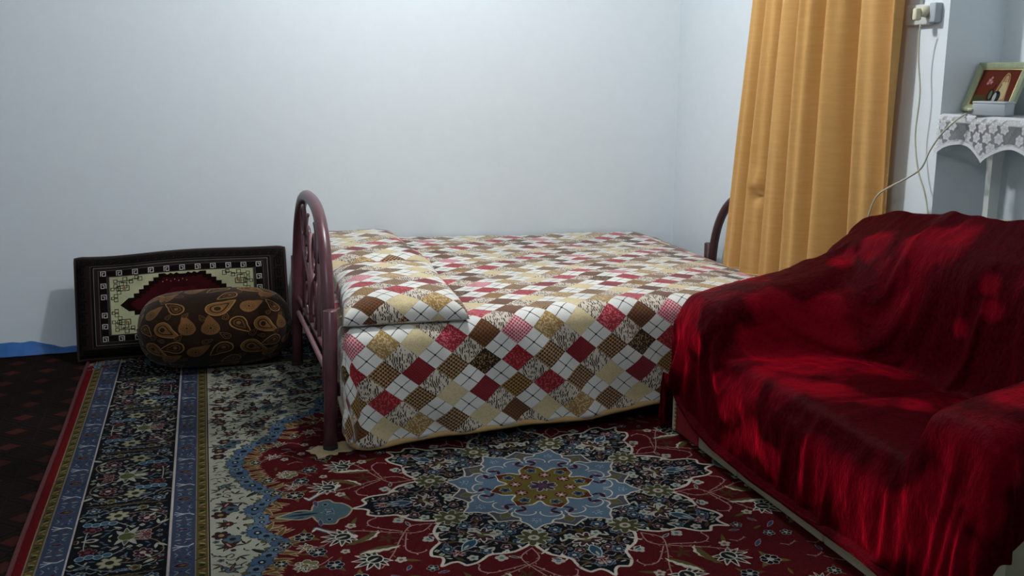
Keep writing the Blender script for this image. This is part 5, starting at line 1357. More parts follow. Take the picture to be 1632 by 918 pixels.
0,2,-2,0,0,0,2,2,-9,0,9,1,-5,0,-1,1,2,-1,-1,-2,1,-1,2,0,-1,1,-1,1,0,2,-1,-1,1,-1,0,1,0,-1,1,0,0,0,1,0,-3,-1,-3,5,3,-9,-1,-1,-1,0,1,1,1,0,0,-1,
-1,-1,1,-1,0,1,0,4,2,2,0,1,0,-1,0,0,1,2,0,-1,1,0,-1,-2,-2,-1,0,2,3,1,1,1,-1,-1,-1,-1,1,-1,1,1,-1,1,0,0,-1,2,1,0,0,0,-1,1,0,0,0,0,1,0,-1,2,
-1,2,-2,-2,-3,-1,-2,-1,-3,-2,-2,-1,-2,0,1,1,1,1,2,1,1,1,2,1,1,0,0,0,0,0,0,-2,-4,3,6,1,-3,0,6,5,-9,1,-5,-1,6,1,0,-1,0,1,-1,-1,0,1,0,1,0,1,0,0,
-1,1,0,0,1,0,0,0,0,0,1,0,0,-1,-3,1,-6,2,0,-2,-3,1,0,2,1,2,1,2,1,1,1,1,0,-1,-1,-2,-3,-2,-3,2,0,0,1,1,-1,0,2,6,-5,-7,-1,6,4,-7,-7,7,0,2,1,-3,
8,1,-1,-1,-3,2,0,0,0,1,0,0,0,1,0,1,0,0,1,-1,1,-1,1,0,0,0,0,0,1,-4,1,-1,-1,0,-1,-3,-2,-1,-2,-1,-1,-1,-1,0,0,0,0,1,2,1,1,2,0,1,-1,2,-1,0,0,1,
0,-7,-1,14,1,-1,-4,-3,1,4,-12,-3,9,2,2,-3,7,5,-8,3,-1,-1,-1,2,1,0,2,0,-1,1,-1,0,1,0,1,0,0,0,0,0,0,0,-1,1,-1,-4,1,-1,5,-1,-1,0,-3,-3,-3,-3,-2,-3,-3,-3,
-3,-2,-2,1,3,4,6,5,2,0,0,2,0,0,0,0,9,-3,-14,10,1,0,3,1,-2,4,-4,-8,-1,-1,6,10,2,2,-9,2,2,1,-1,1,2,-1,0,1,0,1,0,0,1,0,0,1,0,0,1,0,1,1,-1,1,
-6,-4,-1,-6,7,1,-3,-2,-1,-3,-2,-4,-3,-4,-3,-1,0,1,0,-1,1,1,5,8,3,-3,-2,2,1,0,0,-4,5,8,-11,0,7,-4,5,-4,-3,8,1,-1,1,-1,-13,21,3,-4,-8,2,1,2,0,1,1,1,0,0,
1,0,0,1,0,1,0,0,1,0,1,0,1,1,0,2,-5,-5,-2,-8,0,-4,5,8,8,5,4,3,1,-2,-4,-5,-5,-6,-5,-7,-5,-4,-1,5,6,0,-2,1,1,0,3,-5,2,4,2,-6,5,-4,3,3,-8,1,0,8,
-5,4,-10,21,1,-2,-3,-4,1,1,-1,2,0,1,0,0,0,1,-1,1,0,1,1,-1,1,0,1,1,0,1,1,1,0,-4,-4,-3,-2,-9,-9,-4,1,5,8,10,9,6,2,-1,-3,-3,-1,-3,-4,-7,-8,-4,3,3,0,0,
0,-2,13,-4,-2,-1,2,-2,1,-2,1,9,-1,-2,-5,-3,3,-1,6,7,-2,-2,3,-4,1,1,0,0,0,1,-1,0,0,1,0,1,0,0,1,-1,1,0,0,1,1,-1,1,1,0,1,3,-5,-5,-4,5,-3,-11,-11,-7,-1,
6,11,12,10,2,-2,-4,-4,-2,-3,-3,-4,-3,1,1,-2,-5,-12,10,18,8,2,0,1,-1,-2,-6,0,5,-6,4,-7,0,4,7,1,-8,6,0,-1,1,0,0,0,0,1,0,0,0,0,0,0,1,0,1,-1,0,1,0,0,
1,2,-1,0,3,-5,13,4,-3,-17,-9,12,9,-1,-9,-13,-14,-10,-3,14,13,11,1,-5,-4,-1,-2,-2,-3,-1,-1,10,5,-6,-17,-7,0,5,6,8,8,2,2,-3,1,-2,2,0,-19,17,1,0,-9,3,4,0,1,0,0,1,
0,1,0,0,1,-1,1,-1,1,0,0,1,0,0,1,3,0,1,-1,-3,-2,-1,0,1,17,3,-17,-12,2,13,6,-2,-4,-3,-22,-6,3,2,1,6,2,0,-2,0,-1,-1,-1,1,9,3,3,1,-3,-2,-4,-4,2,1,1,-1,
-5,-1,6,1,-9,5,8,0,-1,-3,-1,-2,1,0,-1,1,1,0,0,0,1,0,1,-1,1,0,0,0,1,0,0,-1,-1,2,-1,-1,-1,-1,4,-10,10,6,-1,-6,-4,3,-1,-2,-8,4,2,-8,-1,7,0,-3,0,2,2,0,
0,-7,7,-6,9,-1,-1,1,0,0,0,0,0,1,0,0,-1,-3,8,-7,3,-1,1,0,-1,-1,0,0,1,1,-1,0,1,0,1,0,0,0,0,0,0,-1,0,0,1,-2,1,1,0,1,-1,0,-1,-1,-2,-2,1,0,3,1,
-2,-4,1,1,-1,-2,3,2,-1,-1,-3,1,4,0,-1,1,0,-10,8,-3,5,3,-1,-1,0,1,-1,1,-1,0,1,0,-2,-3,6,-3,1,1,-1,-1,1,1,0,0,-1,0,0,0,1,0,1,0,0,0,0,0,0,0,0,-1,
1,0,0,0,-1,1,0,-1,0,0,-6,1,1,3,3,-7,2,-2,-1,6,3,-5,-3,0,-2,3,3,0,-2,0,0,4,-1,-11,3,4,0,2,2,0,0,0,-2,-1,0,1,1,1,-3,-3,6,0,-2,0,2,1,0,-1,-1,0,
1,-1,1,0,0,1,0,0,1,-1,0,0,0,-1,0,0,0,0,1,0,-1,1,0,0,0,-4,-1,3,4,-4,-3,-2,1,10,1,-11,-5,1,-1,4,5,1,-1,-2,0,0,-1,4,2,-9,-6,4,4,1,1,-1,0,-1,0,0,
1,2,1,0,-2,-2,1,3,2,1,-1,-1,-1,0,0,0,1,-1,1,1,-1,1,0,0,0,1,-1,0,0,0,-1,1,0,-1,0,1,-1,1,0,0,0,-3,5,1,-10,-1,4,10,-3,-13,-3,3,1,4,5,2,-3,-3,0,0,
-1,0,2,1,4,-2,-7,-4,1,1,1,0,2,1,1,-1,1,1,2,0,-1,2,1,0,-1,-1,-1,1,0,0,-1,0,0,0,0,1,1,1,0,0,-1,1,-1,0,0,0,-1,0,0,1,1,-3,1,1,-1,3,4,-2,-13,-1,
4,9,-9,-10,4,3,3,7,2,-4,1,-4,-1,1,0,-1,0,-2,5,1,0,3,0,-3,-1,0,1,1,0,-1,-1,-4,2,1,2,0,1,1,-1,-1,0,1,-1,0,-1,0,0,0,1,0,0,0,1,1,0,0,0,-1,1,-1,
0,0,0,-1,1,2,-2,2,-2,2,-2,-5,-7,-1,1,-1,-9,1,3,7,8,4,-3,-2,1,3,-4,-1,0,1,0,0,1,-4,4,4,-1,-1,1,0,0,-1,-1,0,1,-1,0,-4,3,0,2,1,-1,0,1,0,-1,1,-1,0,
0,-1,1,-1,0,1,1,0,0,1,0,0,0,-1,0,0,0,-1,2,-1,-3,-4,-5,9,-6,-3,-2,0,1,1,2,3,5,14,-2,-4,-5,-1,1,-3,-5,2,0,1,0,-2,1,2,1,-4,0,4,3,0,0,-1,1,0,-1,-2,
1,-1,-1,-2,2,1,0,1,1,0,0,0,-1,0,0,0,0,-1,-1,1,1,1,0,1,0,0,0,0,0,-1,0,0,1,-1,0,-2,-4,-3,-15,0,0,6,0,1,2,9,11,2,-7,-1,-3,0,0,-2,5,0,-4,1,0,0,
-1,5,-4,3,1,-1,-4,-1,2,1,1,-2,0,0,1,-2,3,0,-3,1,2,1,1,0,0,0,0,0,0,-1,-1,0,0,0,0,0,1,1,0,1,0,0,0,-2,0,-1,-2,-3,-1,-4,-4,0,1,-2,-2,0,-2,6,1,1,
-6,-4,3,8,11,10,5,1,0,-8,-12,1,0,0,0,-1,5,1,-3,2,0,2,0,-2,-2,0,3,0,1,-1,-1,-5,3,0,-2,1,1,1,1,0,0,0,0,-1,1,-1,0,-1,-1,0,1,0,1,0,0,0,-1,-2,0,-3,
-4,-4,-5,-5,-2,0,0,-1,0,9,14,4,2,5,2,6,6,2,-2,-5,-5,-3,-3,-4,-2,-1,1,0,-1,-1,-1,-8,13,2,-2,2,-1,0,2,1,0,-1,0,-1,0,-1,-1,-4,2,0,0,1,1,0,0,0,0,0,0,-2,
1,-1,-1,1,0,-1,0,-1,-1,-3,-2,-2,-2,-3,-3,-1,-1,0,-2,-2,5,1,5,18,9,1,-2,-4,-3,1,-4,-9,-6,-5,-1,-1,0,0,1,4,8,6,1,1,-3,-2,2,-1,5,1,0,1,1,-1,1,0,0,-1,0,-1,
0,0,-1,-2,0,0,0,0,1,0,0,0,0,0,0,-1,0,-1,-1,0,-1,-3,-1,-2,0,-1,-1,-2,-2,-1,-3,-1,2,-1,1,-2,9,19,-14,-10,-12,-2,2,1,-3,-1,0,1,3,2,2,3,3,3,3,3,2,2,1,1,
-1,-1,3,2,3,0,1,0,0,0,0,0,0,-1,0,-1,1,0,-2,-1,-1,0,0,0,0,1,0,0,-1,0,0,-1,-1,-2,-3,-1,0,-2,0,-2,-1,-2,-1,-1,-1,0,0,2,-1,-1,22,-4,-25,3,0,1,0,-1,-1,2,
4,2,0,3,3,2,1,1,2,0,0,1,-1,0,1,1619,8,13,7,0,0,0,1,1,1,1,3,-1,0,1,0,1,1,1,1,1,1,1,1,1,1,1,1,1,1,2,1,2,1,2,2,2,-9,-2,13,-2,-2,0,2,-7,
-4,0,9,1,-6,-1,2,1,3,4,4,5,7,10,-25,47,-2,-15,-19,-13,-3,-5,-9,-6,-3,-6,4,8,6,-6,4,5,-1,-9,-4,4,1,0,0,0,0,-1,0,2,-2,0,1,1,-1,0,0,0,0,0,0,0,0,1,0,0,
-1,1,-1,0,0,0,0,0,3,-3,0,-2,3,-2,1,-1,2,0,-1,1,0,-1,1,0,-1,1,-1,0,1,-1,0,-1,1,0,1,-2,-1,2,0,-1,4,-1,-2,-1,1,3,5,-10,-3,12,-1,-1,-1,-2,-2,0,-1,2,-1,-4,
6,-1,-1,2,-2,-1,0,0,1,1,0,0,-1,0,1,0,-1,1,1,-2,-1,1,1,1,-2,-1,0,2,-3,4,-3,2,0,-2,0,1,0,1,0,0,-1,1,0,0,-1,0,-1,0,1,0,-1,0,1,1,0,0,0,0,-1,1,
4,-3,-6,14,-4,-3,0,0,0,0,-1,-1,2,-7,7,4,-1,-4,-3,6,0,-1,-2,-2,-1,2,1,0,0,-1,0,1,-2,1,2,-2,0,0,2,-2,-1,0,2,-3,3,-1,1,-1,-1,1,0,1,-1,0,1,0,0,0,0,-1,
1,-2,0,1,0,0,-1,1,0,1,0,-1,0,0,0,4,-10,15,-5,-6,-2,0,2,2,1,0,1,-6,2,8,1,-1,0,-3,-7,5,2,2,-1,-2,-4,0,2,1,0,0,-1,1,-3,2,1,-1,1,1,-3,0,2,0,-3,2,
0,0,0,-1,1,0,0,1,0,0,0,1,-1,0,-1,0,-1,1,0,-1,0,1,0,1,0,1,-1,-1,0,1,4,5,-7,-8,-1,1,1,0,1,2,1,-1,-2,8,4,0,0,-3,1,-2,-8,2,3,2,2,0,-4,-3,2,1,
0,0,0,-1,-1,2,-1,1,0,-1,-2,5,-3,-1,2,-1,1,-2,1,-1,0,1,0,1,0,0,0,0,0,-1,1,-1,-1,1,0,0,-1,1,1,0,0,0,-1,1,0,3,-2,-10,2,4,3,-1,-2,0,0,1,-2,4,8,1,
-3,2,2,-4,1,0,-8,-3,4,1,2,3,-1,-6,0,2,0,0,1,-4,3,-2,2,0,-1,-1,3,-5,4,-1,0,1,-1,-1,1,0,1,0,0,0,1,-1,1,-1,-2,1,-1,1,0,0,-1,1,1,1,0,-1,0,0,-1,1,
2,-11,9,6,3,0,0,-2,-5,-3,-1,1,7,3,-1,-17,1,10,7,-3,0,2,-4,-6,1,1,1,3,2,-4,-2,0,1,1,-3,2,0,0,0,-2,0,2,-4,4,-2,1,1,-1,-1,0,2,-1,1,0,0,0,0,-1,1,0,
0,-2,0,1,1,-1,1,1,-1,0,1,0,-1,0,0,2,4,3,0,-5,-5,0,2,2,-1,-1,3,4,1,-15,-2,0,0,6,10,0,-2,0,-1,-4,-1,-3,-1,4,4,-2,-1,-1,2,-2,-1,1,1,0,-2,0,3,-5,8,-5,
0,0,0,0,0,0,0,0,0,1,0,1,-1,0,-1,0,-1,0,2,-1,0,0,1,0,0,0,0,0,-1,1,19,1,-10,0,6,7,2,1,2,2,1,-1,-7,-28,-11,11,-1,-6,-5,0,9,9,8,2,-1,-4,1,-2,-6,-2,
4,3,-2,-2,8,-7,0,0,-4,1,13,-23,19,-17,10,13,-13,-8,6,7,2,2,2,2,0,-1,-4,1,-2,-7,-10,0,3,13,6,0,2,0,0,0,1,-1,0,-1,-1,21,5,6,0,-6,-9,-2,-7,-7,-3,-4,-3,-4,17,18,
1,-1,-1,-3,-5,-6,-5,-4,1,4,4,0,0,1,-1,-4,-6,7,-1,-2,1,0,2,-1,3,-15,11,-4,14,-13,-5,8,9,6,2,2,1,-2,-1,0,0,-1,-6,-10,39,-42,13,12,1,-4,1,3,0,-2,1,0,1,-2,-2,2,
28,4,1,-6,-3,0,-5,2,2,-1,0,3,6,1,-4,-3,-2,0,1,0,-1,0,-2,-3,-3,-3,-2,0,0,1,-1,1,-8,1,-1,0,-1,1,-1,-6,8,6,-7,0,12,8,3,1,-1,0,0,-3,-2,-6,-4,-3,2,4,4,4,
4,1,-2,-7,-2,6,3,-2,1,0,0,1,1,0,0,30,-9,-3,2,3,3,4,2,1,1,0,-2,-2,-2,-3,2,1,0,-1,0,0,-3,-1,0,0,0,0,-1,-1,-2,-1,-1,1,-3,-1,-1,0,-3,-3,5,4,-1,9,2,0,
-1,-1,-3,-2,-2,-2,1,2,3,2,0,-2,-3,-2,-2,-2,0,-7,4,14,2,-3,0,3,1,1,-1,-1,2,-1,28,-2,0,0,1,-1,2,0,1,0,1,0,-2,-2,2,-2,1,0,0,0,-1,1,-1,1,-1,0,0,0,0,-1,
1,0,-1,-1,1,-1,-1,0,1,1,0,2,-2,0,-1,0,-1,0,-2,-2,-2,-2,-2,1,-1,1,1,1,1,0,1,-1,8,3,-2,-1,0,2,0,0,-1,1,0,-2,-1,25,2,-2,0,0,2,-2,1,0,1,0,0,0,0,-1,
2,-1,0,2,-1,0,-1,1,-1,0,0,0,0,0,0,0,1,0,1,-1,0,-1,1,3,0,-2,-2,-1,-1,-1,-2,-1,-1,0,0,0,0,0,0,-1,0,0,0,0,1,1,1,2,1,2,0,0,0,-1,1,0,0,0,-3,1,
25,-1,3,1,0,0,0,-1,0,0,0,0,0,-1,1,0,0,0,-1,1,0,1,0,-1,0,0,0,0,0,1,0,0,0,0,0,0,1,0,-1,-1,0,-2,-1,-2,-2,-2,-2,0,0,0,0,1,0,1,2,1,1,1,0,1,
1,0,0,1,1,-1,0,0,0,0,1,-1,-2,2,-1,26,1,-2,0,1,1,0,0,0,0,0,0,-1,1,-1,-1,0,0,-1,0,1,0,1,1,1,0,0,0,0,0,0,0,0,0,0,1,0,-1,0,1,-1,-2,-1,1,0,
-2,0,0,0,0,0,0,0,-1,0,0,0,1,1,0,0,1,0,1,-1,-1,-3,-1,4,2,0,-1,0,0,0,24,0,4,0,-1,-1,0,0,0,-1,0,0,1,-1,1,2,0,-1,1,-1,1,1,-1,1,-1,1,0,1,1,0,
-1,0,0,1,0,0,0,1,-1,-1,0,-1,-6,-4,0,0,-1,-2,-2,-2,-2,0,2,2,0,1,1,0,1,1,1,0,4,-4,2,3,-2,-1,2,2,1,1,-2,-2,1,24,2,-4,-1,1,1,1,1,0,2,1,1,0,1,1,
1,2,2,1,2,0,1,2,0,2,1,1,0,1,1,2,0,1,0,1,-1,1,2,1,1,-4,-3,-1,-7,-8,-2,0,1,2,4,2,-3,-5,-4,-1,0,0,-2,-1,0,0,1,-6,-3,-1,2,7,2,-5,-1,2,3,4,-1,-3,
23,-1,4,1,0,1,-1,0,1,0,1,1,0,1,1,0,1,1,1,1,1,1,1,1,1,1,1,1,0,1,1,1,1,0,1,1,0,0,2,-1,6,3,-2,0,-3,-4,-5,-5,-4,-4,-2,0,2,0,-1,-2,-3,0,-2,-2,
-2,-2,1,5,0,0,-1,-2,2,0,0,-1,1,4,-1,27,-3,-1,0,1,1,1,1,1,0,0,0,0,-1,-1,1,0,0,1,0,0,0,0,1,0,0,0,-1,-1,-1,-1,0,-1,0,-2,1,-5,1,-1,-1,-2,1,7,14,15,
3,0,0,-3,-4,-4,-4,-5,-3,-3,-3,-1,-2,-1,-1,-1,-1,0,0,0,-1,1,5,2,0,0,0,-1,-2,1,27,-1,-1,-1,-2,-2,1,0,1,2,1,0,1,0,-1,-1,0,0,0,0,1,0,1,0,-1,-1,-1,-1,0,0,
0,-1,5,2,-8,-12,8,1,2,5,-4,6,-4,-11,5,14,10,1,-1,-2,0,0,-2,-4,-2,-2,-1,-1,-1,-1,0,0,0,1,1,1,0,0,-1,0,-1,-1,0,-1,1,25,1,1,0,0,1,-1,1,-1,-1,0,-1,-2,-1,1,
-1,-1,1,-1,1,0,1,-2,-1,0,-1,0,1,3,3,5,4,-17,-15,3,13,0,1,2,0,3,-1,1,-7,-10,-7,3,10,16,9,1,-3,-3,0,-2,-5,1,-1,0,-1,-1,-1,-1,-1,-1,1,2,2,0,0,0,0,-4,-1,3,
24,3,0,0,1,-1,0,-1,0,-1,-1,0,1,-1,-2,-1,0,-2,0,-1,0,-1,0,-1,-1,2,3,4,5,0,-19,-14,4,14,9,2,2,-3,-2,-4,5,-2,-6,5,0,-4,-7,-5,-12,0,6,7,7,5,4,1,0,3,1,1,
0,0,0,-2,0,-3,-3,-1,4,2,1,-1,-1,1,-1,25,0,-1,0,-2,0,-1,1,-1,0,0,-1,-1,0,-1,0,-1,0,-1,0,-3,-1,0,0,1,1,3,5,-8,-15,3,5,13,1,-3,2,-2,-6,0,3,-4,-3,4,5,-3,
0,0,-5,1,-6,-3,-1,2,-1,2,8,1,1,2,2,1,2,-1,1,0,1,2,0,-1,0,-1,-3,4,6,-1,25,-1,1,0,2,0,0,-5,2,2,0,1,0,-1,-1,-1,0,-1,-3,-3,0,0,0,2,1,0,-2,-12,-4,0,
16,-1,-1,-1,2,-4,0,6,-1,-3,1,-3,4,2,2,-1,-1,2,0,3,-1,1,-1,2,-1,-1,0,-1,-1,0,1,0,2,2,0,0,0,0,-2,-2,0,1,-1,-2,3,25,-5,-3,-2,-2,2,5,6,0,0,1,0,-1,-2,-2,
-2,-1,0,3,2,1,0,1,-1,2,-3,-5,-4,0,9,-3,6,-2,2,0,0,0,0,0,-1,-2,2,0,1,0,1,-1,1,0,0,0,0,0,0,1,-1,0,-1,1,-1,-1,0,0,1,0,1,-1,0,0,0,-2,1,1,-1,-2,
25,1,0,1,-1,-2,-6,-1,-1,-1,-1,1,1,3,5,3,0,1,0,1,0,-4,0,0,-8,-1,2,6,-3,5,0,2,0,-2,0,0,0,0,-1,1,1,1,0,-1,0,-1,1,-1,1,0,1,-1,1,0,0,1,-1,0,-1,0,
1,-1,0,-1,1,0,-1,-2,-1,0,1,1,-2,-2,3,25,0,0,1,1,-1,0,-1,-1,1,0,0,1,0,0,0,1,-1,-2,-3,-1,3,-1,0,4,1,-1,-8,8,1,-1,2,-1,0,-1,1,0,-1,1,0,0,-1,1,1,-1,
1,-1,1,0,-1,0,1,-1,0,0,0,0,1,-1,1,-1,1,0,-2,-1,-2,1,0,0,0,1,1,0,1,-2,25,1,1,-1,1,0,1,0,1,-2,0,-1,-1,0,-1,0,-1,1,1,2,0,0,0,-1,1,-4,-5,10,1,-2,
1,-1,0,0,1,-1,-2,2,-1,0,0,1,0,-2,1,0,1,0,0,1,-1,0,1,0,0,1,-1,-1,1,-1,0,0,0,1,-1,1,0,0,0,-3,-3,-1,3,0,1,25,0,-1,1,-2,-2,2,0,1,1,0,0,1,0,0,
0,1,-1,0,-1,1,1,-2,-3,-4,4,6,0,-1,1,-1,0,0,1,0,-1,1,0,0,0,0,0,0,0,0,0,-1,0,0,0,1,0,0,-1,-2,-1,3,1,-1,-1,1,-2,0,0,2,0,-1,0,-1,1,1,-1,-2,1,0,
26,0,0,-1,1,2,0,1,0,-1,0,0,-2,0,0,0,0,0,0,-1,-2,-2,1,3,3,0,0,-1,1,-1,1,-1,0,0,-1,0,-1,0,0,0,1,0,0,1,0,0,1,0,0,-1,0,0,0,1,2,-1,-1,-1,1,0,
-1,1,0,0,-1,-1,0,0,0,1,0,0,0,0,-2,25,-1,1,1,1,0,-1,-1,-1,0,0,0,0,0,0,0,-1,0,0,1,2,1,0,0,0,1,-1,1,0,0,-1,1,-1,-2,-1,0,1,-1,0,0,0,0,1,0,0,
1,0,0,0,2,0,0,-1,0,0,1,0,0,-1,1,0,0,-1,-1,0,0,0,0,0,-1,1,1,1,-1,-1,25,1,1,0,0,1,-1,0,0,0,0,0,1,0,0,-1,1,0,0,0,-1,0,1,0,0,0,0,0,-1,0,
-1,-1,1,1,2,-1,-1,0,0,1,0,0,0,0,0,-1,1,0,1,-1,0,-1,1,0,0,0,-1,0,1,-1,-1,-1,-1,-1,-2,-1,0,-1,0,1,2,3,-2,-1,2,25,2,0,0,0,0,1,-1,0,1,0,-1,0,0,0,
0,0,0,0,0,0,1,-1,1,0,-1,1,-1,0,0,0,-1,0,1,0,1,0,-1,0,-1,0,1,0,0,0,1,-1,0,0,0,0,1,0,0,-1,1,0,0,-1,0,-1,0,-1,-2,-1,-1,-2,0,1,1,3,-1,0,2,0,
24,2,1,0,0,0,0,1,0,-1,0,1,-1,0,0,0,0,0,1,0,0,-1,1,-1,0,1,-1,1,-1,-1,0,1,-1,0,0,1,0,1,0,1,-1,0,-2,1,1,-1,-1,0,-2,0,1,0,2,0,1,0,0,1,-1,0,
1,-1,0,0,-1,0,-1,0,-1,0,-4,-1,2,0,2,25,-2,1,2,1,1,0,-1,0,1,-1,0,1,-1,0,1,-1,1,-1,1,0,0,-1,1,0,-1,1,0,0,0,0,-1,1,-1,0,0,0,0,1,-1,0,0,1,-2,-1,
0,1,-1,1,0,0,0,0,0,2,0,0,0,1,-1,-1,-1,0,0,1,0,0,-1,-1,-2,-1,2,0,1,-1,25,0,0,1,2,0,-1,0,-1,-1,0,0,0,1,0,0,1,-1,1,0,0,0,1,-1,1,0,0,-1,0,1,
0,0,0,0,0,0,-1,-1,0,1,0,0,-1,1,0,0,-1,1,0,0,-1,0,-2,1,-1,-1,2,-3,-4,0,1,1,1,2,1,0,2,1,0,-1,0,-2,2,0,0,25,1,-3,-4,-6,-3,2,0,-2,-1,1,-1,0,0,0,
0,-1,1,0,0,1,1,1,2,2,6,4,1,-1,-1,2,1,0,0,0,-1,0,1,-2,-1,1,0,1,0,0,0,1,-2,-1,0,0,2,0,-1,-3,-3,-3,0,8,-1,0,1,1,0,0,1,0,0,0,1,-1,-1,1,0,-1,
26,-1,-1,1,3,0,-4,0,2,2,-1,0,-1,-1,-1,-1,0,0,0,0,0,0,0,-1,-1,-1,-2,2,5,2,0,0,1,0,-1,0,1,1,1,-1,-1,-1,0,-1,0,0,0,2,1,0,1,-2,0,-1,-1,1,-2,2,-4,2,
1,0,0,0,1,0,0,0,1,-1,0,0,-3,1,0,25,-2,-1,-2,-2,1,5,4,0,-1,0,-1,0,0,1,0,0,0,0,-1,0,0,-2,0,2,-2,0,1,0,-2,0,0,-1,0,1,0,-1,-1,0,1,0,0,0,1,0,
0,1,-1,1,1,0,1,0,0,-1,0,1,1,0,0,0,1,-1,1,-1,1,0,0,0,0,0,-1,0,-2,-1,25,-2,-1,-1,0,1,1,-3,1,1,1,1,1,0,-1,1,1,-1,0,1,0,1,0,0,-3,-2,0,-1,-3,0,
-1,0,0,0,0,-1,1,0,0,0,0,-1,0,0,0,0,0,2,-1,-1,-2,-1,0,3,7,3,2,-1,1,0,-1,0,1,-1,0,0,0,1,-1,0,-2,0,-1,0,1,24,2,1,0,0,-1,-3,-1,0,0,0,1,0,1,1,
0,0,1,0,0,0,0,1,0,0,0,-1,-1,2,1,-1,0,0,0,0,1,0,0,0,-1,0,1,0,0,0,0,-1,-1,1,0,1,0,0,-1,-2,0,2,1,-1,-1,0,-1,-1,0,0,-1,0,2,1,-2,-1,1,3,-1,-2,
25,0,1,1,1,0,-1,0,0,0,0,0,0,1,0,0,0,0,0,0,0,0,0,0,0,0,0,-1,-1,1,1,0,0,0,-1,0,0,0,0,1,0,0,0,0,-1,1,0,0,-1,0,0,0,0,1,0,0,-1,0,0,0,
-2,-1,-2,-1,-1,0,2,1,0,0,2,1,-2,-2,2,25,1,0,2,0,-1,1,0,0,0,0,0,0,-1,0,0,0,0,0,1,0,-1,0,1,0,0,-1,1,-1,0,1,-1,0,0,0,0,0,0,0,0,0,0,0,0,1,
0,0,0,0,0,0,1,0,-1,0,0,0,-1,0,0,0,0,1,-1,0,-1,-2,-4,1,4,0,-1,1,1,-1,25,-1,1,2,0,1,0,0,0,0,0,0,0,0,-1,0,0,0,0,-1,1,1,0,-1,1,0,0,-1,0,-1,
-1,1,0,1,0,0,0,0,0,0,0,0,0,1,0,-1,0,1,0,0,0,-1,1,-1,2,-1,-3,2,0,-1,1,-1,0,1,1,0,0,0,-2,0,2,0,-2,-1,0,25,2,0,-3,0,0,0,1,0,0,0,0,0,0,1,
0,0,1,0,1,-1,0,0,0,0,0,1,0,-1,0,0,1,0,0,0,0,0,0,0,0,0,0,0,-1,0,1,0,-1,0,0,0,1,-1,0,-3,-1,2,-3,0,2,2,2,0,0,-1,1,0,0,0,0,-1,0,-3,0,1,
25,-1,-1,1,0,1,1,-1,-1,-1,0,0,0,0,0,0,1,-1,1,1,2,0,0,1,-1,1,-1,0,1,-1,0,0,1,-1,0,0,1,0,0,0,0,0,0,0,0,-1,0,0,1,0,0,-1,0,0,0,1,-1,0,0,0,
-1,0,0,0,1,0,0,-1,0,-2,0,-6,3,5,0,25,1,2,-1,1,-1,-1,1,0,0,0,-1,0,0,0,1,-1,1,-1,-1,-2,-1,1,2,-1,0,4,0,-1,1,-1,-1,0,1,1,0,-1,1,-1,0,0,0,0,1,0,
0,0,-1,0,0,0,0,0,0,0,0,1,0,0,-1,-1,0,0,2,0,-1,-1,-1,-1,-1,-2,3,3,-2,0,25,-1,-2,3,1,1,0,0,0,1,-1,1,0,-1,0,-1,1,0,0,0,0,0,0,-3,1,-1,-3,7,0,0,
0,-1,0,-2,0,2,1,-1,1,0,0,-1,0,0,0,1,-1,1,-2,0,1,1,0,0,0,0,-1,1,-1,1,0,0,0,-2,-1,1,0,0,-1,0,0,1,-3,2,0,25,1,2,-2,-1,1,1,-1,0,0,0,-1,0,0,0,
-1,-2,-2,0,-1,3,4,1,0,0,0,-2,-3,4,-3,2,1,0,1,0,-3,2,-1,0,0,0,2,0,-1,0,0,1,1,0,0,0,-1,0,0,0,0,1,0,1,-1,0,0,0,0,0,-1,0,0,1,-1,1,0,-1,-4,0,
25,-1,1,1,1,0,-1,1,1,-1,1,-1,-1,0,-1,0,0,1,-1,0,-4,-5,-3,4,6,2,0,-4,-1,3,3,-2,0,2,-1,1,-3,2,-1,0,1,-1,0,2,1,-1,1,0,1,0,-1,0,0,0,0,0,0,0,0,1,
0,-1,0,0,0,0,0,1,-1,1,-1,0,0,0,-2,25,0,-1,1,1,0,-1,2,-1,0,-1,1,0,-1,0,0,0,-1,0,-1,-1,0,-1,-6,-7,3,8,-2,1,-5,-6,12,-2,-2,4,1,2,-2,0,-1,1,0,2,0,-1,
1,0,-1,1,2,0,0,1,1,1,0,-1,0,-1,0,1,0,0,0,1,0,0,0,0,0,0,0,-1,0,0,26,-3,-3,3,0,0,1,-5,-2,-2,-1,1,2,5,3,1,0,-1,0,-1,0,-1,0,-1,-1,-8,-6,11,0,3,
-1,-10,5,4,1,-1,-1,2,0,3,0,-1,-1,-1,1,1,1,1,0,-1,2,0,1,0,0,0,0,-1,1,0,0,0,1,0,0,0,0,0,1,-1,-1,0,0,-1,-1,24,3,-1,-9,-4,-2,0,4,4,5,3,0,-2,-3,-3,
-1,0,3,2,2,1,0,0,1,0,0,-4,-12,5,8,4,1,-2,3,-6,2,0,-1,3,1,-3,2,-1,0,-1,-1,-1,0,1,0,0,1,0,0,0,0,0,1,0,0,0,1,-1,1,-1,0,0,0,0,0,0,0,-1,-1,0,
25,-2,2,3,0,0,-1,-1,-3,-3,-1,1,2,1,1,0,1,-2,-2,0,0,5,1,-1,1,1,2,0,-10,-6,11,6,2,-4,5,-3,1,2,-2,-3,2,0,0,0,0,-1,-1,-1,-2,1,-1,1,0,0,-1,0,1,0,0,1,
-1,0,1,-1,0,0,0,0,0,0,0,-2,1,0,0,25,2,0,-1,0,0,2,0,1,1,0,-1,-2,-1,-1,0,0,0,1,1,1,-3,0,2,0,1,1,3,2,-1,-14,1,10,-3,4,6,-1,-1,1,0,0,-1,0,-1,-1,
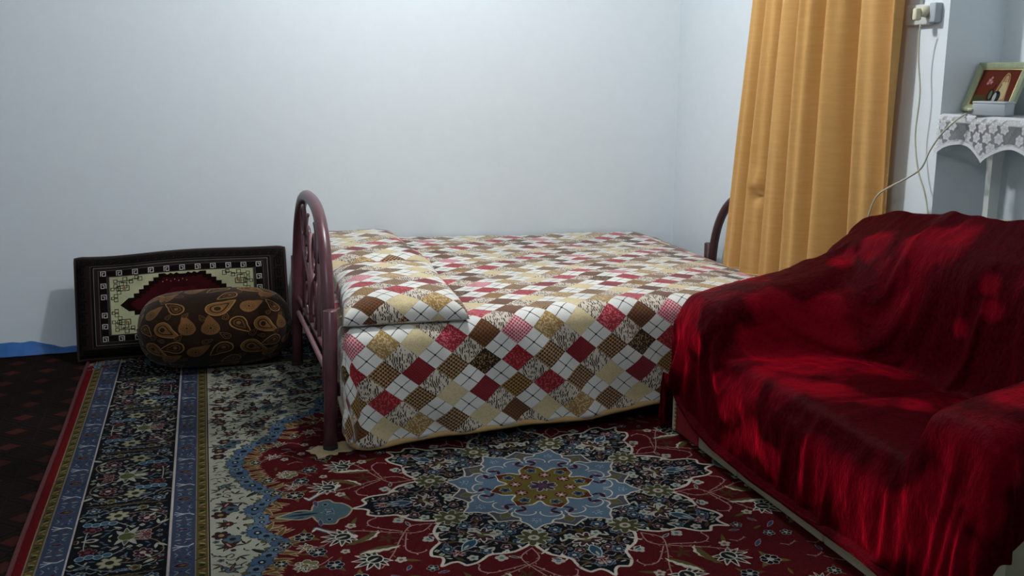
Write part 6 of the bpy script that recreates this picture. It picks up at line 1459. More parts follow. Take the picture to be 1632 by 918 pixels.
-2,-2,-1,-1,0,2,0,-1,0,-1,0,0,0,1,-1,1,-1,0,0,0,0,0,0,0,0,0,0,0,-1,-1,25,-2,-1,2,2,2,-1,0,1,0,0,-1,1,0,0,-1,-2,-1,0,-2,-1,1,1,2,1,1,1,1,1,2,
3,-7,-12,15,-5,-2,4,2,1,1,0,1,1,-1,1,0,-3,1,-2,3,-2,-1,0,-2,0,-3,2,1,-1,0,0,1,-1,0,1,0,0,0,-1,0,0,0,-1,-2,0,24,3,0,-1,0,0,1,1,0,0,-1,1,0,-1,0,
2,1,0,-2,-2,3,-1,0,-1,0,0,0,1,1,1,0,1,0,-13,9,-1,-3,0,1,0,1,-1,-1,1,0,0,-7,2,12,4,-1,-5,-10,0,5,5,-1,0,0,0,0,-1,1,0,-1,0,0,0,1,-1,0,-1,-2,1,0,
26,0,1,1,0,0,-1,0,0,-1,2,0,0,0,1,-2,-1,2,1,1,-5,-1,-1,3,3,1,-1,-2,-1,2,0,0,0,0,-11,8,-1,-2,-4,4,-2,0,1,-1,-4,-5,22,3,-9,-14,-5,7,13,2,-3,0,1,0,0,0,
0,0,0,0,1,0,0,0,0,0,-1,-1,0,1,-2,26,1,1,-1,1,0,1,0,-1,0,-1,0,0,1,0,1,1,-2,0,1,3,-1,0,-4,-4,-2,8,0,-1,-3,2,-1,-1,0,0,-6,1,0,0,-2,0,1,0,-6,8,
10,-16,-5,5,10,8,-1,-2,0,1,-1,-1,-1,0,0,0,1,0,1,0,1,0,0,-1,0,-2,0,0,-1,-1,25,-1,0,1,0,1,-1,1,2,0,0,0,0,0,0,0,-2,1,0,2,0,2,0,1,0,1,-10,4,0,-1,
-2,-1,0,-2,0,-2,-2,-1,1,-3,1,-1,-1,7,-7,1,14,8,0,-1,-1,-1,-1,-1,-2,-1,-1,0,1,0,0,0,0,0,0,0,0,0,1,-1,0,-1,-3,-1,1,26,-1,1,0,-1,-1,1,1,0,2,0,0,0,1,0,
-1,2,-1,0,-2,-1,0,1,0,1,0,3,-4,0,0,-1,0,-1,1,0,-2,1,1,0,2,-1,1,-1,0,8,-1,-4,-5,-5,-1,2,2,2,1,2,0,0,0,0,-1,0,1,0,0,1,0,0,1,-2,0,-1,-2,1,0,-1,
26,0,-2,-1,-1,0,1,2,-2,1,2,2,0,1,0,0,-1,1,-1,2,1,0,1,0,0,0,0,0,1,0,1,1,0,0,0,1,0,0,1,-1,0,0,1,1,-2,-1,-2,-1,4,-3,-2,-2,-2,0,-1,1,0,1,-1,2,
0,-1,0,0,-1,0,1,-3,1,0,1,0,0,0,-1,25,0,0,1,2,0,-1,-3,3,-1,1,-1,3,-1,1,0,-1,0,2,-1,1,1,-1,1,0,1,-1,0,-1,2,1,0,1,-1,0,0,0,0,0,0,0,-1,1,0,-1,
0,0,0,-3,1,-1,0,0,-1,0,0,0,0,0,-1,1,0,-1,0,0,0,-1,1,-2,0,1,-1,-1,-2,2,25,-2,-3,-1,-1,0,1,1,5,3,-2,2,-1,1,-1,1,0,0,-1,1,0,-1,1,-1,1,0,0,0,0,0,
-1,0,0,1,0,0,0,0,0,-1,1,0,0,0,-1,-1,-1,-1,0,1,0,0,0,0,0,-1,0,0,0,0,0,0,1,0,-1,0,1,-1,-2,2,1,1,0,0,-2,28,-2,6,-1,-1,-1,1,0,-3,0,2,0,0,1,2,
-2,-1,-1,0,-1,0,1,-1,1,0,0,0,1,1,-1,-1,-1,0,0,0,0,0,0,0,1,0,1,-1,0,0,-1,-1,0,-1,-1,0,0,0,0,-1,1,0,0,0,1,-1,0,1,0,1,1,0,-1,-2,-3,3,2,0,0,0,
24,1,-4,4,3,0,-2,-1,2,-1,2,1,0,0,-1,1,0,-1,0,0,-1,0,0,0,0,0,1,-1,0,0,1,0,0,0,0,0,0,0,0,0,0,-1,1,0,0,0,-1,-2,-1,-3,-2,-3,-2,-2,-2,-1,0,0,1,1,
2,4,3,3,2,1,0,1,-1,-4,-1,2,-1,2,1,25,2,-1,-2,-2,1,4,-1,-4,-1,5,-1,3,0,1,-1,0,-1,-1,1,1,-1,1,-1,0,0,-1,1,0,0,0,1,0,0,0,0,0,0,0,0,0,0,0,-1,1,
0,1,-1,-2,-1,-2,2,0,1,1,0,-1,-2,-1,-4,-3,-5,-7,0,2,3,7,7,4,-2,-6,1,3,-3,2,25,-3,2,4,0,-1,-2,1,1,-1,-7,7,0,1,0,1,-1,2,0,-3,1,0,0,1,-1,0,0,0,1,0,
0,-1,0,0,0,0,0,0,0,0,0,2,0,0,-1,2,0,-1,-1,-2,-3,-5,-3,-2,1,-1,1,0,-1,1,1,0,3,-2,-2,-3,-3,3,12,10,-1,-7,1,5,-2,26,2,0,-7,6,1,-3,3,-1,1,0,-7,5,-3,1,
3,2,-2,1,0,-2,2,-1,-1,2,-1,-1,1,-1,1,0,0,0,0,0,-1,0,0,0,0,0,0,0,1,0,-1,2,4,0,0,1,-1,-2,-2,-5,-4,-5,-3,-2,0,0,2,2,7,2,1,-3,-6,-2,7,8,7,-3,-5,0,
27,-2,4,2,-5,2,3,-4,2,-2,-2,5,-6,3,1,-1,-3,-1,2,-1,-2,-2,5,-1,-2,2,0,-1,0,-1,-1,2,0,-1,0,1,-1,0,-1,0,0,-1,0,0,-1,-1,-1,-1,12,3,1,2,1,-2,-2,-2,0,0,-2,-5,
-5,-6,-4,-8,-3,-2,1,5,6,6,2,0,10,4,-3,28,1,-7,5,6,-2,-2,1,-2,-1,-1,-12,4,-2,-4,1,1,10,-3,4,-2,0,-8,5,-1,-2,1,0,-1,-1,0,-2,0,0,-1,-1,1,-1,0,-1,-1,0,-1,-1,-1,
1,4,-3,-10,10,4,15,4,0,-3,-2,2,-1,-1,-1,-1,3,-2,-5,-5,-3,-1,-1,-3,-2,7,8,-3,2,4,30,7,1,-10,-7,-9,-7,-4,1,7,2,5,-8,-7,1,1,5,-7,4,16,8,-4,-9,-2,0,-1,-1,-3,-3,-2,
-1,2,0,-1,-1,1,-1,0,0,1,-1,-1,0,0,4,1,-11,9,-3,-10,11,-12,12,19,13,3,-9,-6,-4,5,4,-3,-2,-2,5,0,-4,-4,-2,-1,-2,0,4,5,2,27,-17,-7,16,7,7,2,-2,-7,-9,-6,-2,-1,5,1,
-4,-9,2,1,-1,9,2,6,-11,-8,-2,-6,2,6,8,4,-6,-4,0,2,0,0,-1,0,-2,1,-1,-1,0,-4,4,8,-13,5,5,-13,5,-8,-7,12,18,15,5,-2,-10,-11,-1,6,-4,4,1,-1,-4,-2,3,13,-11,-8,1,-3,
10,8,1,-22,-9,7,8,6,4,2,2,-1,-1,-2,-3,2,2,-13,-5,-1,-9,4,1,2,-1,2,12,6,3,-10,-10,1,6,3,-1,-2,0,1,-1,0,-1,0,0,-1,2,-3,-6,7,2,-4,-1,10,-10,-2,-7,0,6,8,4,0,
-2,-3,-2,6,0,-4,-1,7,2,-8,1,7,-3,-9,-3,4,3,4,1,-9,-10,-1,1,2,1,0,0,0,2,0,0,10,4,-13,-10,7,-4,-3,-1,15,8,3,-6,-14,-3,8,7,-1,-3,0,1,-1,-1,1,0,0,-1,-1,0,0,
-3,2,3,-3,1,1,1,0,4,-8,0,1,-3,-3,0,2,6,-6,18,-11,-1,7,2,-8,1,-7,-3,2,1,0,3,0,3,5,1,-4,-9,-4,-2,1,1,3,3,1,2,-3,-5,14,4,-19,-7,-1,7,16,4,-2,-14,-8,4,10,
3,-3,-2,0,0,-1,1,0,-1,0,0,0,0,0,-4,0,3,2,-2,0,0,2,1,3,-4,-3,0,-4,-1,0,4,-2,16,-6,-7,7,2,-8,3,1,-8,1,2,-5,3,4,-8,6,5,3,1,0,-4,-3,-1,1,1,1,1,0,
-1,-5,-6,16,3,-14,6,8,1,-10,-14,-1,9,8,1,-4,-2,0,0,0,0,-1,0,0,1,-2,1,-1,0,3,-2,1,-1,-3,1,3,-2,3,3,-1,-5,-1,-5,1,1,6,8,1,-11,5,0,-8,3,6,4,0,-10,-9,4,4,
2,3,-12,7,9,1,1,0,0,-2,0,-1,1,0,0,-1,-2,-6,-4,15,4,0,-4,-14,-8,6,10,4,-2,-5,-1,1,-1,1,-1,0,1,0,0,0,-1,1,-1,-1,0,2,-1,-1,-1,1,1,-1,5,0,1,1,-11,-2,2,10,
5,8,-13,-7,2,1,8,7,1,-5,-10,-10,-1,7,0,2,2,2,-15,5,9,5,2,-1,0,0,0,-2,-1,-1,2,-2,-3,-6,-2,10,-4,-9,-2,10,7,1,-4,-4,0,1,0,0,-1,1,0,-1,0,2,-3,1,1,0,-2,0,
0,0,-2,2,1,1,-2,7,-2,2,-9,-8,15,8,3,6,-22,0,10,10,2,-1,-10,-13,-12,2,5,5,3,-2,2,-1,5,2,-16,-1,5,5,5,1,0,-3,-2,-4,-2,5,8,-2,-4,-7,-4,-1,3,10,4,0,-6,-2,2,2,
-1,-2,0,1,-1,0,0,1,-2,0,1,-1,1,-1,1,0,0,-4,5,-2,4,0,4,-2,-6,0,13,2,2,-4,-11,6,-1,-4,-6,-7,-7,-4,-1,4,7,9,5,-2,-1,0,1,0,7,2,-10,-9,-1,1,2,-1,0,-1,1,2,
0,9,6,-3,-2,-4,2,5,1,-3,-4,2,1,0,-3,0,1,0,-1,0,0,0,-1,0,1,1,-1,0,-1,-1,-3,4,0,3,4,-3,-3,-3,-7,-1,1,-6,-8,-4,0,0,-1,1,12,-5,-3,-1,4,11,9,2,0,0,-2,0,
1,0,-3,2,9,2,-2,-7,-5,-3,1,2,3,4,1,-6,-5,11,3,-2,0,0,1,-2,-2,1,0,-2,-2,0,1,0,0,0,0,1,0,-1,0,0,0,-1,-1,2,3,4,-7,10,5,1,-1,-11,-15,-8,-1,5,-5,1,0,7,
9,8,4,-6,3,2,-4,-3,-8,-4,7,9,3,-5,-2,0,-5,7,-6,1,10,4,1,-1,-1,0,1,0,-1,-2,1,-11,-2,10,0,-1,1,-2,-1,1,-2,-2,1,1,2,-2,-1,0,0,1,-1,0,0,0,0,-1,0,3,2,-7,
2,-3,-5,-2,-13,-7,2,7,9,16,-3,11,5,7,-3,-9,-7,-6,-7,-2,1,9,6,4,1,-2,0,-1,-4,-3,0,-1,-2,7,-9,-3,6,7,4,1,-1,-2,-3,-4,-1,2,8,-13,4,6,-1,-1,0,-1,-2,0,1,0,-1,-2,
0,2,1,0,0,1,0,2,0,1,1,1,1,1,4,0,6,-1,-2,8,3,-4,-3,1,2,3,-12,-12,-11,-7,-1,2,8,9,10,6,3,3,1,-1,-9,-1,0,-6,-6,0,1,-7,3,9,-7,-6,-1,2,2,0,-1,0,2,2,
0,1,8,-13,7,2,-1,-1,0,0,0,0,-1,1,1,0,-1,0,1,-1,-1,-1,-1,0,0,1,0,-1,1,0,-3,-1,1,0,3,10,11,-1,-21,-15,-13,2,6,10,10,8,7,0,-1,-3,-2,-3,-5,-3,-4,-4,-1,2,10,4,
0,-2,9,-13,2,9,0,-5,-4,0,1,1,2,1,0,-1,0,1,5,-9,4,1,-1,0,2,0,0,0,-1,0,1,1,-1,-1,1,2,5,3,3,2,1,1,3,0,-1,0,3,-1,-9,-9,-11,-12,-13,18,17,8,4,4,-6,-7,
-7,-5,-3,-2,0,0,1,2,1,3,2,1,2,2,3,-1,0,2,3,-8,-2,5,5,1,-2,-1,1,-1,0,-1,1,-1,-2,2,3,-3,0,1,0,-1,0,1,1,2,0,0,0,1,2,3,1,-2,-2,-3,-1,-2,-2,-3,-1,-2,
-3,-6,-12,1,1,15,16,14,6,5,-2,-2,-7,-2,-1,3,-2,0,2,1,0,-1,0,0,-1,-1,-1,-3,-6,-3,617,0,-14,-13,-12,-14,-15,-15,-14,-15,-12,-2,7,6,0,-6,-14,-15,-15,-15,-14,-13,-13,-13,-12,-10,-10,-8,-7,-5,
-5,-3,-1,-1,0,-1,-1,-2,-3,-7,-9,-11,-12,-15,-9,-2,0,-1,-5,-10,-12,-15,-16,-16,-19,-19,-18,-18,-17,-7,-14,-2,-3,-2,-3,-2,-2,-3,-2,-3,-2,-3,-2,-2,-3,13,-1,0,1,-2,1,0,0,-2,1,-1,-1,0,0,0,
0,1,0,0,0,1,1,0,2,0,0,1,0,0,0,0,0,-1,-1,0,0,-1,0,-1,-1,-1,1,-1,1,-1,-1,-2,-2,-1,0,-1,-1,0,0,0,0,-1,-1,2,0,-1,0,0,0,0,0,0,0,0,0,0,0,0,0,0,
13,-3,3,-1,-1,0,0,-1,1,0,-1,0,-1,0,0,1,0,0,0,1,0,0,2,0,1,0,0,0,1,0,0,-1,0,0,-2,0,0,0,-2,0,0,-1,1,0,0,-2,-1,-2,-2,-1,-1,0,0,-1,0,0,1,0,-1,1,
-1,0,0,0,0,0,0,0,0,0,0,0,0,0,0,13,1,-2,-2,2,0,-1,1,-1,-1,1,-1,0,-2,1,0,-1,1,1,1,0,1,0,1,0,1,0,1,0,0,0,0,-1,-1,0,0,-1,-1,0,-1,0,0,0,0,-1,
-1,-2,-1,-2,-1,0,-1,0,0,0,0,-1,1,0,0,-1,0,0,0,0,0,0,0,0,0,0,0,0,0,0,13,-1,-2,3,0,-2,1,-1,0,0,-1,0,-1,0,-1,-1,1,0,1,1,1,0,1,0,2,0,1,0,0,0,
0,0,-1,-1,0,-1,0,0,-1,-1,-1,0,0,1,0,-2,-2,-2,0,-1,-1,0,-1,-1,0,1,0,-1,0,0,0,0,0,0,0,0,0,0,0,0,0,0,0,0,0,13,-1,1,-2,-1,1,-1,1,0,0,0,-1,-1,1,-3,
-4,2,4,-1,1,2,1,0,1,0,0,1,0,0,0,1,-1,0,0,-1,-1,0,-1,-1,-1,1,0,0,0,-1,-1,-1,-2,-2,-1,-1,0,0,0,0,-1,1,0,-1,1,-1,0,0,0,0,0,0,0,0,0,0,0,0,0,0,
13,0,-1,0,1,-1,0,-1,-1,0,0,-1,1,-3,-4,4,-1,-2,5,-1,1,2,1,1,0,1,-1,1,1,0,0,0,-1,-1,0,-1,0,0,-1,-1,0,0,-1,1,0,-1,-3,-1,-2,0,-1,0,-1,0,0,0,-1,0,1,0,
-1,0,0,0,0,0,0,0,0,0,0,0,0,0,0,14,-3,2,-2,-3,0,1,0,2,0,-1,0,-2,-4,1,-1,1,3,-3,4,0,1,2,0,2,0,0,0,-1,1,0,0,0,-1,-1,1,-1,-1,0,0,-2,0,1,0,0,
-2,-1,-3,0,-2,0,-1,0,-1,0,1,0,0,-1,1,-1,0,0,0,0,0,0,0,0,0,0,0,0,0,0,13,0,-6,1,3,1,0,0,-2,0,1,-1,-3,-6,5,-1,1,0,3,-2,2,1,1,1,1,1,1,-1,1,-1,
0,1,-1,0,-1,-1,0,-1,-1,0,0,0,-1,0,0,-1,-2,-1,-2,0,-1,0,-1,0,0,-1,0,0,1,-1,0,0,0,0,0,0,0,0,0,0,0,0,0,0,0,29,-1,8,1,-6,-7,-5,-3,0,1,5,4,5,9,-1,
0,-1,-3,-1,1,-2,-2,-1,1,-1,2,2,1,0,-1,-2,-2,2,3,0,-2,-4,-3,3,5,3,2,3,-3,-7,-6,-6,-4,-3,-4,-2,-1,-1,-1,0,0,0,0,-2,3,3,-8,0,0,0,0,0,0,0,0,0,0,0,0,0,
29,-2,-16,-1,6,8,4,3,2,1,-2,2,-1,0,-11,5,0,5,4,3,2,1,0,-1,1,-2,0,1,0,1,1,1,-1,-4,-1,-1,1,1,0,-1,1,-2,-4,-3,0,0,0,-2,-1,0,0,-1,0,0,0,-1,0,1,-1,-12,
-1,-9,-3,0,0,0,0,0,0,0,0,0,0,0,0,19,-9,5,1,-3,-2,2,5,1,2,0,-4,-4,-6,9,-2,3,0,1,1,2,1,2,2,1,2,0,0,0,0,0,-1,1,0,-1,1,0,1,-1,0,-2,-5,-4,-2,-2,
-2,-2,0,-1,0,0,0,0,1,0,0,0,-1,0,-5,-1,-1,-2,0,0,0,0,0,0,0,0,0,0,0,0,12,11,3,-3,-2,-3,-7,-5,0,1,4,2,-3,0,2,-7,-2,2,2,1,0,4,2,0,0,1,1,2,1,0,
1,2,-2,1,2,0,1,0,1,-4,-5,-2,-5,-2,0,-1,1,0,1,-1,0,-1,0,-1,-1,0,-1,0,-1,0,0,1,-3,0,1,-1,0,0,0,0,0,1,-1,0,0,5,-7,-8,1,4,7,4,1,1,-1,0,0,2,1,-13,
8,1,-1,-1,1,1,-1,1,2,1,1,-1,-1,0,2,0,0,2,2,-1,1,0,1,0,-3,-1,-4,1,1,0,0,-2,-2,-1,0,-1,0,0,0,0,0,0,0,0,0,0,0,-1,-1,0,0,0,1,-1,1,-1,0,1,-1,1,
4,-3,9,3,-2,-5,0,1,0,1,-1,-2,-1,-4,5,-5,3,2,0,-1,-2,-1,-1,1,1,0,1,0,1,0,0,1,0,1,2,-1,0,1,1,-2,-1,0,0,-1,-1,0,0,1,0,0,0,-1,0,-1,0,0,1,-1,1,-1,
0,0,-2,1,-1,1,-1,0,0,0,1,-1,0,0,0,4,3,-5,-2,2,3,1,1,2,0,0,-1,-2,0,-1,0,-2,-2,-1,0,1,0,-1,-2,0,0,1,1,0,0,1,0,0,0,0,1,1,-1,1,0,0,2,0,-1,0,
-1,0,-1,0,0,0,1,-1,1,0,0,0,0,0,1,0,0,-3,0,1,-1,1,-1,1,-1,0,1,-1,1,-1,4,-2,8,1,-2,-3,1,1,-1,1,-1,-1,-1,0,2,0,1,0,0,-1,-1,-1,0,0,-2,-1,-1,0,0,0,
-1,0,1,-1,0,0,0,1,0,1,2,1,1,0,-2,0,1,0,0,0,0,1,0,0,0,0,0,0,0,0,0,0,-2,1,0,0,-2,-1,1,1,0,0,0,0,1,8,2,-4,-1,3,2,2,0,1,-1,0,-1,0,0,-1,
-1,-2,-2,-1,-1,1,0,-1,0,0,0,0,-1,-1,-1,0,0,0,1,-1,1,0,1,2,3,-1,0,2,1,0,0,-1,1,0,0,2,-1,1,1,0,1,-1,2,0,0,1,1,1,-9,1,1,-1,1,0,1,1,0,-1,-1,-1,
10,-1,5,3,0,-1,-1,-1,-2,-2,-1,0,-2,1,1,0,-1,-2,-3,-2,-2,-1,-1,-2,0,0,0,0,1,1,1,0,0,0,2,-1,1,-1,-2,10,-3,3,-1,3,2,0,0,1,1,2,-1,1,0,-1,0,0,1,0,1,0,
0,-1,0,-8,-1,1,4,0,-2,0,0,2,2,-1,-1,11,5,-9,-4,-2,0,0,1,2,2,1,-1,-2,-3,-3,-2,-3,-1,-2,-2,-2,-1,-1,0,-1,-1,0,-1,1,-1,0,0,1,0,2,3,0,0,0,-3,16,5,3,2,2,
3,1,1,0,-1,0,0,0,0,1,-1,0,-2,-1,0,0,0,-1,0,0,-1,-1,0,0,1,0,-2,-1,2,1,11,0,5,1,0,-1,-3,-3,-3,-4,-4,-3,-3,-3,-1,-1,-1,-2,-2,-2,-3,-4,-2,-3,-3,-2,-4,-2,-3,-1,
-1,-1,-1,1,-2,1,2,2,2,2,-2,7,9,10,11,4,5,2,1,1,1,0,0,1,-1,0,-1,0,-1,-1,-1,0,0,0,0,0,-1,1,1,-3,-1,0,0,0,0,2,-8,-5,-1,0,1,1,-1,1,0,0,-1,-1,-1,-2,
-2,-1,-1,-2,-2,-2,-2,-4,-3,-3,-5,-2,-3,-3,-2,-2,0,3,0,1,1,1,0,1,4,0,5,4,-2,7,14,9,6,3,2,1,3,2,-1,-1,-1,0,0,-1,0,0,-1,0,-1,-4,0,0,0,0,1,-1,0,1,-1,0,
2,4,0,-1,-2,-2,0,-1,-3,-3,-3,-2,-3,-2,0,-1,-1,-2,-1,-2,-2,-3,-3,-3,-3,-2,-3,-2,-2,-1,3,6,-3,2,-2,-2,0,2,1,5,3,1,3,2,-4,-3,5,10,16,12,7,1,-2,2,2,-1,-2,-3,-2,-1,
0,0,-2,-1,-6,-1,1,-1,0,0,0,0,0,0,1,5,-4,1,0,-1,-1,-4,-1,-2,1,-1,-2,-1,-2,-3,-1,-1,-2,-1,-1,-2,-1,-2,-2,-1,-2,-1,1,9,-1,7,-5,-5,-5,2,3,4,-3,11,-9,2,9,-7,2,2,
2,2,2,2,3,16,8,6,-1,-3,2,-3,-3,-1,-2,-3,-1,-1,0,-5,-4,-1,1,0,0,1,-1,0,0,0,5,5,-3,-3,-3,-1,0,0,-2,-3,-2,-2,-1,-1,0,-1,0,1,-1,0,-1,-1,0,-1,-1,1,2,6,-2,2,
-10,2,5,10,-4,0,-1,1,-10,7,4,-5,5,-3,2,6,2,-4,2,0,-6,7,9,3,1,-1,0,0,-1,-2,-2,-2,-1,-1,-2,-2,0,-1,0,0,0,0,0,0,0,3,-7,2,2,1,1,0,1,0,0,-1,0,-1,-1,-1,
1,-1,-1,-1,-2,1,0,0,1,1,1,1,3,-12,2,6,-1,4,0,-1,1,4,-3,-3,5,-3,-14,3,9,1,0,-5,4,-2,0,2,2,-1,1,0,0,0,3,0,0,0,-1,0,0,-1,-2,0,0,0,0,0,0,0,0,0,
0,2,1,-1,-1,1,7,-3,0,-1,0,-1,-2,-2,-1,-3,0,-1,1,1,0,1,1,-1,3,-2,4,-11,2,7,-1,5,-8,-1,3,-1,0,-1,6,-10,-2,9,4,-6,1,-3,4,0,-2,2,-1,0,1,0,1,0,2,-1,1,0,
0,0,2,-1,-1,-1,-2,1,-1,0,0,0,0,0,0,-1,-2,1,4,7,0,-8,-1,-1,0,0,-1,0,1,1,2,0,2,-1,0,-1,-2,-1,1,-4,0,-7,5,8,-7,6,-8,8,-2,2,4,-7,10,-11,2,1,4,-9,7,-1,
-1,0,0,0,0,0,1,-1,0,0,1,0,1,-1,2,0,1,-1,1,0,-3,-1,0,0,0,-1,1,-1,1,0,-1,5,1,-4,-6,3,2,1,1,1,0,1,1,1,-1,-1,-2,-2,-1,-1,-1,0,0,1,1,4,-1,-1,-5,8,
-7,7,-1,-2,-1,-4,1,2,1,0,0,0,5,-6,0,1,4,-3,-1,0,0,0,0,0,0,1,1,-1,1,0,1,0,0,0,0,-2,-1,-1,1,-1,1,0,0,0,-1,2,-4,-1,4,3,-3,-1,0,1,-1,0,1,0,-1,0,
-1,0,0,1,0,2,1,2,-1,-1,-5,1,-1,4,-5,1,-1,0,-1,5,-2,2,-8,7,1,0,-5,-1,4,1,0,-4,3,1,0,0,-2,2,2,1,-2,0,0,1,0,0,0,0,0,-1,0,-1,0,0,0,0,-1,1,-1,1,
3,7,1,-3,-2,-3,0,0,-1,1,0,-2,-1,0,1,0,2,1,1,0,0,-2,-3,-1,-1,1,2,-2,0,0,2,0,2,1,-6,1,-2,3,2,-2,0,-1,1,0,0,0,0,0,0,0,0,1,-1,0,-2,1,2,1,0,0,
0,0,0,0,1,-1,-2,0,-1,1,-1,1,-1,1,0,-2,-6,-1,2,4,5,-1,0,0,0,0,1,1,1,-1,1,-1,-2,-1,-1,-2,0,0,0,2,-1,-3,2,2,3,0,0,-3,-3,4,0,0,0,-2,1,0,1,0,0,0,
0,0,0,0,0,0,0,0,-1,0,1,-1,2,0,1,0,1,0,0,0,-1,-2,-1,1,-1,1,0,0,0,-1,1,6,0,-1,-4,-2,4,0,0,-2,-1,0,-1,-1,0,-1,-1,1,0,0,0,1,1,-1,-2,1,1,-1,2,1,
-4,0,6,-2,-1,0,0,0,0,0,0,0,0,0,0,0,0,0,0,0,0,0,1,-2,1,0,1,-1,1,0,1,-1,1,0,0,-1,-1,0,-1,1,0,-1,1,-1,1,0,-5,1,2,2,2,-3,0,0,2,0,-1,0,0,0,
0,0,0,0,0,0,-1,0,1,0,0,0,0,1,-3,3,-2,-1,4,-1,4,0,1,0,0,-1,0,-1,0,-1,-1,-1,-1,0,0,0,0,0,1,-1,0,0,1,0,0,0,1,0,0,0,0,-1,-1,0,0,-1,1,-1,1,0,
1,1,0,-1,1,0,-2,0,0,0,1,0,0,0,-1,0,0,0,-1,1,0,1,-1,0,0,0,-1,0,-1,1,3,-2,-1,-1,1,-1,-2,-2,0,3,1,0,1,-1,-1,2,3,3,1,0,0,-2,-3,1,-1,-1,1,-2,0,0,
0,-1,0,-1,0,1,1,0,1,0,0,0,0,0,-1,5,2,-3,-2,-3,0,2,0,0,0,-1,0,0,0,0,0,1,0,0,-1,0,0,0,0,0,0,0,-1,1,6,-8,3,-2,0,1,0,1,4,-4,-3,-1,1,4,2,2,
-1,-2,-1,-1,0,0,1,-3,3,1,-1,-2,1,-1,-1,-1,0,-1,1,-1,0,2,1,0,-1,1,-1,1,-1,1,4,0,0,0,0,-2,-1,0,0,-1,1,0,0,-1,1,-1,0,0,0,1,0,-1,0,0,0,0,0,2,-2,-6,
9,1,-5,1,1,-4,5,-6,3,0,2,-2,-3,2,1,0,0,-1,-1,-3,-1,0,12,-1,-2,1,-1,-2,-1,-1,0,-1,0,0,1,0,1,1,-1,1,-1,1,0,0,0,4,-4,1,1,-1,-1,0,0,0,1,-1,0,0,1,-1,
1,-1,0,0,0,0,0,0,-1,1,0,0,1,3,-2,-6,0,7,1,0,-3,-5,5,6,0,-2,-1,-5,-3,-1,0,3,-2,0,4,2,2,-2,-1,6,0,-4,-1,-1,-1,-2,1,0,-1,0,1,0,0,1,0,0,0,-1,1,-1,
3,5,-2,-2,-2,-1,1,0,-1,-1,0,1,0,1,1,0,1,0,1,0,1,0,0,0,-1,0,-2,-3,-4,2,5,-3,-1,-3,0,4,1,2,-4,-1,1,3,4,1,0,0,-4,0,1,-3,-2,-1,-4,4,-4,-2,5,0,1,1,
0,0,0,0,0,0,1,0,0,-1,1,-1,1,-1,1,-1,-6,1,1,2,1,3,-1,-1,0,-1,-1,0,-1,0,0,-1,1,-1,0,0,1,1,1,1,4,4,-1,-6,7,-7,-1,-2,3,-1,0,0,-4,-1,1,0,-1,1,-1,0,
0,1,4,1,3,0,-3,0,-2,0,1,0,0,0,0,1,0,0,0,0,0,0,0,-1,1,-1,1,0,0,0,-5,7,4,1,-5,-2,-4,3,1,0,0,-1,0,0,-1,0,1,-2,0,0,-1,0,-1,0,4,-2,-2,2,5,-17,
3,3,0,-1,0,-1,1,0,0,0,0,0,-1,0,0,0,0,-2,-1,1,6,3,-1,2,4,-1,-1,1,-1,1,0,0,0,1,-1,0,-1,0,1,-1,1,0,-1,1,1,-7,-4,-3,1,7,4,6,-2,0,-1,0,-1,0,0,0,
0,0,0,0,-1,0,-1,0,-1,-4,-1,2,0,7,10,0,-1,0,1,1,1,-1,0,-1,0,1,0,0,0,0,0,1,1,1,-3,-6,-5,-3,-1,-4,3,4,0,0,0,0,0,0,0,0,0,0,0,-1,1,0,-1,1,0,-2,
-3,4,2,0,-2,-1,-2,-1,0,0,0,1,-1,0,1,0,-1,1,0,0,1,0,0,0,-1,-2,-1,6,-2,-1,0,1,0,0,-1,0,0,0,1,0,-1,0,0,0,0,0,0,-1,-1,1,1,5,4,-4,0,-1,-3,0,1,-1,
1,1,-1,-1,0,0,0,0,1,-1,0,0,0,0,0,1,-2,0,0,2,2,-4,0,0,1,1,1,0,0,0,0,0,0,0,0,-1,0,0,0,0,0,-1,-3,1,1,1,0,0,1,3,0,0,0,0,-1,0,-1,-1,-1,0,
1,-1,0,0,0,0,0,1,0,1,-1,0,-1,-1,0,0,-1,1,-1,-1,0,2,0,0,1,-1,1,-1,0,1,-1,2,-2,-1,2,3,-1,0,1,0,0,0,0,0,0,-1,1,-1,1,0,0,0,-1,0,0,0,-1,-2,1,0,
0,0,0,-1,-2,0,0,0,0,1,-1,1,1,1,0,0,0,-1,0,0,1,0,2,-1,4,0,-4,-1,0,-1,-1,0,0,0,1,1,0,0,-1,0,0,0,1,-1,0,-3,-4,5,6,2,-2,-3,0,0,0,1,-1,1,-1,-1,
1,0,0,-1,1,0,0,1,0,-1,0,0,0,3,0,-4,0,0,0,-1,0,1,1,0,-1,1,1,0,0,2,-1,-1,-1,0,1,-1,1,-5,9,-7,-1,2,0,-1,-1,0,0,0,1,0,0,0,0,1,-1,1,-1,0,1,-1,
2,0,-2,-3,-1,3,3,0,-1,0,0,1,-1,1,0,-1,0,0,1,-1,0,-1,0,0,1,0,-1,-1,-3,4,1,2,-1,1,-1,0,-1,0,0,-1,0,-1,-1,0,-2,0,1,2,1,-1,0,-1,4,-7,6,0,-3,0,1,1,
-1,0,-1,0,1,0,0,0,0,0,0,1,-1,0,0,1,0,-1,-1,0,-4,8,-1,-1,0,0,0,1,-1,2,1,-1,0,-1,0,0,0,0,-1,0,-1,2,-2,3,-4,0,0,-1,3,0,1,-3,-2,0,2,0,0,1,0,0,
0,1,1,-1,0,0,-1,1,-2,-2,-1,2,1,0,0,1,-1,0,0,0,0,0,1,-1,1,-1,0,1,-1,1,-5,6,4,-1,-3,-2,0,-1,2,1,0,0,-1,1,-2,0,1,1,1,0,1,0,0,0,1,0,-3,1,-1,2,
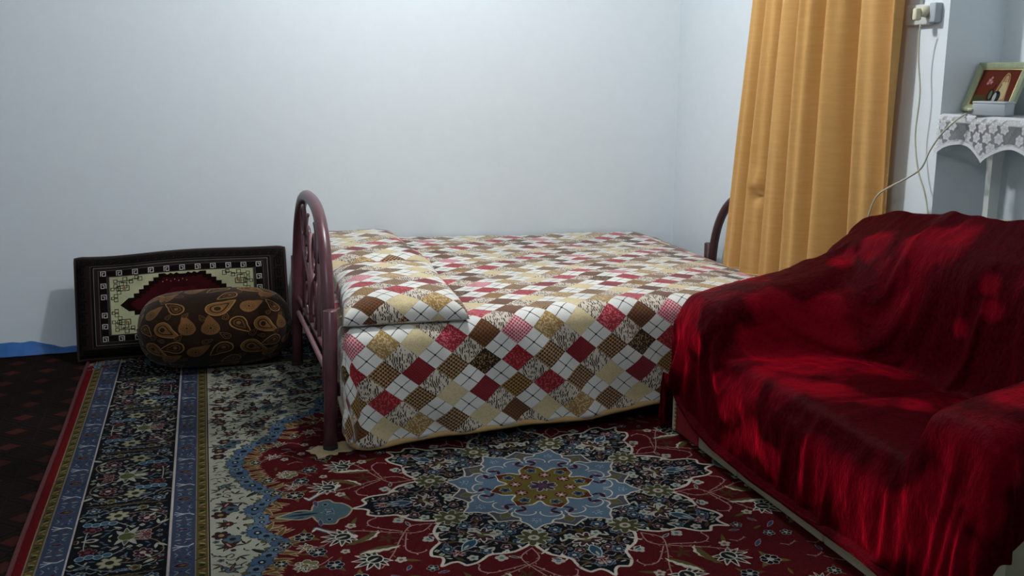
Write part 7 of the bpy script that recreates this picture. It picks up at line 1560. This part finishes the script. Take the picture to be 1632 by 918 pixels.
-3,-1,4,-5,-1,3,-1,3,0,-2,0,0,0,1,2,2,-4,0,-3,2,1,0,-3,2,-1,1,-1,0,0,1,0,0,1,0,0,-1,0,0,0,0,0,0,-1,1,-1,-3,-5,-3,5,7,5,-7,2,0,-1,0,1,2,0,0,
0,-2,0,-1,0,0,1,1,1,-1,0,2,-1,-2,-2,5,-5,-2,2,8,-9,5,-4,-1,2,2,3,0,0,-2,-6,1,4,5,-3,-6,-1,4,1,-1,0,0,0,0,0,0,0,0,0,-1,1,0,0,0,0,0,0,0,0,1,
1,0,1,-5,-2,-2,8,0,-1,0,0,1,0,1,1,0,2,0,0,0,-1,0,-2,0,0,1,0,4,-12,2,5,1,-2,4,-11,4,7,3,0,0,-1,-4,-1,-3,-4,3,6,-7,-4,2,8,1,-6,4,-1,-1,2,0,-1,-1,
0,1,-1,0,0,0,1,0,0,0,0,0,0,0,1,0,1,2,1,1,1,-4,-2,1,0,0,-2,-1,-1,0,0,0,1,2,2,2,1,0,0,0,-1,0,-5,8,-1,-4,-5,11,-14,11,0,-7,-7,4,2,-5,5,1,-2,3,
1,-4,5,3,-1,-6,1,4,-1,1,-1,1,-1,0,0,-1,-1,1,0,0,1,1,-1,0,0,0,0,1,-1,0,4,6,-2,-3,-5,-4,1,8,-1,0,-1,1,0,0,-1,0,-1,-1,0,0,-1,1,3,2,1,0,-1,1,-13,-1,
9,4,-14,19,-14,-2,6,7,-4,-3,-2,-3,2,8,2,0,-1,-4,-2,-4,3,-2,1,-2,1,2,-1,1,0,0,0,0,0,0,1,0,0,0,1,-1,1,-1,0,0,-1,-4,-5,6,7,6,3,0,-7,-1,0,0,-1,0,0,1,
0,1,0,0,0,1,0,-1,0,1,4,0,-1,0,-9,-11,12,4,-14,16,6,-11,-3,1,-2,5,5,-2,-6,-3,-4,0,0,1,4,0,2,-3,-3,-1,1,1,-2,1,1,1,1,0,0,1,1,1,0,0,0,0,0,0,0,0,
-11,8,-1,-8,-2,4,6,5,1,1,2,2,2,2,1,1,-1,0,-2,-1,0,1,1,0,0,-1,3,2,1,-6,-5,-13,7,5,-8,-9,3,3,3,7,-6,-4,-3,2,2,4,1,1,0,0,0,-2,-5,-4,1,1,0,0,1,1,
2,1,0,1,1,2,1,0,0,0,0,0,0,0,0,-8,-5,3,9,2,-4,-3,6,0,-2,-1,1,2,1,1,2,2,3,4,2,-1,-1,0,2,0,-1,0,-1,3,4,-5,-4,-10,-8,7,3,3,1,-2,-5,7,-2,3,-1,-1,
1,0,-4,-3,0,0,-3,-7,-2,1,1,-1,3,0,2,0,2,0,1,0,3,1,1,-1,1,-1,1,-1,0,0,-2,-2,-1,-1,-1,4,4,-2,3,4,3,0,0,2,1,0,0,-1,-2,0,2,3,2,0,1,2,-1,0,-1,1,
5,-1,-2,2,-15,-3,-4,-4,-2,0,-2,0,1,1,2,2,4,9,3,-10,-7,-6,-4,1,1,0,1,2,2,0,1,0,1,0,3,2,0,0,0,0,0,0,0,0,0,-3,3,1,2,1,-3,-4,1,2,-2,-1,2,1,1,3,
3,4,2,1,1,2,0,0,1,0,1,2,0,1,0,-1,4,0,-1,3,1,-3,-2,-1,-2,-1,-2,-4,-2,-3,-6,-3,-8,-3,12,-4,-9,0,1,2,2,1,1,1,0,1,0,1,0,2,2,0,0,0,0,0,0,0,0,0,
-4,2,-1,-3,-2,2,3,1,0,0,0,0,1,0,0,0,-1,3,6,4,-1,1,3,2,3,1,2,2,0,1,1,0,1,2,-1,1,2,0,-2,0,0,-2,0,-1,-1,0,1,-6,-15,-15,-3,6,9,1,-4,-4,0,1,0,1,
0,1,0,1,2,3,0,0,0,-1,0,-1,0,0,-1,-2,0,-1,-1,2,1,-3,-1,1,1,3,1,0,0,1,1,2,-2,-3,-1,8,10,0,-1,1,1,3,3,3,1,0,1,1,0,2,-2,0,0,2,-1,0,0,0,-1,2,
2,-17,-6,4,0,2,-6,-9,-3,0,1,0,0,0,1,0,0,1,-1,3,1,0,0,0,0,0,0,-1,0,0,-3,1,1,1,-1,-3,0,2,-2,-2,-2,-1,1,2,2,3,2,1,0,2,2,-5,4,8,7,4,-3,2,3,2,
1,1,0,0,1,2,-1,0,0,1,0,-1,-1,4,-7,-10,4,2,-4,-8,-9,-2,0,0,0,0,1,0,1,0,0,0,-1,0,4,-1,1,-1,0,0,0,0,0,0,-1,-2,-4,-3,-2,0,4,-1,1,1,1,0,0,0,1,0,
1,4,1,2,0,-2,4,3,0,0,4,11,-1,1,2,2,0,1,2,0,0,2,1,0,0,-1,1,-1,-5,1,-4,-8,-9,-5,-1,0,0,0,1,0,0,0,1,0,-1,1,0,0,1,-1,1,-1,1,0,0,0,-1,1,-1,0,
2,4,2,0,-2,-4,0,-9,1,3,-1,-1,1,1,2,1,0,4,4,7,3,0,0,1,0,1,-3,4,2,1,1,1,0,-1,1,1,-1,1,-1,-2,0,-1,1,-2,-9,0,-5,-1,0,-1,0,0,0,-1,0,-1,0,0,0,1,
0,-1,1,0,0,0,1,-1,0,0,0,0,-1,0,1,-1,-7,-2,-4,0,1,3,11,-5,-2,2,2,-3,3,4,4,4,-2,6,-4,0,1,1,0,1,-1,0,1,-2,1,0,0,0,0,-1,0,1,-1,-1,0,-1,1,-1,-3,-1,
-4,1,1,2,1,0,0,-1,0,0,0,0,0,0,0,0,0,1,0,4,-1,0,-1,0,-1,-2,-1,1,0,-1,-2,0,0,1,-1,-1,-1,-5,6,2,-3,-1,4,2,2,5,-5,3,-3,4,-2,-1,1,-1,1,-1,2,-1,0,-1,
0,0,1,0,0,0,-2,0,0,1,0,-1,1,1,2,0,0,-1,-1,0,-1,0,1,0,-1,1,0,-1,1,0,0,1,-1,7,-1,1,-1,1,-1,0,0,-1,-4,-1,0,-5,0,0,0,1,0,0,0,5,0,-1,1,-1,1,2,
-5,4,-1,-1,0,2,0,-1,2,-1,1,-2,-1,3,-1,0,0,-1,0,-1,0,1,1,0,-1,0,1,-1,4,-1,2,0,1,1,1,0,0,-1,0,1,0,0,0,0,0,0,0,0,2,0,0,0,0,-2,1,1,0,1,-1,-1,
-9,1,8,-1,-4,-1,4,2,-6,-2,4,0,5,6,-6,3,1,-3,0,-2,0,2,1,-2,-1,0,1,2,-3,1,0,0,0,0,1,0,0,-1,1,0,0,0,0,2,4,0,4,0,-1,0,0,-1,0,-1,0,0,0,1,0,0,
0,0,0,3,1,0,0,-2,-1,-1,1,1,-1,0,-1,-9,-1,-7,7,11,1,-7,-6,9,6,-3,-1,-1,-3,5,-2,2,6,-7,5,-4,-1,-1,1,1,2,0,-2,-1,0,0,1,0,0,0,0,0,0,0,1,0,-1,0,-1,6,
0,1,1,2,1,0,0,0,0,0,0,0,-1,0,0,0,1,2,8,2,1,1,-1,-3,-8,0,0,-2,0,0,-7,8,-1,-12,-4,2,9,2,-7,-5,17,4,-5,-5,2,3,4,-8,10,-3,-2,-2,3,-1,0,-3,-2,1,3,0,
0,-1,1,0,0,-1,0,0,0,1,0,0,0,0,3,4,-1,1,-3,1,2,0,1,1,0,1,0,1,0,0,0,0,-1,-8,2,4,6,7,3,-1,-6,0,0,-4,-2,-6,-9,3,16,-10,0,-2,-1,3,-1,-12,14,6,5,-8,
5,-10,17,-12,2,6,-5,-4,5,-2,-2,1,1,0,-1,1,-1,0,0,0,0,0,0,0,0,1,0,0,-1,-2,10,7,0,4,-3,0,2,1,0,2,0,2,1,1,1,0,0,0,-9,-3,-3,-3,2,8,10,2,-6,1,3,-1,
-5,3,-3,-13,18,-1,-10,11,-8,5,4,-18,11,-8,7,-4,11,-11,12,2,-6,6,-2,-8,5,1,-3,1,-2,2,-3,1,-1,0,0,1,0,-1,0,0,0,1,0,0,1,-4,8,9,2,3,0,-1,-1,0,-1,0,-1,0,0,1,
2,0,2,2,-1,-1,-3,-5,-1,3,4,8,1,0,2,-9,0,6,1,-11,0,10,-11,9,-2,-4,10,-15,4,-3,-1,-6,8,7,-5,4,-6,5,3,-6,3,-1,-1,-1,-1,1,0,-1,0,0,-1,0,0,-1,0,-1,0,0,0,-1,
1,-1,4,11,7,2,-1,1,0,0,0,-1,0,0,-1,-2,1,-1,-3,-2,-1,1,2,2,3,2,-1,5,2,0,-11,0,-10,8,6,0,-5,2,-4,0,-1,-10,5,-5,-2,-2,5,4,3,2,0,2,-8,1,0,-3,3,-3,1,-1,
-1,-1,0,0,-1,0,-1,0,0,-1,1,-1,0,1,0,1,0,1,-1,5,11,8,1,0,0,1,1,-1,0,1,1,-1,-1,7,0,-1,-1,0,-1,-1,2,4,-1,1,2,-26,9,10,-9,-14,-6,0,0,1,3,1,3,-5,0,-3,
1,1,-1,-2,8,5,-2,-3,-3,-1,-1,-1,0,-1,0,0,0,0,-2,-1,0,0,0,0,0,0,0,0,-1,0,0,0,-1,0,1,0,6,8,8,2,1,2,3,2,0,1,0,12,4,2,0,-1,-2,-1,0,-1,0,2,1,1,
-26,-8,-3,11,12,5,-2,-3,-6,-7,-4,-2,-2,-1,0,-3,-2,-1,-2,1,3,0,2,-3,-2,0,0,-1,0,0,1,-2,-1,-1,0,-1,-1,-1,-1,-1,-1,-1,-1,-1,-2,-1,-2,1,-1,-1,0,1,1,1,4,4,2,3,14,14,
9,12,4,-1,1,0,-1,-2,0,-1,3,-2,-2,2,-2,-23,0,0,-5,-1,1,2,2,3,4,2,0,-1,-2,-3,0,2,-4,0,-4,1,1,2,0,2,-3,-1,2,1,-3,-1,-1,-2,0,-2,-1,-1,-1,-1,-1,-1,-1,-1,-2,-1,
-2,1,-1,0,0,-1,-1,-1,0,-1,1,2,0,-11,-9,-3,-6,-11,-3,-9,-11,-7,-2,-6,-7,16,46,28,9,8,-12,5,-2,2,-5,0,0,0,0,-1,1,0,0,0,0,-1,3,5,-6,2,-5,2,0,1,-4,3,1,-4,-3,1,
-3,-1,0,-2,-1,-1,-1,-1,-1,-1,-1,-1,-1,0,0,0,-2,-1,0,-1,0,-1,-1,0,1,0,1,1,2,1,1,1,2,3,-1,3,6,1,-4,3,10,5,-4,-5,-5,-12,1,5,-4,2,-3,-2,0,0,1,-1,0,0,0,0,
0,0,4,5,-9,4,0,-3,0,4,-4,-4,1,-2,-2,0,-1,-2,-1,-1,-1,-1,-1,-1,-1,-1,-1,0,-1,0,-1,-1,-1,0,-1,-1,0,0,0,-1,1,1,2,1,2,-1,1,4,0,2,6,1,-3,3,5,6,1,-3,-4,-4,
-13,-1,1,8,-2,-2,-1,-2,0,-1,1,-1,1,0,1,-1,-2,1,5,5,-9,0,4,1,-7,0,0,-4,0,0,-2,-1,-1,-1,-1,-1,-1,-1,-1,-1,-1,0,-1,-1,-1,-1,0,0,-2,0,-1,0,0,0,0,0,1,1,2,0,
2,2,2,2,5,0,-2,4,6,5,2,-3,-4,-4,0,-12,0,0,-2,6,3,-2,-1,-2,0,-1,1,0,1,-1,-1,-2,-1,1,6,5,-2,-5,-6,3,-3,-2,1,-1,-3,-1,0,-1,-1,-1,-1,-1,-1,-1,-1,-1,-1,-1,0,-1,
0,-1,-1,0,-1,-1,0,-1,1,0,1,0,2,1,1,2,7,-1,0,1,1,6,5,4,3,-1,-6,-5,0,-1,-13,2,-1,1,-2,1,4,1,1,-1,0,-1,-1,-2,0,1,-1,-2,-1,0,2,-1,0,1,-4,1,0,-2,-2,0,
-1,-2,0,-1,-1,-1,-1,-1,-1,-1,-1,0,-1,-1,-1,0,-1,-1,0,-1,0,-1,1,-1,-1,3,2,2,0,2,6,-6,1,5,12,4,0,3,4,1,-5,-10,-3,-1,2,-12,1,0,-2,1,1,-2,1,0,1,-1,0,-1,1,-1,
0,2,-2,0,0,1,0,-2,-1,1,-2,-2,0,-1,-1,0,-1,-2,0,-1,-1,-1,-1,-1,-1,0,-2,-1,0,0,-2,0,0,-2,0,0,-1,1,-1,1,0,4,1,2,2,-3,6,6,4,-4,3,10,7,0,-1,-8,-8,-3,2,-1,
-13,0,1,3,-2,-2,2,1,-1,0,0,0,1,-1,0,-1,-1,2,-3,0,0,-1,1,0,-2,-1,0,-1,0,-2,-1,0,-1,-1,-1,-1,-2,0,-1,-1,-1,-1,0,-1,-1,0,-1,-1,0,0,0,3,3,-6,8,5,3,4,8,9,
8,1,-7,-12,4,5,1,-1,-2,-4,-4,-7,-2,1,2,-12,1,-1,0,3,0,-2,-2,1,0,1,-1,-1,1,0,-1,1,-1,1,-2,0,1,-1,-2,0,0,-1,-1,-1,0,-1,-2,0,-1,-1,-2,0,-1,-1,0,-2,0,-1,-1,0,
0,-1,1,1,0,0,0,2,20,4,4,0,-1,-3,-5,-3,7,12,11,-4,-7,-7,-8,2,4,-6,-6,-1,0,0,-13,0,2,-1,0,1,2,1,-1,-1,0,1,0,-1,-1,1,-3,0,1,-1,-1,-1,0,0,-1,-1,-1,-1,0,-1,
-1,0,-1,-2,0,-1,-1,-1,-1,-1,-1,-1,-1,0,-1,0,3,-1,-2,14,13,15,10,3,6,-4,-4,-1,1,-4,-6,-12,-9,-5,-3,1,1,4,3,0,-6,-4,2,1,2,-12,-1,0,1,0,1,-1,0,2,1,-1,-1,-1,-1,1,
-1,2,-2,-1,1,-1,0,-1,-1,0,-1,0,-1,-1,0,-1,-1,-1,-1,-1,-1,0,-2,0,-1,0,0,1,0,2,12,13,12,9,-12,-8,-8,-2,-1,-13,1,1,3,1,8,8,4,4,3,0,0,-3,-4,-7,-8,-7,-5,-1,6,5,
-12,2,-2,0,0,-1,2,0,0,-1,0,0,0,0,-1,0,0,2,-2,-1,0,-1,0,-1,0,-1,-1,0,-1,-1,-1,0,-1,-1,-1,0,-1,0,1,1,3,3,3,4,4,-6,-11,-4,7,15,14,0,-16,-3,22,-4,2,-5,-7,-5,
-3,2,0,-1,-2,-2,-1,-2,-3,-2,1,-2,1,10,0,-11,1,0,-1,0,0,0,0,-1,1,0,0,0,0,-1,1,0,-1,1,-1,-1,-1,-1,0,-1,0,-1,0,-1,-1,0,-2,-1,-1,-1,0,1,1,0,2,-1,0,7,6,6,
5,7,-6,-7,-5,1,7,6,-10,-12,8,-1,10,5,2,-1,-3,-4,-2,0,0,0,1,1,1,1,2,0,-11,-6,-11,0,1,0,-1,1,-1,0,0,0,0,-1,0,0,1,-1,0,1,0,-1,-2,0,0,-1,0,-1,0,-2,0,-1,
-1,-1,-1,2,0,0,-1,0,0,0,3,3,-1,1,5,4,3,13,4,-2,-20,3,7,-2,4,2,5,-6,0,-1,0,3,4,1,-1,-1,-2,-3,-2,-2,-2,-1,-3,2,11,
]
TV = unpack_throw() if len(THROW) else throw_surface()
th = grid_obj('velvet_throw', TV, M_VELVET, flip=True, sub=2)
tag(th, 'crushed crimson velvet throw spread over the whole sofa', 'throw')
# sheen highlights painted into the velvet colour (centre x, y, z, radius): soft lighter patches
HIGHLIGHTS = [
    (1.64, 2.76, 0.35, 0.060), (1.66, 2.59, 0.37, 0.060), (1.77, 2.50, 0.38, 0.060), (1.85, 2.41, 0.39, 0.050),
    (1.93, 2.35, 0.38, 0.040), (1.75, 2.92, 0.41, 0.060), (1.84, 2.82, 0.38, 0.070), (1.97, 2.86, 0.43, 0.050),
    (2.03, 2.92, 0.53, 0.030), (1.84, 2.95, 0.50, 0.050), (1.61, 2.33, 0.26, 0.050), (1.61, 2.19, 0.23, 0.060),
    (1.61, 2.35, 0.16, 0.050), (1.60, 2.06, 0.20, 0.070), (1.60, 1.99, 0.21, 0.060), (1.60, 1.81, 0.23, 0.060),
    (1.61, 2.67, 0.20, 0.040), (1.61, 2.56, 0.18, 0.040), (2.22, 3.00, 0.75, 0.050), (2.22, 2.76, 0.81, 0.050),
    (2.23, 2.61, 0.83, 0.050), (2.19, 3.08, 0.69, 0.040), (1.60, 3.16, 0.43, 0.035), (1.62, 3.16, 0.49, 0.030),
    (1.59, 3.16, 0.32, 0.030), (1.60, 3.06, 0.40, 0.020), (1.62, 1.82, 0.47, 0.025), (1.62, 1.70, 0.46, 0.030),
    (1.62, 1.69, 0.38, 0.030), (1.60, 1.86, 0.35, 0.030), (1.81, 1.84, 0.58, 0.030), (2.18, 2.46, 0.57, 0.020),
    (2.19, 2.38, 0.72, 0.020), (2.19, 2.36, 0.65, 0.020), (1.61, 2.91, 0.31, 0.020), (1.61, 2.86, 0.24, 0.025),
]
P_ = TV.reshape(-1, 3); highlight_ = np.zeros(len(P_))
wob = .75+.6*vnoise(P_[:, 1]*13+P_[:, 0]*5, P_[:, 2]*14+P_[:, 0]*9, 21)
for cx_, cy_, cz_, r_ in HIGHLIGHTS:
    d_ = np.linalg.norm(P_-[cx_, cy_, cz_], axis=1); highlight_ = np.maximum(highlight_, np.clip(1.55-d_/(r_*wob*1.5), 0, 1))
at_ = th.data.attributes.new('nap_highlight', 'FLOAT', 'POINT'); at_.data.foreach_set('value', highlight_.astype(np.float32))
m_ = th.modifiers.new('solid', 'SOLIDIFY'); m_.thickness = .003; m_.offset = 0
